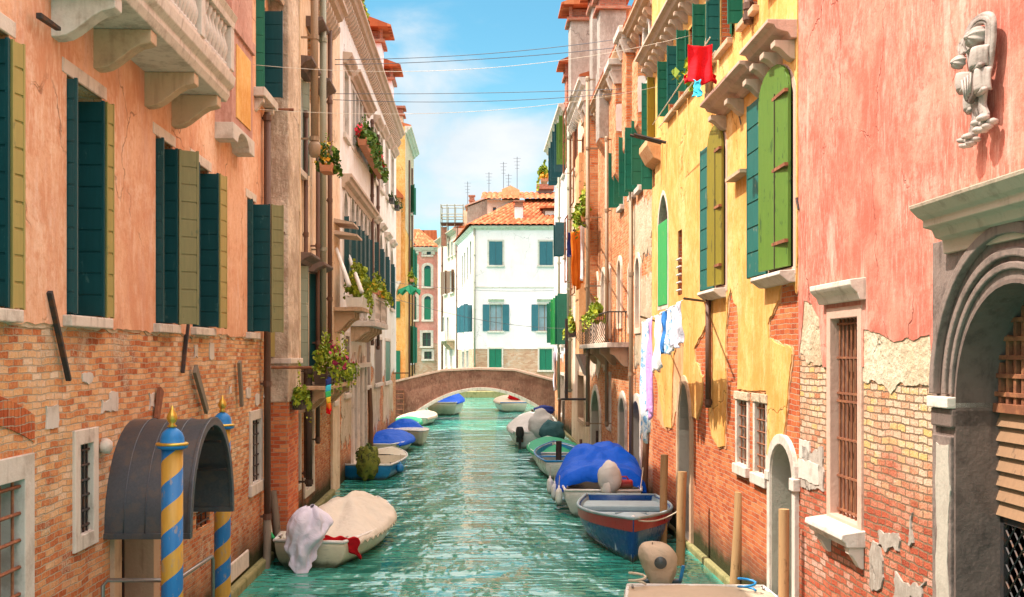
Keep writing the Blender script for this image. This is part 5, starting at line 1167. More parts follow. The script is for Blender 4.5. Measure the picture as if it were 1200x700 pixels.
for px, yt, yb in ((727, 178, 240), (740, 172, 232), (748, 165, 226)):
    s = R3.s(px); w = window(R3, s, s + .8, 8.15, 9.75, depth=.2, frame='frame_brown', nx=2, nz=2, sill=(.1, .14, .12, 'stone_white'), trim=(.1, .03, 'stone_white'))
    leaf(R3, w, (s - .02, .02), (s - .02, .35), 8.15, 9.8, M['green'], .35); leaf(R3, w, (s + .84, .02), (s + .84, .3), 8.15, 9.8, M['green'], .35)
w = window(R3, R3.s(756), R3.s(762), 10.6, 12.0, depth=.2, frame='frame_white', nx=1, nz=2, trim=(.16, .05, 'stone_white'))
for (pa, pb, yt, yb) in ((692, 695, 326, 400), (698, 701.5, 322, 400), (706, 709.5, 318, 395), (712, 716, 312, 392), (725, 729, 305, 380), (746, 751, 302, 385), (738, 741, 312, 385)):
    a, b, z0, z1 = R3.rc(pa, pb, yt, yb); window(R3, a, b, z0, z1, ('round', z1 - (b - a) * .5), depth=.2, frame='green' if pa in (712, 746) else 'frame_white', nx=2, nz=3, trim=(.14, .05, 'pl_cream'))
for (pa, pb, yt, ysp) in ((694, 704, 457, 484), (727, 734, 466, 484), (743, 752, 470, 490)): water_door(R3, pa, pb, yt, ysp, 'point' if pa != 743 else 'round', 'wood_grey', 'stone', .2)
for (pa, pb, yt, yb, m_) in ((712, 716, 440, 500, 'shut_brown'), (757, 762, 440, 480, 'frame_brown')): a, b, z0, z1 = R3.rc(pa, pb, yt, yb); window(R3, a, b, z0, z1, depth=.2, frame=m_, trim=(.12, .04, 'stone'))
a, b = R3.s(699), R3.s(737); z = R3.z(718, 408); bs = MB().box(a, b, -.62, 0, z, z + .14).build('balcony', M['stone'], R3.root, bev=.01)
for i in range(4): bracket(R3, a + .3 + (b - a - .6) * i / 3, .22, z - .55, z - .003, .5, 'stone_tan', bs)
ib = MB(); n = 17
for i in range(n):
    x = a + .05 + (b - a - .1) * i / (n - 1); ib.tube([(x, -.55, z + .14), (x, -.72, z + .4), (x, -.60, z + .75), (x, -.58, z + 1.0)], .011, 5)
for k in (0, 1):
    for i in range(5): ib.tube([((a, b)[k], -.1 - .1 * i, z + .14), ((a, b)[k], -.1 - .1 * i, z + 1.0)], .013, 5)
    ib.tube([((a, b)[k], 0, z + 1.0), ((a, b)[k], -.6, z + 1.0)], .02, 5)
ib.tube([(a, -.6, z + 1.0), (b, -.6, z + 1.0)], .022, 6); ib.build('iron_rail', M['iron'], bs)
rzR = math.atan2(R3.u.y, R3.u.x)
planter('balcony_planter', 'bright yellow green plants along the iron balcony rail of the crumbling brick house', R3.world((a + b) / 2 + .2, .55, z + .86), (3.0, .3), 'leaf_y', None, 700, 'terracotta', rzR, .15, .13, .26)
cornice(R3, 0, R3.L, 12.2, 12.5, .36, 'stone_tan', .7)
for px, m_, o_ in ((739.5, 'pipe_tan', .12), (711, 'pipe_tan', .15)): pipe(R3, px, 200 if px > 730 else 160, 560 if px > 730 else 500, .06, m_, o_)
MB().box(0, R3.L, -.14, 0, -.6, .12).build('plinth_kerb', M['kerb'], R3.root, bev=.03)
tie(R3, (752, 0), (754, 60), .12, .1, 'pipe_brown')
finish(R3, 'brick_crumble')
chimney(R3, 1.2, -.4, 12.8, 16.4, 1.0, 'pl_grey', 'hood'); chimney(R3, 4.2, -.3, 12.8, 15.4, .9, 'pl_grey', 'flat')

# ------------------------------------------------------------------ right side, ochre house and white house next to the bridge
R4 = Fac('house', 'narrow ochre house between the white house and the crumbling brick house', lineR(49.8, 0.0), lineR(42.03, 0.0), 14.3, 9); R4.sheets = []
for (pa, pb, yt, yb) in ((683, 687, 160, 240), (674, 677, 130, 200), (676, 679, 255, 330), (684, 688, 255, 345)):
    a, b, z0, z1 = R4.rc(pa, pb, yt, yb); window(R4, a, b, z0, z1, depth=.2, frame='frame_brown', nx=2, nz=3, trim=(.12, .04, 'rust'), sill=(.15, .14, .15, 'stone'))
    fr = MB(); q = a - .1
    fr.tube([(q, -.02, z0), (q, -.5, z0), (q, -.5, z1), (q, -.02, z1)], .03, 5); fr.tube([(q, -.5, z0), (b + .1, -.5, z0), (b + .1, -.5, z1), (q, -.5, z1)], .03, 5); fr.tube([(q, -.5, (z0 + z1) / 2), (b + .1, -.5, (z0 + z1) / 2)], .025, 5); fr.build('iron_cage', M['rust'], R4.root)
b = MB(); s = R4.s(689); b.box(s - 1.6, s, -.34, 0, 3.8, 11.5); cbx = b.build('chimney_breast', M['pl_orangefar'], R4.root); MB().prism([(0, 2.9), (-.34, 3.797), (0, 3.797)], s - 1.6, s, 'yz').build('corbel', M['stone_dark'], cbx)
sheet(R4, [(672, 360, 1), (689, 360, 1), (689, 470, 1), (672, 470, 1)], .02, 'pl_cream', .3, .12, 70)
a, b, z0, z1 = R4.rc(678, 685, 440, 492); window(R4, a, b, z0, z1, depth=.2, frame='shut_brown', pane='shut_brown', trim=(.15, .04, 'stone_tan'), name='door')
cornice(R4, 0, R4.L, 13.8, 14.3, .4, 'stone', .5)
pipe(R4, 688.8, 90, 500, .07, 'pipe_tan', .45)
MB().box(0, R4.L, -.14, 0, -.6, .12).build('plinth_kerb', M['kerb'], R4.root, bev=.03)
finish(R4, 'pl_ochre')
c = chimney(R4, 4.6, -.1, 14.2, 17.2, 1.15, 'pl_grey', 'hood'); chimney(R4, 1.6, -.1, 14.2, 15.7, 1.0, 'brick_chimney', 'hood')
planter('window_planter', 'yellow green plants in an iron cage on the narrow ochre house, above the orange cloth', R4.world(R4.s(687, .4), .45, R4.z(687, 262, .4)), (1.2, .4), 'leaf_y', None, 420, 'terracotta', rzR, .2, .16, .7)
R5 = Fac('house', 'white plastered house with green shutters and stone cornice beside the bridge', lineR(60.8, 0.0), lineR(49.83, 0.0), 15.0, 9); R5.sheets = []
sheet(R5, [(0, 3.4, 1), (R5.L, 3.8, 0), (R5.L, 15, 0), (0, 15, 0)], .02, 'pl_clean', .3, .2, 71, px=False)
cornice(R5, -.3, R5.L, 14.5, 15.05, .6, 'stone', .5)
for (pa, pb, yt, yb, gm_) in ((653, 655.5, 355, 402, 'green'), (658, 661, 350, 404, 'bright_green'), (664, 667, 345, 404, 'green'), (655, 657.5, 170, 215, 'teal'), (660, 663, 150, 205, 'teal'), (666, 669, 140, 190, 'leafgreen'), (662, 664, 262, 300, 'teal')):
    a, b, z0, z1 = R5.rc(pa, pb, yt, yb); w = window(R5, a, b, z0, z1, depth=.2, nx=2, nz=2, sill=(.12, .14, .14, 'stone'), trim=(.1, .03, 'stone_white'))
    leaf(R5, w, (a - .02, .03), (a - .05, .55), z0, z1, M[gm_], .3); leaf(R5, w, (b + .02, .03), (b + .1, .55), z0, z1, M[gm_], .3)
a, b, z0, z1 = R5.rc(657, 662, 440, 486); window(R5, a, b, z0, z1, depth=.2, frame='shut_brown', pane='shut_brown', trim=(.15, .04, 'stone'), name='door')
pipe(R5, 667, 100, 460, .1, 'pipe_grey', .15); pipe(R5, 655, 200, 470, .07, 'pipe_grey', .15)
planter('window_planter', 'pot of yellow flowers on the far edge of the white house by the bridge', R5.world(.6, .6, R5.z(653, 210)), (1.0, .4), 'leaf_y', 'flower_o', 260, 'terracotta', rzR, .2, .18, .5, 90)
planter('window_planter', 'small trailing yellow plants below the green shutters of the white house', R5.world(R5.s(669, .5), .5, R5.z(669, 395, .5)), (1.3, .3), 'leaf_y', None, 260, 'iron', rzR, .2, .15, .5)
cg = MB(); s = R5.s(667, .8); zz = R5.z(667, 468, .8)
cg.tube([(s, -.05, zz), (s, -1.1, zz)], .05, 6); cg.tube([(s, -.9, zz), (s, -.9, zz + 3.0)], .06, 6); cg.build('iron_bracket', M['iron'], R5.root)
MB().box(0, R5.L, -.14, 0, -.6, .12).build('plinth_kerb', M['kerb'], R5.root, bev=.03)
finish(R5, 'brick_crumble')

# ------------------------------------------------------------------ bridge
YB = 64.0; br = empty('footbridge', (gx(562, YB), YB, 0)); tag(br, 'low brown plastered footbridge with a stone edged arch over the canal', 'bridge'); X0 = gx(562, YB)
def bx_(px): return gx(px, YB) - X0
xl, xr = bx_(478), bx_(650); zcr = gz(457.5, YB); 
def arc_(t, e=0.0):
    q = 1 - 2 * t / math.pi; return ((xl + xr) / 2 + ((xr - xl) / 2 + e) * q, zcr + e - (zcr + .15) * abs(q) ** 2.0)
AR = [arc_(math.pi * i / 32) for i in range(33)]
topz = [(bx_(440), gz(456, YB)), (bx_(458), gz(449.5, YB)), (bx_(518), gz(435.5, YB)), (bx_(560), gz(433.6, YB)), (bx_(603), gz(435, YB)), (bx_(652), gz(448, YB)), (bx_(668), gz(453, YB))]
outl = [(bx_(440), -1.0), (xl, -1.0)] + [p for p in reversed(AR)] + [(xr, -1.0), (bx_(668), -1.0)] + list(reversed(topz))
MB().prism(outl, 0.0, .28, 'xz').build('parapet', M['pl_bridge'], br); MB().prism(outl, 2.7, 2.98, 'xz').build('parapet', M['pl_bridge'], br)
low_ = [(p[0], p[1] - .95) for p in topz]; MB().prism([(bx_(440), -1.0), (xl, -1.0)] + [p for p in reversed(AR)] + [(xr, -1.0), (bx_(668), -1.0)] + list(reversed(low_)), .281, 2.699, 'xz').build('deck', M['stone'], br)
AO = [arc_(math.pi * i / 32, .17) for i in range(33)]; MB().prism(AO + list(reversed(AR)), -.05, .02, 'xz').build('arch_ring', M['stone'], br, bev=.01)
for y0 in (-.06, 2.64):
    cp = MB(); cp.prism([(x, z + .004) for x, z in topz] + [(x, z + .12) for x, z in reversed(topz)], y0, y0 + .40, 'xz'); cp.build('coping', M['stone_pink'], br, bev=.01)
gtb = MB(); q = bx_(463); gtb.tube([(q, -.08, 0), (q, -.08, gz(457, YB)), (q + .5, -.08, gz(457, YB)), (q + .5, -.08, .2)], .04, 5)
for k in range(5): gtb.tube([(q, -.08, .3 + .3 * k), (q + .5, -.08, .3 + .3 * k)], .025, 5)
gtb.build('ladder', M['rust'], br)

# ------------------------------------------------------------------ beyond the bridge
E = Fac('house', 'white corner house with tiled roof and blue shutters behind the bridge', (gx(555, 98), 98), (9.5, 98), 15.1, 16); E.sheets = []
sheet(E, [(0, 4.25, 0), (E.L, 4.25, 0), (E.L, 15.1, 0), (0, 15.1, 0)], .02, 'pl_clean', 0, 1, 80, px=False)
for (pa, pb, yt, yb, st) in ((573, 589, 283, 311, 1), (632, 648, 283, 311, 1), (574, 588.5, 357, 388, 2), (631, 645.5, 357, 388, 2), (573, 588, 409, 431, 3), (632, 647, 409, 434, 3)):
    a, b, z0, z1 = E.rc(pa, pb, yt, yb)
    w = window(E, a, b, z0, z1, depth=.2, nx=2, nz=2, frame='frame_brown', pane='glass_blue', trim=(.14, .06, 'stone_white'), sill=(.2, .16, .16, 'stone_white'), hood=(.15, .25, .25, 'stone', .25) if st == 2 else None)
    if st == 2: MB().box(a - .62, a - .02, -.10, -.065, z0, z1).build('shutter', M['shut_blue'], w); MB().box(b + .02, b + .62, -.10, -.065, z0, z1).build('shutter', M['shut_blue'], w)
    else: MB().box(a + .02, (a + b) / 2 - .01, -.03, .04, z0 + .01, z1 - .01).build('shutter', M['shut_blue' if st == 1 else 'green'], w); MB().box((a + b) / 2 + .01, b - .02, -.03, .04, z0 + .01, z1 - .01).build('shutter', M['shut_blue' if st == 1 else 'green'], w)
MB().box(0, E.L, -.06, 0, gz(336, 98) - .12, gz(336, 98)).build('string_course', M['stone_white'], E.root); cornice(E, -.2, E.L, 14.75, 15.1, .35, 'stone', 0)
pipe(E, 556.2, 266, 460, .08, 'pipe_grey', .12)
finish(E, 'brick_far', roof=False)
ES = Fac('house', 'x', (gx(536, 112.5), 112.5), (gx(555, 98) - .02, 98.02), 15.1, .4); ES.sheets = []
sheet(ES, [(0, 4.25, 0), (ES.L, 4.25, 0), (ES.L, 15.1, 0), (0, 15.1, 0)], .02, 'pl_clean', 0, 1, 81, px=False)
for (pa, pb, yt, yb, st) in ((551, 553, 283, 322, 1), (547.5, 549, 290, 328, 1), (544.5, 546, 296, 333, 1), (541.5, 543, 300, 337, 1), (546, 549, 357, 389, 2), (542, 544, 360, 390, 2), (552, 553.8, 358, 389, 2), (542, 544.5, 412, 434, 3), (547, 549.5, 411, 434, 3)):
    a, b, z0, z1 = ES.rc(pa, pb, yt, yb); w = window(ES, a, b, z0, z1, depth=.2, nx=2, nz=2, frame='frame_white', pane='glass_blue' if st != 2 else 'green', trim=(.15, .06, 'stone_white'))
    if st == 2: leaf(ES, w, (a - .02, .05), (a - .3, .5), z0, z1, M['shut_blue'], 0); leaf(ES, w, (b + .02, .05), (b + .3, .5), z0, z1, M['shut_blue'], 0)
cornice(ES, 0, ES.L, 14.75, 15.1, .3, 'stone', 0)
finish(ES, 'brick_far', roof=False)
bpy.context.view_layer.update()
mm = E.root.matrix_world.inverted() @ ES.root.matrix_world
for ch_ in list(ES.root.children): ch_.parent = E.root; ch_.matrix_basis = mm
bpy.data.objects.remove(ES.root)
def tiled(pts, parent, rib=.5, seed=0, name='roof'):
    """pts: eave left, eave right, top right, top left (parent space); corrugated barrel tiles running up the slope"""
    a, b, c, d = [Vector(p) for p in pts]; L = (b - a).length; n = max(4, int(L / rib)); k = 6; mb = MB(); nn = ((b - a).cross(d - a)).normalized(); rows = max(2, int((d - a).length / .9))
    def fn(u, v):
        p = (a.lerp(b, u)).lerp(d.lerp(c, u), v); w = abs(math.sin(math.pi * u * n)) ** .7 * .11; r = (v * rows) % 1.0
        return p + nn * (w + .05 * (1 - r)) 
    mb.grid(fn, n * k, rows * 3); return mb.build(name, M['tile'], parent, False)
e0 = 15.12
tiled([(-.5, -.5, e0), (E.L + .2, -.5, e0), (E.L + .2, 6.5, 18.1), (3.6, 6.5, 18.1)], E.root)
tiled([(-2.6, 15.5, e0), (-.5, -.5, e0), (3.6, 6.5, 18.1), (2.4, 15.5, 18.1)], E.root)
MB().prism([(6.5, 18.1), (14, e0), (14, 17.0)], 3.6, E.L, 'yz').build('roof_back', M['tile'], E.root)
def ex(px, Y): return gx(px, Y) - E.p0.x
chimney(E, ex(608, 99.5), -1.5, 15.3, gz(243, 99.5), .75, 'pl_clean', 'flat')
q = ex(645, 101); dm = MB(); dm.box(q - .7, q + .7, 2.2, 5, 16.0, gz(247, 101)); dorm = dm.build('dormer', M['frame_brown'], E.root); MB().box(q - .5, q + .5, 2.15, 2.19, 16.2, gz(249, 101)).build('dormer_window', M['frame_white'], dorm); MB().prism([(1.7, gz(246, 101)), (1.7, gz(244, 101)), (5, gz(240, 101)), (5, gz(243, 101))], q - 1.0, q + 1.0, 'yz').build('dormer_roof', M['tile'], dorm)
# attic storey with its own roof and chimneys behind the corner
AT = Fac('house', 'pink attic storey with tiled roof and big orange chimney rising behind the white corner house', (gx(571, 104.5), 104.5), (gx(604, 104.5), 104.5), 18.3, 4)
a, b, z0, z1 = AT.rc(577.5, 581.5, 243, 254); window(AT, a, b, z0, z1, depth=.15, frame='frame_brown', nx=1, nz=1)
finish(AT, 'pl_cream', zmin=14.0, roof=False); tiled([(-.6, -.7, 18.25), (AT.L + 6, -.7, 18.25), (AT.L + 6, 4.6, 19.6), (-.6, 4.6, 19.6)], AT.root)
oc_ = MB(); q0 = gx(588, 106) - AT.p0.x; q1 = gx(609, 106) - AT.p0.x; oc_.prism([(q0, 18.6), (q1, 18.6), (q1, gz(222, 106)), ((q0 + q1) / 2, gz(216.5, 106)), (q0, gz(221, 106))], 2.0, 4.2, 'xz'); oc_.build('chimney', M['pl_orangefar'], AT.root)
wl = MB(); q0 = gx(548, 110) - AT.p0.x; q1 = gx(587, 110) - AT.p0.x; wl.prism([(q0, 14.5), (q1, 14.5), (q1, gz(227, 110)), (q0, gz(243, 110))], 5.5, 9.0, 'xz'); wl.build('gable_wall', M['pl_grey'], AT.root); MB().prism([(q0 - .3, gz(242.5, 110)), (q1, gz(226.5, 110)), (q1, gz(225, 110)), (q0 - .3, gz(241, 110))], 5.3, 9.2, 'xz').build('roof_edge', M['stone_pink'], AT.root)
cu = MB(); q = gx(639, 108) - AT.p0.x; cu.box(q - .65, q + .65, 3.5, 4.8, 17.5, gz(222, 108)); cup = cu.build('chimney', M['stone_dark'], AT.root); MB().box(q - .85, q + .85, 3.3, 5.0, gz(221.9, 108), gz(216, 108)).build('chimney_cap', M['brick_chimney'], cup)
MB().box(gx(615, 108) - AT.p0.x, gx(660, 108) - AT.p0.x, 3.6, 4.4, 17.5, gz(232.5, 108)).build('ridge_wall', M['stone_dark'], AT.root)
chimney(AT, gx(553, 111) - AT.p0.x, -6.5, 16, gz(236, 111), .5, 'brick_chimney', 'flat')
# cream house further along the side canal, roof terrace on top
E2 = Fac('house', 'pale cream house with brown shutters and roof terrace, left of the white corner house', (gx(513, 126), 126), (gx(536, 112.7), 112.7), 16.6, 9); E2.sheets = []
for (pa, pb, yt, yb, m_) in ((533, 535, 281, 298, 'frame_white'), (529, 531, 283, 300, 'frame_white'), (525, 527, 285, 302, 'frame_white'), (521, 524, 318, 345, 'shut_brown'), (528, 532, 317, 343, 'shut_brown'), (524, 526, 372, 398, 'frame_white'), (519.5, 521, 372, 398, 'frame_white'), (528, 530, 408, 430, 'frame_white'), (522, 524, 408, 430, 'frame_white')):
    a, b, z0, z1 = E2.rc(pa, pb, yt, yb); w = window(E2, a, b, z0, z1, depth=.2, nx=2, nz=2, frame=m_, pane='glass_blue', trim=(.15, .05, 'stone_white'), sill=(.2, .14, .2, 'stone'))
    if m_ == 'shut_brown': leaf(E2, w, (a - .02, .05), (a - .5, .35), z0, z1, M[m_], 0); leaf(E2, w, (b + .02, .05), (b + .5, .35), z0, z1, M[m_], 0)
a, b, z0, z1 = E2.rc(526, 533, 395, 400); eb = MB().box(a, b, -1.0, 0, z0, z0 + .15).build('balcony', M['stone'], E2.root); MB().box(a, b, -1.0, -.9, z0 + .15, z0 + 1.0).build('balustrade', M['stone_white'], eb)
for i in range(3): bracket(E2, a + .4 + (b - a - .8) * i / 2, .25, z0 - .9, z0 - .003, .8, 'stone_tan', eb)
cornice(E2, 0, E2.L, 16.2, 16.6, .5, 'stone_cornice', 0); pipe(E2, 535.6, 265, 440, .1, 'pipe_brown', .12); pipe(E2, 518, 285, 440, .1, 'pipe_brown', .12)
finish(E2, 'pl_cream', roofh=.9)
tr = empty('roof_terrace', (gx(531, 116), 117, gz(262, 116))); tag(tr, 'metal framed wooden roof terrace standing on the cream house', 'roof terrace'); z0 = 0; hh = gz(238, 116) - gz(262, 116)
tb = MB(); xs = [-1.35, -.7, .1, 1.0]
for x in xs:
    for y in (0, 2.2): tb.tube([(x, y, -2.2), (x, y, hh)], .05, 5)
for z in (hh * .38, hh * .52, hh * .95):
    for y in (0, 2.2): tb.tube([(xs[0], y, z), (xs[-1], y, z)], .05, 5)
    tb.tube([(xs[0], 0, z), (xs[0], 2.2, z)], .05, 5)
tb.build('frame', M['pipe_grey'], tr); MB().box(-1.4, 1.05, -.1, 2.3, .1, .22).build('terrace_floor', M['wood_dark'], tr)
ck = MB(); ck.box(-1.35, -.75, .5, 1.2, -2.2, -.2); ck.build('chimney', M['brick_chimney'], tr)
ck = MB(); ck.box(.95, 1.6, .5, 1.3, -2.2, gz(246, 117) - gz(262, 116)); ck.build('chimney', M['pl_ochre'], tr)
P = Fac('house', 'rose pink house with arched green windows at the end of the side canal', (-13.2, 127), (gx(513, 127), 127), 16.0, 9); P.sheets = []
for (pa, pb, yt, yb, ar) in ((497, 505, 291, 299, 0), (497, 505, 311, 336, 1), (497, 505, 347, 375, 1), (495, 505, 390, 406, 0), (497, 506, 412, 421, 0), (483, 488, 311, 336, 1), (483, 488, 347, 375, 1)):
    a, b, z0, z1 = P.rc(pa, pb, yt, yb); w = window(P, a, b, z0, z1, ('round', z1 - (b - a) * .5) if ar else None, depth=.2, nx=2, nz=2, frame='green', pane='shut_blue' if ar else 'glass', trim=(.28, .06, 'stone_white'), sill=(.3, .2, .25, 'stone_white'))
    if ar: MB().box(a + .02, b - .02, -.02, .05, z0 + .02, z1 - (b - a) * .5).build('shutter', M['green'], w)
sheet(P, [(0, 5.2, .6), (P.L, 5.0, 0), (P.L, 16, 0), (0, 16, 0)], .02, 'pl_rose', .3, .3, 90, px=False)
cornice(P, 0, P.L, 15.5, 16, .5, 'stone_white', .8); pipe(P, 485.5, 285, 438, .1, 'pipe_brown', .12)
finish(P, 'brick_far', roof=False); tiled([(-.3, -.6, 16.0), (P.L + .5, -.6, 16.0), (P.L - 2.5, 5.5, 18.6), (-.3, 5.5, 18.6)], P.root)
MB().prism([(5.5, 18.6), (9, 16), (5.5, 16)], -.3, P.L - .5, 'yz').build('roof_back', M['tile'], P.root)
# low quay under the corner house
qy = MB(); qy.box(-16, 10, 96.2, 97.9, -1, .55); tag(qy.build('quay', M['kerb'], None, bev=.05), None, None, None, 'structure')


# ------------------------------------------------------------------ boats
def hull_fn(L, B, fb, tr=.78, bow=.4, rise=.35, full=2.3, mid=.42, rake=.25):
    """returns half beam, sheer height and keel depth along t (0 = stern, 1 = stem)"""
    def hb(t):
        if t < mid: return B / 2 * (tr + (1 - tr) * math.sin(t / mid * math.pi / 2))
        return B / 2 * max(0.0, 1 - ((t - mid) / (1 - mid)) ** full)
    def sh(t): return fb * (1 + rise * t ** 2.2)
    def kl(t): return -.18 + (max(0, t - .72) / .28) ** 2 * .16
    def yy(t, z): return L * t + rake * (z / fb) * t ** 4 * .8
    return hb, sh, kl, yy


def boat(name, label, loc, heading, L, B, fb, mats, group='boats moored along the canal', open_=True, thwarts=(), deck=0.0, deckmat=None, floor=.10, side_band=None, **kw):
    """mats = (hull, inside, gunwale); y runs from stern to bow"""
    r = empty(name, (loc[0], loc[1], 0), heading); tag(r, label, 'boat', group)
    hb, sh, kl, yy = hull_fn(L, B, fb, **kw); NT = 22
    def sec(t, j):
        b, s, k = max(hb(t), .012), sh(t), kl(t)
        tab = [(1.0, 1.0), (.985, .78), (.95, .5), (.86, .2), (.66, -.2), (.35, -.75), (0.0, -1.0)]
        fx, fz = tab[j]; z = s * fz if fz >= 0 else -k * fz
        return b * fx * (1 if fz >= .5 else (1 - .06 * t)), z
    mb = MB(); pts = []
    for i in range(NT + 1):
        t = i / NT; row = [(-sec(t, j)[0], yy(t, sec(t, j)[1]), sec(t, j)[1]) for j in range(7)]; row += [(-p[0], p[1], p[2]) for p in reversed(row[:-1])]; pts.append(row)
    W_ = len(pts[0]); vs = [p for row in pts for p in row]
    fs = [(i * W_ + j, i * W_ + j + 1, (i + 1) * W_ + j + 1, (i + 1) * W_ + j) for i in range(NT) for j in range(W_ - 1)]
    fs.append(tuple(range(W_)))
    mb.add(vs, fs)
    h = mb.build('hull', M[mats[0]], r, True); m = h.modifiers.new('es', 'EDGE_SPLIT'); m.split_angle = R(50); m2 = h.modifiers.new('solidify', 'SOLIDIFY'); m2.thickness = .035; m2.offset = -1
    g = MB()
    for sg in (-1, 1): g.tube([(sg * hb(i / NT), yy(i / NT, sh(i / NT)), sh(i / NT) + .005) for i in range(NT + 1)], .032, 6)
    g.tube([(-hb(0), 0, sh(0) + .004), (hb(0), 0, sh(0) + .004)], .032, 6); g.build('gunwale', M[mats[2]], r, True)
    if side_band:
        b = MB()
        for sg in (-1, 1):
            def fn(u, v, sg=sg):
                t = u; z = sh(t) * (1.0 - .30 * v); k = hb(t) * (1 - .01 * v) + .012; return (sg * k, yy(t, z) + (.012 if t > .97 else 0), z)
            b.grid(fn, NT, 2)
        b.build('side_band', M[side_band], r, True)
    fl = MB(); rows = [i / NT for i in range(0, NT - 1)]
    vs = []; 
    for t in rows: w = max(.01, hb(t) * .86 - .03); vs += [(-w, L * t + .03, floor), (w, L * t + .03, floor)]
    fl.add(vs, [(2 * i, 2 * i + 1, 2 * i + 3, 2 * i + 2) for i in range(len(rows) - 1)]); fl.build('floor_boards', M[mats[1]], r)
    lin = MB()
    for sg in (-1, 1): lin.grid(lambda u, v, sg=sg: (sg * max(.008, hb(u * .96) * (.985 - .12 * v) - .045), yy(u * .96, sh(u * .96) * (1 - v) + floor * v) + .03 * (1 - u), (sh(u * .96) - .01) * (1 - v) + floor * v), NT, 3)
    lin.build('inner_lining', M[mats[1]], r, True)
    for t in thwarts:
        w = hb(t) - .03; MB().box(-w, w, L * t - .13, L * t + .13, sh(t) * .66, sh(t) * .66 + .04).build('thwart', M[mats[1]], r, bev=.006)
    if deck:
        d = MB(); t0 = 1 - deck
        d.grid(lambda u, v: ((2 * v - 1) * max(.004, hb(t0 + (1 - t0) * u) - .01), yy(t0 + (1 - t0) * u, sh(t0 + (1 - t0) * u)), sh(t0 + (1 - t0) * u) + .012 + .07 * (1 - (2 * v - 1) ** 2) * (1 - u)), 12, 8)
        d.build('foredeck', M[deckmat or mats[1]], r, True)
        w = hb(t0) - .03; MB().box(-w, w, L * t0 - .02, L * t0 + .02, floor, sh(t0) + .05).build('bulkhead', M[deckmat or mats[1]], r)
    r['_'] = 0; del r['_']
    r_f[r.name] = (hb, sh, kl, yy, L, B, fb); return r
r_f = {}


def outboard(parent, x, y, z, mat='black', tilt=0.0, s=1.0):
    b = MB(); b.grid(lambda u, v: ((.17 - .05 * abs(2 * v - 1) ** 3) * s * math.cos(6.283 * u) + x, (.24 - .05 * abs(2 * v - 1) ** 3) * s * math.sin(6.283 * u) + y - .12, z + .02 + .42 * s * v), 14, 6, True)
    o = b.build('outboard_motor', M[mat], parent, True, sub=1)
    MB().box(x - .05 * s, x + .05 * s, y - .2, y - .08, z - .75, z + .05).build('motor_leg', M['black'], o); MB().box(x - .14, x + .14, y - .1, y + .06, z - .18, z + .02).build('motor_bracket', M['iron'], o); return o


def cover(name, label, bt, t0, t1, ridge, mat, cat='boat cover', seed=0, hem=.14, over=.05, wr=.035, peak=.5, power=1.7, dz=0.0, group=None, cap=1.0, flat=0.0, crease=0.0, profile=None):
    """a tarpaulin laid over a boat: sags between ridge and gunwale, folds, hem hanging over the side"""
    hb, sh, kl, yy, L, B, fb = r_f[bt.name]; mb = MB(); NU, NV = 40, 36
    def fn(u, v):
        t = t0 + (t1 - t0) * u; w = 2 * v - 1; a = abs(w); b = hb(min(t, .995)) + over
        e = min(1, u / .22, (1 - u) / .22); e = max(0, e); e = e * e * (3 - 2 * e)
        prof = math.exp(-((u - peak) / .42) ** 2) * (1 - flat) + flat
        if a <= .86:
            q = a / .86; x = math.copysign(b * q, w)
            if profile:
                hgt = profile[-1][1]
                for (ua, ha), (ub, hb_) in zip(profile, profile[1:]):
                    if ua <= u <= ub: s_ = (u - ua) / (ub - ua); s_ = s_ * s_ * (3 - 2 * s_); hgt = ha + (hb_ - ha) * s_; break
                top = hgt * (1 - q ** power)
            else: top = ridge * (1 - q ** power) * prof * (.25 + .75 * e)
            z = sh(t) + .02 + top * cap
            if crease:
                dy = (u - peak) * (t1 - t0) * L; rr = math.hypot(x, dy); an = math.atan2(x, dy)
                z += crease * (abs(math.sin(an * 3.5 + seed)) - .55) * min(1, rr / .5) * (1 - q ** 3) * min(1, e + .2)
        else:
            q = (a - .86) / .14; x = math.copysign(b + .03 * q, w); z = sh(t) + .02 - hem * q
        P = Vector((x * 2.2 + seed, t * L * 1.6, seed * 1.3)); k = wr * (1.0 if a > .8 else .7)
        f = noise.noise(P) * 1.0 + noise.noise(P * 2.3) * .6 + abs(noise.noise(Vector((P.x * .7 + P.y * 1.3, P.y * .5 - P.x, seed)))) * 1.2 - .4
        z += f * k * (1 if a <= .86 else .3); x += noise.noise(P * 1.9 + Vector((5, 5, 5))) * k * .6
        end = 0
        if u < .04: z -= hem * .7 * (1 - u / .04) * (1 if a < .86 else .3)
        if u > .96: z -= hem * .7 * ((u - .96) / .04) * (1 if a < .86 else .3)
        return (x, yy(t, sh(t)) + noise.noise(P * 1.2) * .02, z + dz)
    mb.grid(fn, NU, NV); c = empty(name, bt.location, bt.rotation_euler.z)
    bpy.data.objects.remove(c)
    o = mb.build(name, M[mat], None, True, solid=.012); o.location = (bt.location.x, bt.location.y, 0); o.rotation_euler = (0, 0, bt.rotation_euler.z)
    tag(o, label, cat, group); return o


def bag(name, label, loc, rad, mat, cat='motor cover', seed=0, wob=.28, rot=None, group=None, n=22):
    o = MB().ellipsoid((0, 0, 0), rad, n, n - 6, wob, seed, rot); o = o.build(name, M[mat], None, True); o.location = loc; tag(o, label, cat, group); return o


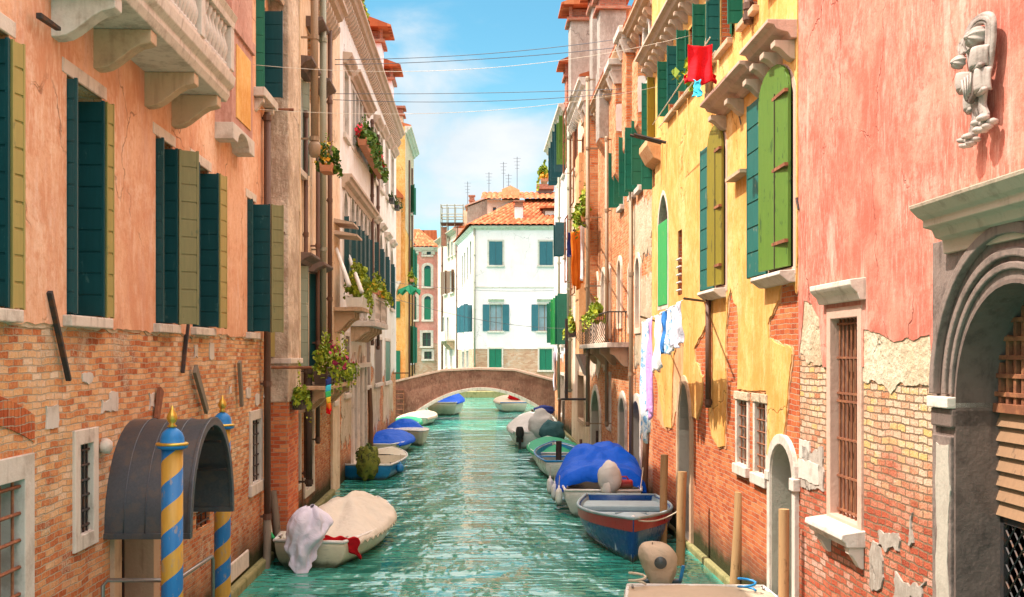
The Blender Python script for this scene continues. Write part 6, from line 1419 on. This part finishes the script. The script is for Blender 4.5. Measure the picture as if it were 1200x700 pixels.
def fender(label, loc, r=.09, h=.42, group='white fenders hanging over the boat side', mat='gel_white'):
    t = empty('boat_fender', loc); tag(t, label, 'fender', group)
    MB().lathe([(.02, 0), (r * .7, .03), (r, .1), (r, h - .1), (r * .7, h - .03), (.025, h), (.02, h + .06)], (0, 0, 0), 12).build('bumper', M[mat], t, True); MB().tube([(0, 0, h + .05), (.02, 0, h + .3)], .01, 5).build('rope', M['rope'], t); return t


# left bank, nearest: cream boat under a canvas, motor wrapped in a white cloth
bA = boat('motorboat', 'cream motorboat under a tan canvas with a cloth wrapped motor at its stern', (-3.62, 19.75), R(-8.5), 4.3, 1.72, .46, ('gel_cream', 'gel_cream', 'gel_white'), tr=.74, rise=.45, full=2.6)
cover('boat_cover', 'creased cream canvas stretched over the nearest left boat', bA, .10, .99, .42, 'tarp_cream', seed=2.0, hem=.12, peak=.5, wr=.035, crease=.17, power=1.25)
outboard(bA, .02, -.02, .45, 'gel_white', s=.9)
cl = MB()
def wrapfn(u, v):
    t = 6.283 * u; r0 = .07 + .22 * math.sin(math.pi * min(1, v * 1.1) ** .7 * .9) + .10 * max(0, v - .6); nz = noise.noise(Vector((math.cos(t) * 1.6, math.sin(t) * 1.6, v * 2.4))); k = 1 + .16 * math.sin(t * 4 + v * 9 + 3 * nz) * (.4 + .6 * v) + .38 * nz + .16 * noise.noise(Vector((math.cos(t) * 4, math.sin(t) * 4, v * 6)))
    return (r0 * 1.25 * k * math.cos(t) - .16 * (v - .5) + .06 * math.sin(v * 7), r0 * 1.2 * k * math.sin(t) - .14 * v, 1.08 - 1.02 * v + .16 * v * v * math.sin(t * 2 + 1.5) + .05 * nz)
cl.grid(wrapfn, 72, 26, True); cl.add([], []); o = cl.build('motor_cloth', M['cl_lilacwhite'], None, True, solid=.01); o.location = (-3.62, 19.6, .02); tag(o, 'crumpled white and lilac cloth tied round the motor of the cream boat', 'cloth')
rd = MB(); rd.grid(lambda u, v: (.34 + .62 * u + .03 * math.sin(v * 9), .02 - .05 * v + .30 * u * v, .50 - (.14 + .30 * u * u) * v + .02 * math.sin(u * 16) - .04 * u), 20, 10); o = rd.build('red_cloth', M['cl_red'], None, True, solid=.012); o.location = (-3.70, 19.75, .06); tag(o, 'red cloth hanging from the stern of the cream boat', 'cloth')
ty = MB(); ty.grid(lambda u, v: (.075 * math.cos(6.283 * v) * .9, (.22 + .085 * math.sin(6.283 * v)) * math.cos(6.283 * u), (.22 + .085 * math.sin(6.283 * v)) * math.sin(6.283 * u)), 24, 10, True); o = ty.build('tyre_fender', M['black'], None, True); o.location = (-2.66, 21.9, .36); o.rotation_euler = (0, 0, R(-12)); tag(o, 'black tyre hanging as a fender on the cream boat side', 'tyre')
rp_ = MB().tube([(-4.62, 20.3, .95), (-4.45, 20.1, .65), (-4.28, 19.9, .5)], .035, 6); tag(rp_.build('mooring_rope', M['cl_green'], None, True), 'green rope tied at the cream boat corner', 'rope')

# left bank, second: open white boat with blue sides and a mossy motor cover
bB = boat('motorboat', 'open white motorboat with bright blue sides and mossy motor cover', (-4.42, 33.4), R(-3), 5.0, 1.78, .46, ('midblue', 'gel_white', 'gel_white'), tr=.86, deck=.5, deckmat='gel_cream', floor=.22, rise=.2)
bag('motor_cover', 'moss covered shaggy motor cover on the blue sided boat', (-4.32, 33.25, .55), (.34, .30, .52), 'moss', seed=4, wob=.4)
outboard(bB, 0, 0, .4)
leafmesh(260, (.34, .30, .5), .09, 17).build('moss_leaves', M['leaf_d'], bpy.data.objects['motor_cover'])
fender('blue ball fender on the blue sided boat', (-3.45, 34.2, .12), .12, .3, None, 'midblue')
# left bank, further boats
bC = boat('rowing_boat', 'small brown boat under a bright blue tarpaulin on the left bank', (-5.15, 41.5), R(-8), 4.2, 1.85, .42, ('gel_cream', 'wood_brown', 'gel_white'), tr=.7)
cover('boat_cover', 'bright blue tarpaulin over the small brown left bank boat', bC, .1, .99, .34, 'tarp_blue', seed=7, hem=.12, over=.08)
bD = boat('motorboat', 'long cream boat with pointed bow towards the canal and blue cockpit cover', (-5.5, 51.6), R(-163), 6.0, 1.75, .5, ('gel_cream', 'gel_cream', 'gel_white'), tr=.8, deck=.45, deckmat='gel_white', rise=.25)
cover('boat_cover', 'small blue cockpit cover on the long cream boat', bD, .30, .60, .42, 'tarp_blue', seed=9, hem=.05, over=-.12, power=2.2)
bE = boat('rowing_boat', 'green decked boat half hidden between the cream boat and the bridge', (-5.55, 53.6), R(-6), 4.2, 1.5, .38, ('tarp_teal', 'gel_white', 'gel_white'), tr=.7)
cover('boat_cover', 'green tarpaulin on the boat half hidden beside the bridge foot', bE, .05, .95, .22, 'tarp_green', seed=3)
bF = boat('motorboat', 'tan canvas covered boat under the left end of the bridge', (-5.3, 58.5), R(-6), 4.6, 1.8, .42, ('gel_cream', 'gel_cream', 'gel_white'), tr=.85)
cover('boat_cover', 'tan canvas over the boat under the left end of the bridge', bF, .02, .95, .18, 'tarp_brown', seed=5, flat=.4)
bG = boat('motorboat', 'cream boat with blue canopy seen through the bridge arch', (-4.35, 68.5), R(-5), 5.0, 2.1, .8, ('gel_cream', 'gel_cream', 'gel_white'), tr=.85)
cover('boat_cover', 'blue canopy on the boat seen through the bridge arch', bG, .02, .9, .75, 'tarp_blue', seed=6, hem=.1)
bH = boat('rowing_boat', 'yellowish boat with red and blue covers beyond the bridge', (.15, 72.5), R(8), 5.0, 2.0, .62, ('gel_cream', 'gel_cream', 'midblue'), tr=.85)
cover('boat_cover', 'tan cover on the yellowish boat beyond the bridge', bH, .02, .95, .35, 'tarp_brown', seed=8)
bag('red_bag', 'red bundle on the yellowish boat beyond the bridge', (.2, 73.4, .95), (.45, .3, .22), 'cl_red', 'bundle', 3)

# right bank, nearest: pale boat with a canvas and a wrapped motor
bI = boat('motorboat', 'pale boat under smooth tan canvas in the bottom right corner', (2.62, 15.85), R(180 - 3), 4.6, 2.12, .48, ('gel_white', 'gel_white', 'gel_white'), tr=.9, rise=.15, full=3)
cover('boat_cover', 'smooth tan canvas lashed over the bottom right boat', bI, .0, .98, .16, 'tarp_brown', seed=11, hem=.06, over=.0, wr=.02, flat=.5)
mc = empty('motor_cover', (2.17, 16.15, .46)); mc.scale = (.9, .9, .88); tag(mc, 'beige fabric motor cover with a round dark patch', 'motor cover')
mcm = MB()
def hoodfn(u, v):
    th = 6.283 * u; w_ = min(1, v / .62); r0 = .17 + .13 * math.sin(w_ * 1.45); cap_ = math.sqrt(max(.0006, 1 - (max(0, v - .62) / .38) ** 2)); k = 1 + .05 * math.sin(4 * th + 5 * v) + .07 * noise.noise(Vector((math.cos(th) * 2, math.sin(th) * 2, v * 4)))
    return (r0 * cap_ * k * math.cos(th) - .14 * v * v, r0 * .95 * cap_ * k * math.sin(th), .72 * (v if v < .62 else .62 + .30 * math.sin((v - .62) / .38 * math.pi / 2)) + .02 * math.sin(th))
mcm.grid(hoodfn, 44, 22, True); mcm.build('hood', M['tarp_brown'], mc, True)
pt = MB(); pt.lathe([(.098, -.10), (.10, .0), (.092, .010)], (0, 0, 0), 20); o = pt.build('round_patch', M['bluepaint'], mc, True); o.location = (-.05, -.315, .40); o.rotation_euler = (R(84), 0, R(-8))
MB().box(-.3, .32, .0, .12, -.12, .06).build('clamp', M['midblue'], mc, bev=.02); MB().tube([(.3, 0, .0), (.36, -.02, .3)], .03, 6).build('tiller', M['midblue'], mc)
for i, (x, y) in enumerate(((1.75, 15.5), (3.2, 15.1))):
    rr = MB().tube([(x + .12 * math.cos(t), y + .10 * math.sin(t), .58 + .012 * k) for k, t in enumerate([R(40 * q) for q in range(14)])], .018, 5); tag(rr.build('mooring_rope', M['midblue'] if i else M['rope'], None, True), ('pale rope coil on the left edge of the tan canvas', 'blue rope coil on the right edge of the tan canvas')[i], 'rope')

# right bank, second: blue and red wooden boat, bow towards us
bJ = boat('wooden_boat', 'blue wooden boat with a red band and grey blue benches, bow towards the camera', (2.46, 25.2), R(180 - 3.0), 5.0, 1.95, .60, ('bluepaint', 'greyblue', 'greyblue'), tr=.8, rise=.40, full=1.9, thwarts=(.12, .36, .62), floor=.12, side_band='redpaint', mid=.38, deck=.12)
MB().tube([(0, 5.0 + .23, .88), (0, 5.05, .5), (0, 4.97, .1), (0, 4.9, -.15)], .035, 6).build('stem_post', M['gel_white'], bJ, True)
bb_ = MB(); bb_.box(-.86, .86, .35, 1.25, .40, .52); bb_.build('stern_locker', M['greyblue'], bJ, bev=.03)
# right bank, third: white motorboat with the big blue tarpaulin
bK = boat('motorboat', 'white motorboat under a large bright blue tarpaulin', (2.12, 25.8), R(-3), 6.2, 2.0, .62, ('gel_white', 'gel_cream', 'gel_white'), tr=.88, rise=.25, floor=.3)
cover('boat_cover', 'large bright blue tarpaulin with a raised cabin hump', bK, .11, .82, .82, 'tarp_blue', seed=13, hem=.36, over=.12, power=4.0, wr=.085, profile=[(0, .36), (.1, .44), (.34, .46), (.56, .70), (.86, .66), (1, .3)], crease=.10)
outboard(bK, .1, .1, .5, 'gel_white'); bag('motor_cover', 'pale grey plastic bag over the motor beside the red jerrycan', (2.27, 25.75, .92), (.27, .22, .40), 'tarp_grey', seed=15, wob=.16)
jc = MB(); jc.box(-.2, .2, -.12, .12, 0, .2); o = jc.build('jerrycan', M['redpaint'], None, bev=.04); o.location = (2.62, 25.95, .66); tag(o, 'red fuel can on the stern of the white motorboat', 'fuel can')
MB().tube([(-.1, 0, .2), (-.06, 0, .27), (.06, 0, .27), (.1, 0, .2)], .02, 6).build('handle', M['redpaint'], o)
for i, (x, y) in enumerate(((1.12, 26.5), (1.05, 27.4), (.98, 28.6))): fender(('white fender nearest the stern of the blue covered boat', 'white fender amidships on the blue covered boat', 'white fender furthest along the blue covered boat')[i], (x, y, .18), .085, .42)
# right bank, fourth to sixth
bL = boat('motorboat', 'white boat with blue rim hidden behind the large blue tarpaulin', (1.75, 33.6), R(3), 5.0, 1.8, .55, ('gel_white', 'midblue', 'midblue'), tr=.8, thwarts=(.3, .6))
bM_ = boat('rowing_boat', 'low boat under a green flat tarpaulin on the right bank', (1.55, 37.4), R(2), 5.0, 1.75, .46, ('gel_cream', 'gel_white', 'gel_white'), tr=.85)
cover('boat_cover', 'flat bright green tarpaulin on the low right bank boat', bM_, .0, .98, .16, 'tarp_green', seed=21, hem=.07, flat=.6, wr=.02)
bN = boat('motorboat', 'white boat with grey and teal covers near the right end of the bridge', (1.05, 44.4), R(4), 6.0, 2.0, .66, ('gel_white', 'gel_white', 'gel_white'), tr=.88)
cover('boat_cover', 'pale canvas over the white boat near the right end of the bridge', bN, .1, .97, .5, 'tarp_grey', seed=23, flat=.4)
bag('motor_cover', 'patterned grey cover standing on the white boat near the bridge', (1.15, 44.6, .95), (.5, .4, .62), 'tarp_grey', seed=25); bag('motor_cover', 'dark teal cover in front of the patterned grey one', (1.6, 43.9, .72), (.5, .4, .45), 'tarp_teal', seed=27)
bag('navy_bundle', 'small navy bundle on top of the white boat near the bridge', (1.35, 46.5, 1.45), (.42, .35, .2), 'cl_navy', 'bundle', 29)
bO = boat('rowing_boat', 'pale boat moored right under the right end of the bridge', (1.4, 53), R(5), 5.0, 1.8, .55, ('gel_white', 'gel_cream', 'gel_white'), tr=.8, thwarts=(.3, .6))
outboard(bN, -.75, 0, .45)

# ------------------------------------------------------------------ mooring posts
def post(label, x, y, h, r, mat, lean=(0, 0), cat='mooring post', group='mooring posts along the canal', cap=True, name='mooring_post', rough=.04):
    o = MB(); n = 9; path = []; rs = []
    for i in range(n):
        t = i / (n - 1); z = -1.2 + (h + 1.2) * t; q = max(0, z) / max(h, .1)
        path.append((lean[0] * q + rough * noise.noise(Vector((x, z * .8, 1))), lean[1] * q + rough * noise.noise(Vector((y, z * .8, 5))), z)); rs.append(r * (1 + .06 * noise.noise(Vector((x * 3, y, z * 2)))))
    o.tube(path, rs, 10); o = o.build(name, M[mat], None, True); o.location = (x, y, 0); m = o.modifiers.new('es', 'EDGE_SPLIT'); m.split_angle = R(50); tag(o, label, cat, group); return o
def ppost(label, px, ytop, ybase, w, mat, pxtop=None, back=0.0):
    Y = 1300 * CAMH / (ybase - HYP); x = gx(px, Y); h = gz(ytop, Y); post(label, x, Y, h, w / 2 / 1300 * Y, mat, (gx((pxtop or px), Y) - x, 0))
ppost('tan post in front of the arched niche with green door, nearest the camera', 917, 597, 762, 12.5, 'wood_post', 917)
ppost('tan leaning post against the red brick between niche and arched water door', 861, 577, 694, 13, 'wood_post', 866)
ppost('tan post in front of the arched water door with grey jamb', 797, 553, 662, 10.5, 'wood_post', 799)
ppost('tan post just left of the arched water door', 777, 533, 640, 9, 'wood_post', 778)
ppost('dark brown leaning post below the hanging laundry', 754, 500, 600, 8, 'wood_brown', 757)
ppost('greyish post between the two small water doors', 733.5, 495, 562, 6.5, 'wood_grey', 734)
ppost('thin dark post left of the pointed water door', 700, 505, 550, 3.2, 'wood_dark'); ppost('short dark post nearest the green tarpaulin', 681, 515, 552, 3.5, 'wood_brown')
ppost('thin brown post at the far right bank near the bridge', 655.5, 468, 518, 3.5, 'wood_brown'); ppost('thin grey post second from the bridge on the right', 660, 470, 522, 3, 'wood_grey')
ppost('dark post right of the pointed water door', 709, 490, 545, 4, 'wood_brown'); ppost('dark stout bollard post beside the green boat', 655, 517, 551, 7, 'wood_dark')
ppost('low brown stump in the water beyond the bridge', 624, 480, 488, 3, 'wood_brown'); ppost('low brown stump nearer the bridge end', 633, 484, 491, 3, 'wood_brown')
ppost('leaning brown stake on the left bank before the palace portal', 436, 455, 538, 5.5, 'wood_brown', 433)
ppost('thin stake on the left bank beside the blue sided boat', 396, 487, 566, 4, 'wood_grey', 394); ppost('thin stake second along the left bank', 406, 483, 556, 4, 'wood_grey', 406); ppost('thin stake third along the left bank beside the portal', 410, 490, 552, 3.5, 'wood_brown')
ppost('stake at the left bank near the bridge foot', 453, 464, 512, 3, 'wood_grey'); ppost('stake nearest the bridge foot on the left', 458, 464, 508, 3, 'wood_brown')
ppost('crooked old post at the corner of the orange house', 329, 575, 655, 9, 'wood_grey', 320); ppost('thin crooked stick behind the cream boat', 344, 530, 625, 4, 'wood_brown', 338); ppost('second thin crooked stick behind the cream boat', 356, 560, 610, 4, 'wood_brown', 354)

# mooring ropes from boats to posts and walls, lashings along the covers
def rope(label, p, q, sag=.15, r=.014, mat='rope'):
    p = Vector(p); q = Vector(q); o = MB().tube([p.lerp(q, i / 12) - Vector((0, 0, sag * 4 * (i / 12) * (1 - i / 12))) for i in range(13)], r, 5).build('mooring_rope', M[mat], None, True); tag(o, label, 'rope', 'ropes tying the boats to posts and walls')
rope('rope from the stern of the cream boat to the old corner post', (-4.3, 19.9, .5), (-4.5, 20.55, 1.0), .05); rope('rope from the bow of the blue and red wooden boat to the tan post', (2.22, 20.1, .80), (3.14, 20.3, 1.0), .12)
rope('rope from the stern of the large blue covered boat to the brown leaning post', (3.0, 26.0, .62), (3.16, 26.7, 1.1), .06); rope('rope from the blue sided boat to the left wall', (-5.1, 34.0, .45), (-5.35, 35.0, 1.2), .1)
rope('rope from the bottom right boat to the tan post nearest the camera', (3.4, 14.5, .5), (3.52, 14.3, .9), .05, .014, 'midblue')
def lash(cov, bt, t0, t1, over, hem, n=15):
    hb, sh, kl, yy, L, B, fb = r_f[bt.name]; b = MB()
    for sg in (-1, 1):
        pts = []
        for i in range(n * 2 + 1):
            t = t0 + (t1 - t0) * i / (n * 2); pts.append((sg * (hb(min(t, .99)) + over + .035), yy(t, sh(t)), sh(t) + .02 - hem * (.55 if i % 2 else 1.15)))
        b.tube(pts, .009, 4)
    b.build('lashing_cord', M['rope'], cov, True)
CV = [o for o in bpy.data.objects if o.name.startswith('boat_cover')]
for cov, bt, t0, t1, ov, hm in ((CV[0], bA, .12, .96, .05, .12), (next(o for o in CV if 'cabin hump' in o['label']), bK, .17, .80, .10, .34), (next(o for o in CV if 'smooth tan' in o['label']), bI, .02, .95, .0, .06)): lash(cov, bt, t0, t1, ov, hm)
for bt, zz in ((bJ, .62), (bK, .64), (bA, .48), (bB, .48), (bI, .5)):
    hb, sh, kl, yy, L, B, fb = r_f[bt.name]
    for sg in (-1, 1):
        c = MB(); t = .06; x = sg * (hb(t) - .07); c.tube([(x, L * t - .08, sh(t) + .05), (x, L * t + .08, sh(t) + .05)], .015, 6); c.tube([(x, L * t, sh(t)), (x, L * t, sh(t) + .05)], .018, 6); c.build('cleat', M['steel'], bt, True)

# striped poles
def striped(label, x, y, htop, r):
    t = empty('striped_pole', (x, y, 0)); tag(t, label, 'mooring pole', 'blue and gold striped mooring poles')
    MB().lathe([(r, -1.2), (r, .5), (r * .98, 1.5), (r * .97, htop)], (0, 0, 0), 24).build('pole', M['stripe'], t, True)
    c = MB(); c.lathe([(r * 1.0, htop - .005), (r * 1.38, htop + .01), (r * 1.42, htop + .035), (r * 1.1, htop + .06), (r * 1.08, htop + .11), (r * .9, htop + .16), (r * .55, htop + .195), (r * .3, htop + .21)], (0, 0, 0), 24); c.build('blue_cap', M['polyblue'], t, True)
    g = MB(); g.lathe([(r * 1.46, htop + .036), (r * 1.48, htop + .05), (r * 1.4, htop + .062), (r * 1.12, htop + .064)], (0, 0, 0), 24); g.build('gold_ring', M['gold'], t, True)
    f = MB(); f.lathe([(.02, htop + .205), (.05, htop + .225), (.025, htop + .245), (.045, htop + .275), (.056, htop + .305), (.045, htop + .345), (.018, htop + .39), (.006, htop + .43)], (0, 0, 0), 16); f.build('finial', M['gold'], t, True); return t
striped('blue and gold striped pole in front of the metal canopy', -3.37, 11.0, 2.86, .108); striped('blue and gold striped pole behind the far edge of the metal canopy', -3.72, 14.25, 2.84, .106)
# landing stage with steel handrail below the canopy
ls = empty('landing_stage', (-3.75, 12.4, 0)); tag(ls, 'small wooden landing stage with steel handrail under the metal canopy', 'landing stage')
pk = MB()
for i in range(12): pk.box(-.45, .42, -1.1 + i * .2, -.92 + i * .2, .50, .55)
pk.build('deck_boards', M['wood_grey'], ls)
hr = MB(); hr.tube([(-.40, -1.15, .5), (-.40, -1.15, 1.45), (-.36, -1.12, 1.5), (.30, -1.12, 1.5), (.34, -1.12, 1.45), (.34, -1.12, .5)], .022, 8); hr.tube([(-.40, -1.15, 1.25), (.34, -1.12, 1.25)], .018, 8); hr.tube([(.34, -1.1, 1.5), (.34, .2, 1.5), (.34, .25, 1.45), (.34, .25, .5)], .022, 8); hr.build('handrail', M['steel'], ls, True)
for x in (-.4, .36):
    for y in (-1.0, 1.1): MB().tube([(x, y, -1.5), (x, y, .5)], .07, 8).build('pile', M['wood_brown'], ls, True)


# ------------------------------------------------------------------ overhead cables, lines, laundry
def cable(label, p, q, sag, r=.012, mat='cable', name='overhead_cable', group=None, cat='cable'):
    p = Vector(p); q = Vector(q); pts = [p.lerp(q, i / 16) - Vector((0, 0, sag * 4 * (i / 16) * (1 - i / 16))) for i in range(17)]
    o = MB().tube(pts, r, 5).build(name, M[mat], None, True); tag(o, label, cat, group); return o
g1 = 'cables strung across the canal'
def sp(F, px, py, out=.05): return F.world(F.s(px, out), out, F.z(px, py, out))
cable('upper dark cable across the canal at chimney height', sp(L3, 392, 70), sp(R3, 732, 45), .15, .010, group=g1)
cable('second dark cable just under the uppermost across the canal', sp(L3, 392, 76), sp(R3, 732, 55), .10, .010, group=g1)
cable('pale cable from the green shutter at the orange house across to the yellow eaves', sp(L1, 296, 76), sp(R2, 812, 41), .35, .004, 'line', group=g1)
cable('grey cable crossing in front of the white cloud', sp(L3, 390, 110), sp(R3, 740, 104), .05, .009, group=g1)
cable('lower grey cable crossing in front of the white cloud', sp(L3, 390, 117), sp(R3, 740, 108), .15, .009, group=g1)
cable('pale line sagging from the orange house to the yellow house corner', sp(L1, 299, 128), sp(R2, 778, 100), .3, .004, 'line', group=g1)
cable('thin cable low across the canal near the white corner house', sp(L3, 425, 338), sp(R5, 668, 385), .35, .009, group=g1)
cable('thin cable in front of the rose pink house', sp(L3, 452, 330), sp(R5, 655, 340), .2, .009, group=g1)
# red shirt line along the yellow house
def yl_pt(px, py, o): return R2.world(R2.s(px, o), o, R2.z(px, py, o))
LA, LB = yl_pt(763, 143, .75), yl_pt(880, 18, .75)
cable('clothesline along the yellow house holding the red cloth', yl_pt(765, 146, .7), yl_pt(832, 44, .7), .02, .010, 'line', 'clothesline', 'clotheslines', 'clothesline')
cable('second clothesline along the yellow house below the green shutters', yl_pt(772, 150, .62), yl_pt(838, 60, .62), .02, .010, 'line', 'clothesline', 'clotheslines', 'clothesline')


def garment(name, label, a, b, h, mat, seed, cat='laundry', group='laundry hanging over the canal', shape='sheet', fold=.05, amp=1.0, slant=0.0):
    """cloth pegged between two points of a line, falling h metres in folds"""
    a = Vector(a); b = Vector(b); d = b - a; L = d.length; d.normalize(); n = Vector((-d.y, d.x, 0)).normalized(); mb = MB(); nu, nv = 26, 22; rnd = random.Random(seed); ph = rnd.uniform(0, 6); k = rnd.uniform(2.2, 3.6)
    def fn(u, v):
        w = 1.0
        if shape == 'shirt': w = 1.0 if v > .32 else 1.0; e = .0
        uu = .5 + (u - .5) * (1 - .10 * v + .05 * math.sin(7 * v + ph))
        p = a + d * (uu * L) - Vector((0, 0, v * h * (1 + .05 * math.sin(u * 9 + ph)) + .03 * math.sin(math.pi * u) * (1 - v)))
        p += n * (fold * (.25 + .75 * v) * math.sin(6.283 * k * u + ph + 1.2 * v) + amp * .06 * noise.noise(Vector((u * 3, v * 3, seed)))) + d * slant * v
        return p
    mb.grid(fn, nu, nv); o = mb.build(name, M[mat], None, True, solid=.006)
    tag(o, label, cat, group); return o
# red shirt with sleeves (hung upside down by its hem) and a cyan cloth
a, b = yl_pt(806, 52, 1.0), yl_pt(835, 48, 1.0)
rs = empty('red_shirt', a); tag(rs, 'bright red shirt hanging upside down from a line at the yellow house', 'shirt')
d = (b - a); W_ = gx(836, a.y) - gx(807, a.y); hS = gz(48, a.y) - gz(94, a.y)
sm = MB(); NU = 26
def shf(u, v):
    k = 1.0 - .06 * math.sin(math.pi * v) + (.10 * max(0, (v - .72) / .28)); x = W_ * (.5 + (u - .5) * k); return (x, .05 * math.sin(u * 11 + v * 2) * (.3 + v) + .03 * math.sin(v * 5), -.03 * math.sin(math.pi * u) * (1 - v) - hS * v * (1 - .04 * math.cos(u * 6)))
sm.grid(shf, NU, 22); sm.build('shirt_body', M['cl_red'], rs, True, solid=.008)
for sg in (0, 1):
    sl = MB(); x0 = W_ * (-.03 if sg == 0 else 1.03); dx = -W_ * .10 if sg == 0 else W_ * .14
    sl.grid(lambda u, v: (x0 + dx * v, .03 + .05 * math.sin(6.283 * u), -hS * (.74 + .22 * u) - hS * .05 * v), 12, 6); sl.build('sleeve', M['cl_red'], rs, True, solid=.008)
garment('cyan_cloth', 'small cyan cloth hanging right under the red shirt', yl_pt(812, 93, 1.0), yl_pt(821, 93, 1.0), .25, 'cl_cyan', 3, fold=.02)
leafmesh(70, (.25, .15, .25), .12, 5).build('hanging_plant', M['leaf_y'], None); o = bpy.data.objects['hanging_plant']; o.location = yl_pt(806, 88, .5); tag(o, 'tuft of yellow green leaves beside the red shirt', 'plant')
# laundry on the line beside the yellow house
def lp(px, py, o=.85): return R2.world(R2.s(px, o), o, R2.z(px, py, o))
A0, A1 = lp(751, 378, .85), lp(800, 352, .85)
br_ = MB(); q = R2.s(770); zq = lp(751, 372, .85).z; br_.tube([R2.world(q, -.02, zq), R2.world(R2.s(751, .9), .9, zq)], .022, 6); q2 = lp(802, 350, .85); br_.tube([R2.world(R2.s(825), -.02, q2.z + .08), q2], .022, 6); tag(br_.build('laundry_bracket', M['iron'], None), 'pair of iron arms holding the laundry line off the yellow wall', 'laundry bracket')
cable('laundry line with white and lilac washing beside the yellow house', A0, A1, .03, .008, 'line', 'clothesline', 'clotheslines', 'clothesline')
def seg(t0, t1): return A0.lerp(A1, t0), A0.lerp(A1, t1)
for nm, lb, t0, t1, h, mt in (('bed_sheet', 'long pale blue printed sheet at the far end of the laundry line', .03, .22, 2.35, 'cl_print'), ('lilac_towel', 'long lilac towel next to the printed sheet', .19, .34, 1.9, 'cl_lilac'), ('white_shirt', 'white shirt in the middle of the laundry line', .36, .54, 1.05, 'cl_white'), ('blue_shorts', 'deep blue shorts on the laundry line', .57, .66, .75, 'cl_blue'), ('white_towel', 'short pale towel between shorts and wall arm', .66, .80, .8, 'cl_print'), ('white_cloth', 'white cloth nearest the camera on the laundry line', .80, .97, .72, 'cl_lilacwhite')):
    a, b = seg(t0, t1); garment(nm, lb, a, b, h, mt, len(lb), fold=.045)
# orange and white cloths of the narrow ochre house
def op(px, py, o): return R4.world(R4.s(px, o), o, R4.z(px, py, o))
sk = MB(); sk.tube([op(686, 262, .0), op(684, 262, 1.3)], .03, 6); sk.tube([op(676, 270, .0), op(672, 270, 1.6)], .03, 6); tag(sk.build('laundry_bracket', M['iron'], None), 'thin iron arms holding the orange and white cloths', 'laundry bracket')
gx_ = lambda px, py, Y: Vector((gx(px, Y), Y, gz(py, Y)))
garment('orange_cloth', 'long orange cloth hanging from the narrow ochre house', gx_(669, 272, 40.6), gx_(684, 268, 40.9), 2.1, 'cl_orange', 12, fold=.06, amp=2)
garment('white_cloth', 'long white cloth overlapping the orange one', gx_(680.5, 262, 40.3), gx_(688, 262, 40.5), 2.0, 'cl_white', 14, fold=.04)
garment('navy_cloth', 'small navy and red cloth left of the orange one', gx_(665, 272, 41.4), gx_(670, 272, 41.6), .9, 'cl_navy', 15, fold=.05)
garment('white_towel', 'narrow white towel hanging at the right end of the bridge', gx_(649, 412, 58.5), gx_(651.5, 412, 59.2), 2.0, 'cl_lilacwhite', 16, fold=.06)
# rainbow flag
fl = empty('rainbow_flag', L2.world(L2.s(385, .9), .9, L2.z(385, 446, .9)), rzL); tag(fl, 'small rainbow flag hanging below the flower trough', 'flag')
for i, mt in enumerate(('cl_navy', 'cl_cyan', 'cl_green', 'cl_yellow', 'cl_orange', 'cl_red')):
    MB().grid(lambda u, v, i=i: (  .22 * (u - .5) * (1 - .2 * (i + v) / 6), .05 * math.sin(u * 7 + (i + v) * .7), -.12 * (i + v) + .08 * u), 10, 4).build('stripe', M[mt], fl, True, solid=.006)
# television aerials on the far roofs
for i, (px, y0, y1, Y) in enumerate(((548, 213, 256, 112), (573, 202, 240, 110), (590, 190, 222, 109), (596, 204, 222, 109), (606, 184, 222, 107), (484, 230, 275, 130))):
    o = empty('tv_aerial', (gx(px, Y), Y, gz(y1, Y))); tag(o, ('thin aerial above the roof terrace', 'aerial with short crossbars left of the orange chimney', 'tall aerial just left of the orange chimney top', 'short aerial with a square panel beside the orange chimney', 'tallest aerial, right of the orange chimney', 'lone aerial above the rose pink house')[i], 'aerial', 'television aerials on the far roofs')
    h = gz(y0, Y) - gz(y1, Y); MB().tube([(0, 0, -.8), (0, 0, h)], .03, 5).build('mast', M['cable'], o); t = MB()
    for k in range(4): t.tube([(-.35 + .05 * k, 0, h - .15 - .32 * k), (.35 - .05 * k, 0, h - .15 - .32 * k)], .016, 4)
    t.build('crossbars', M['cable'], o)
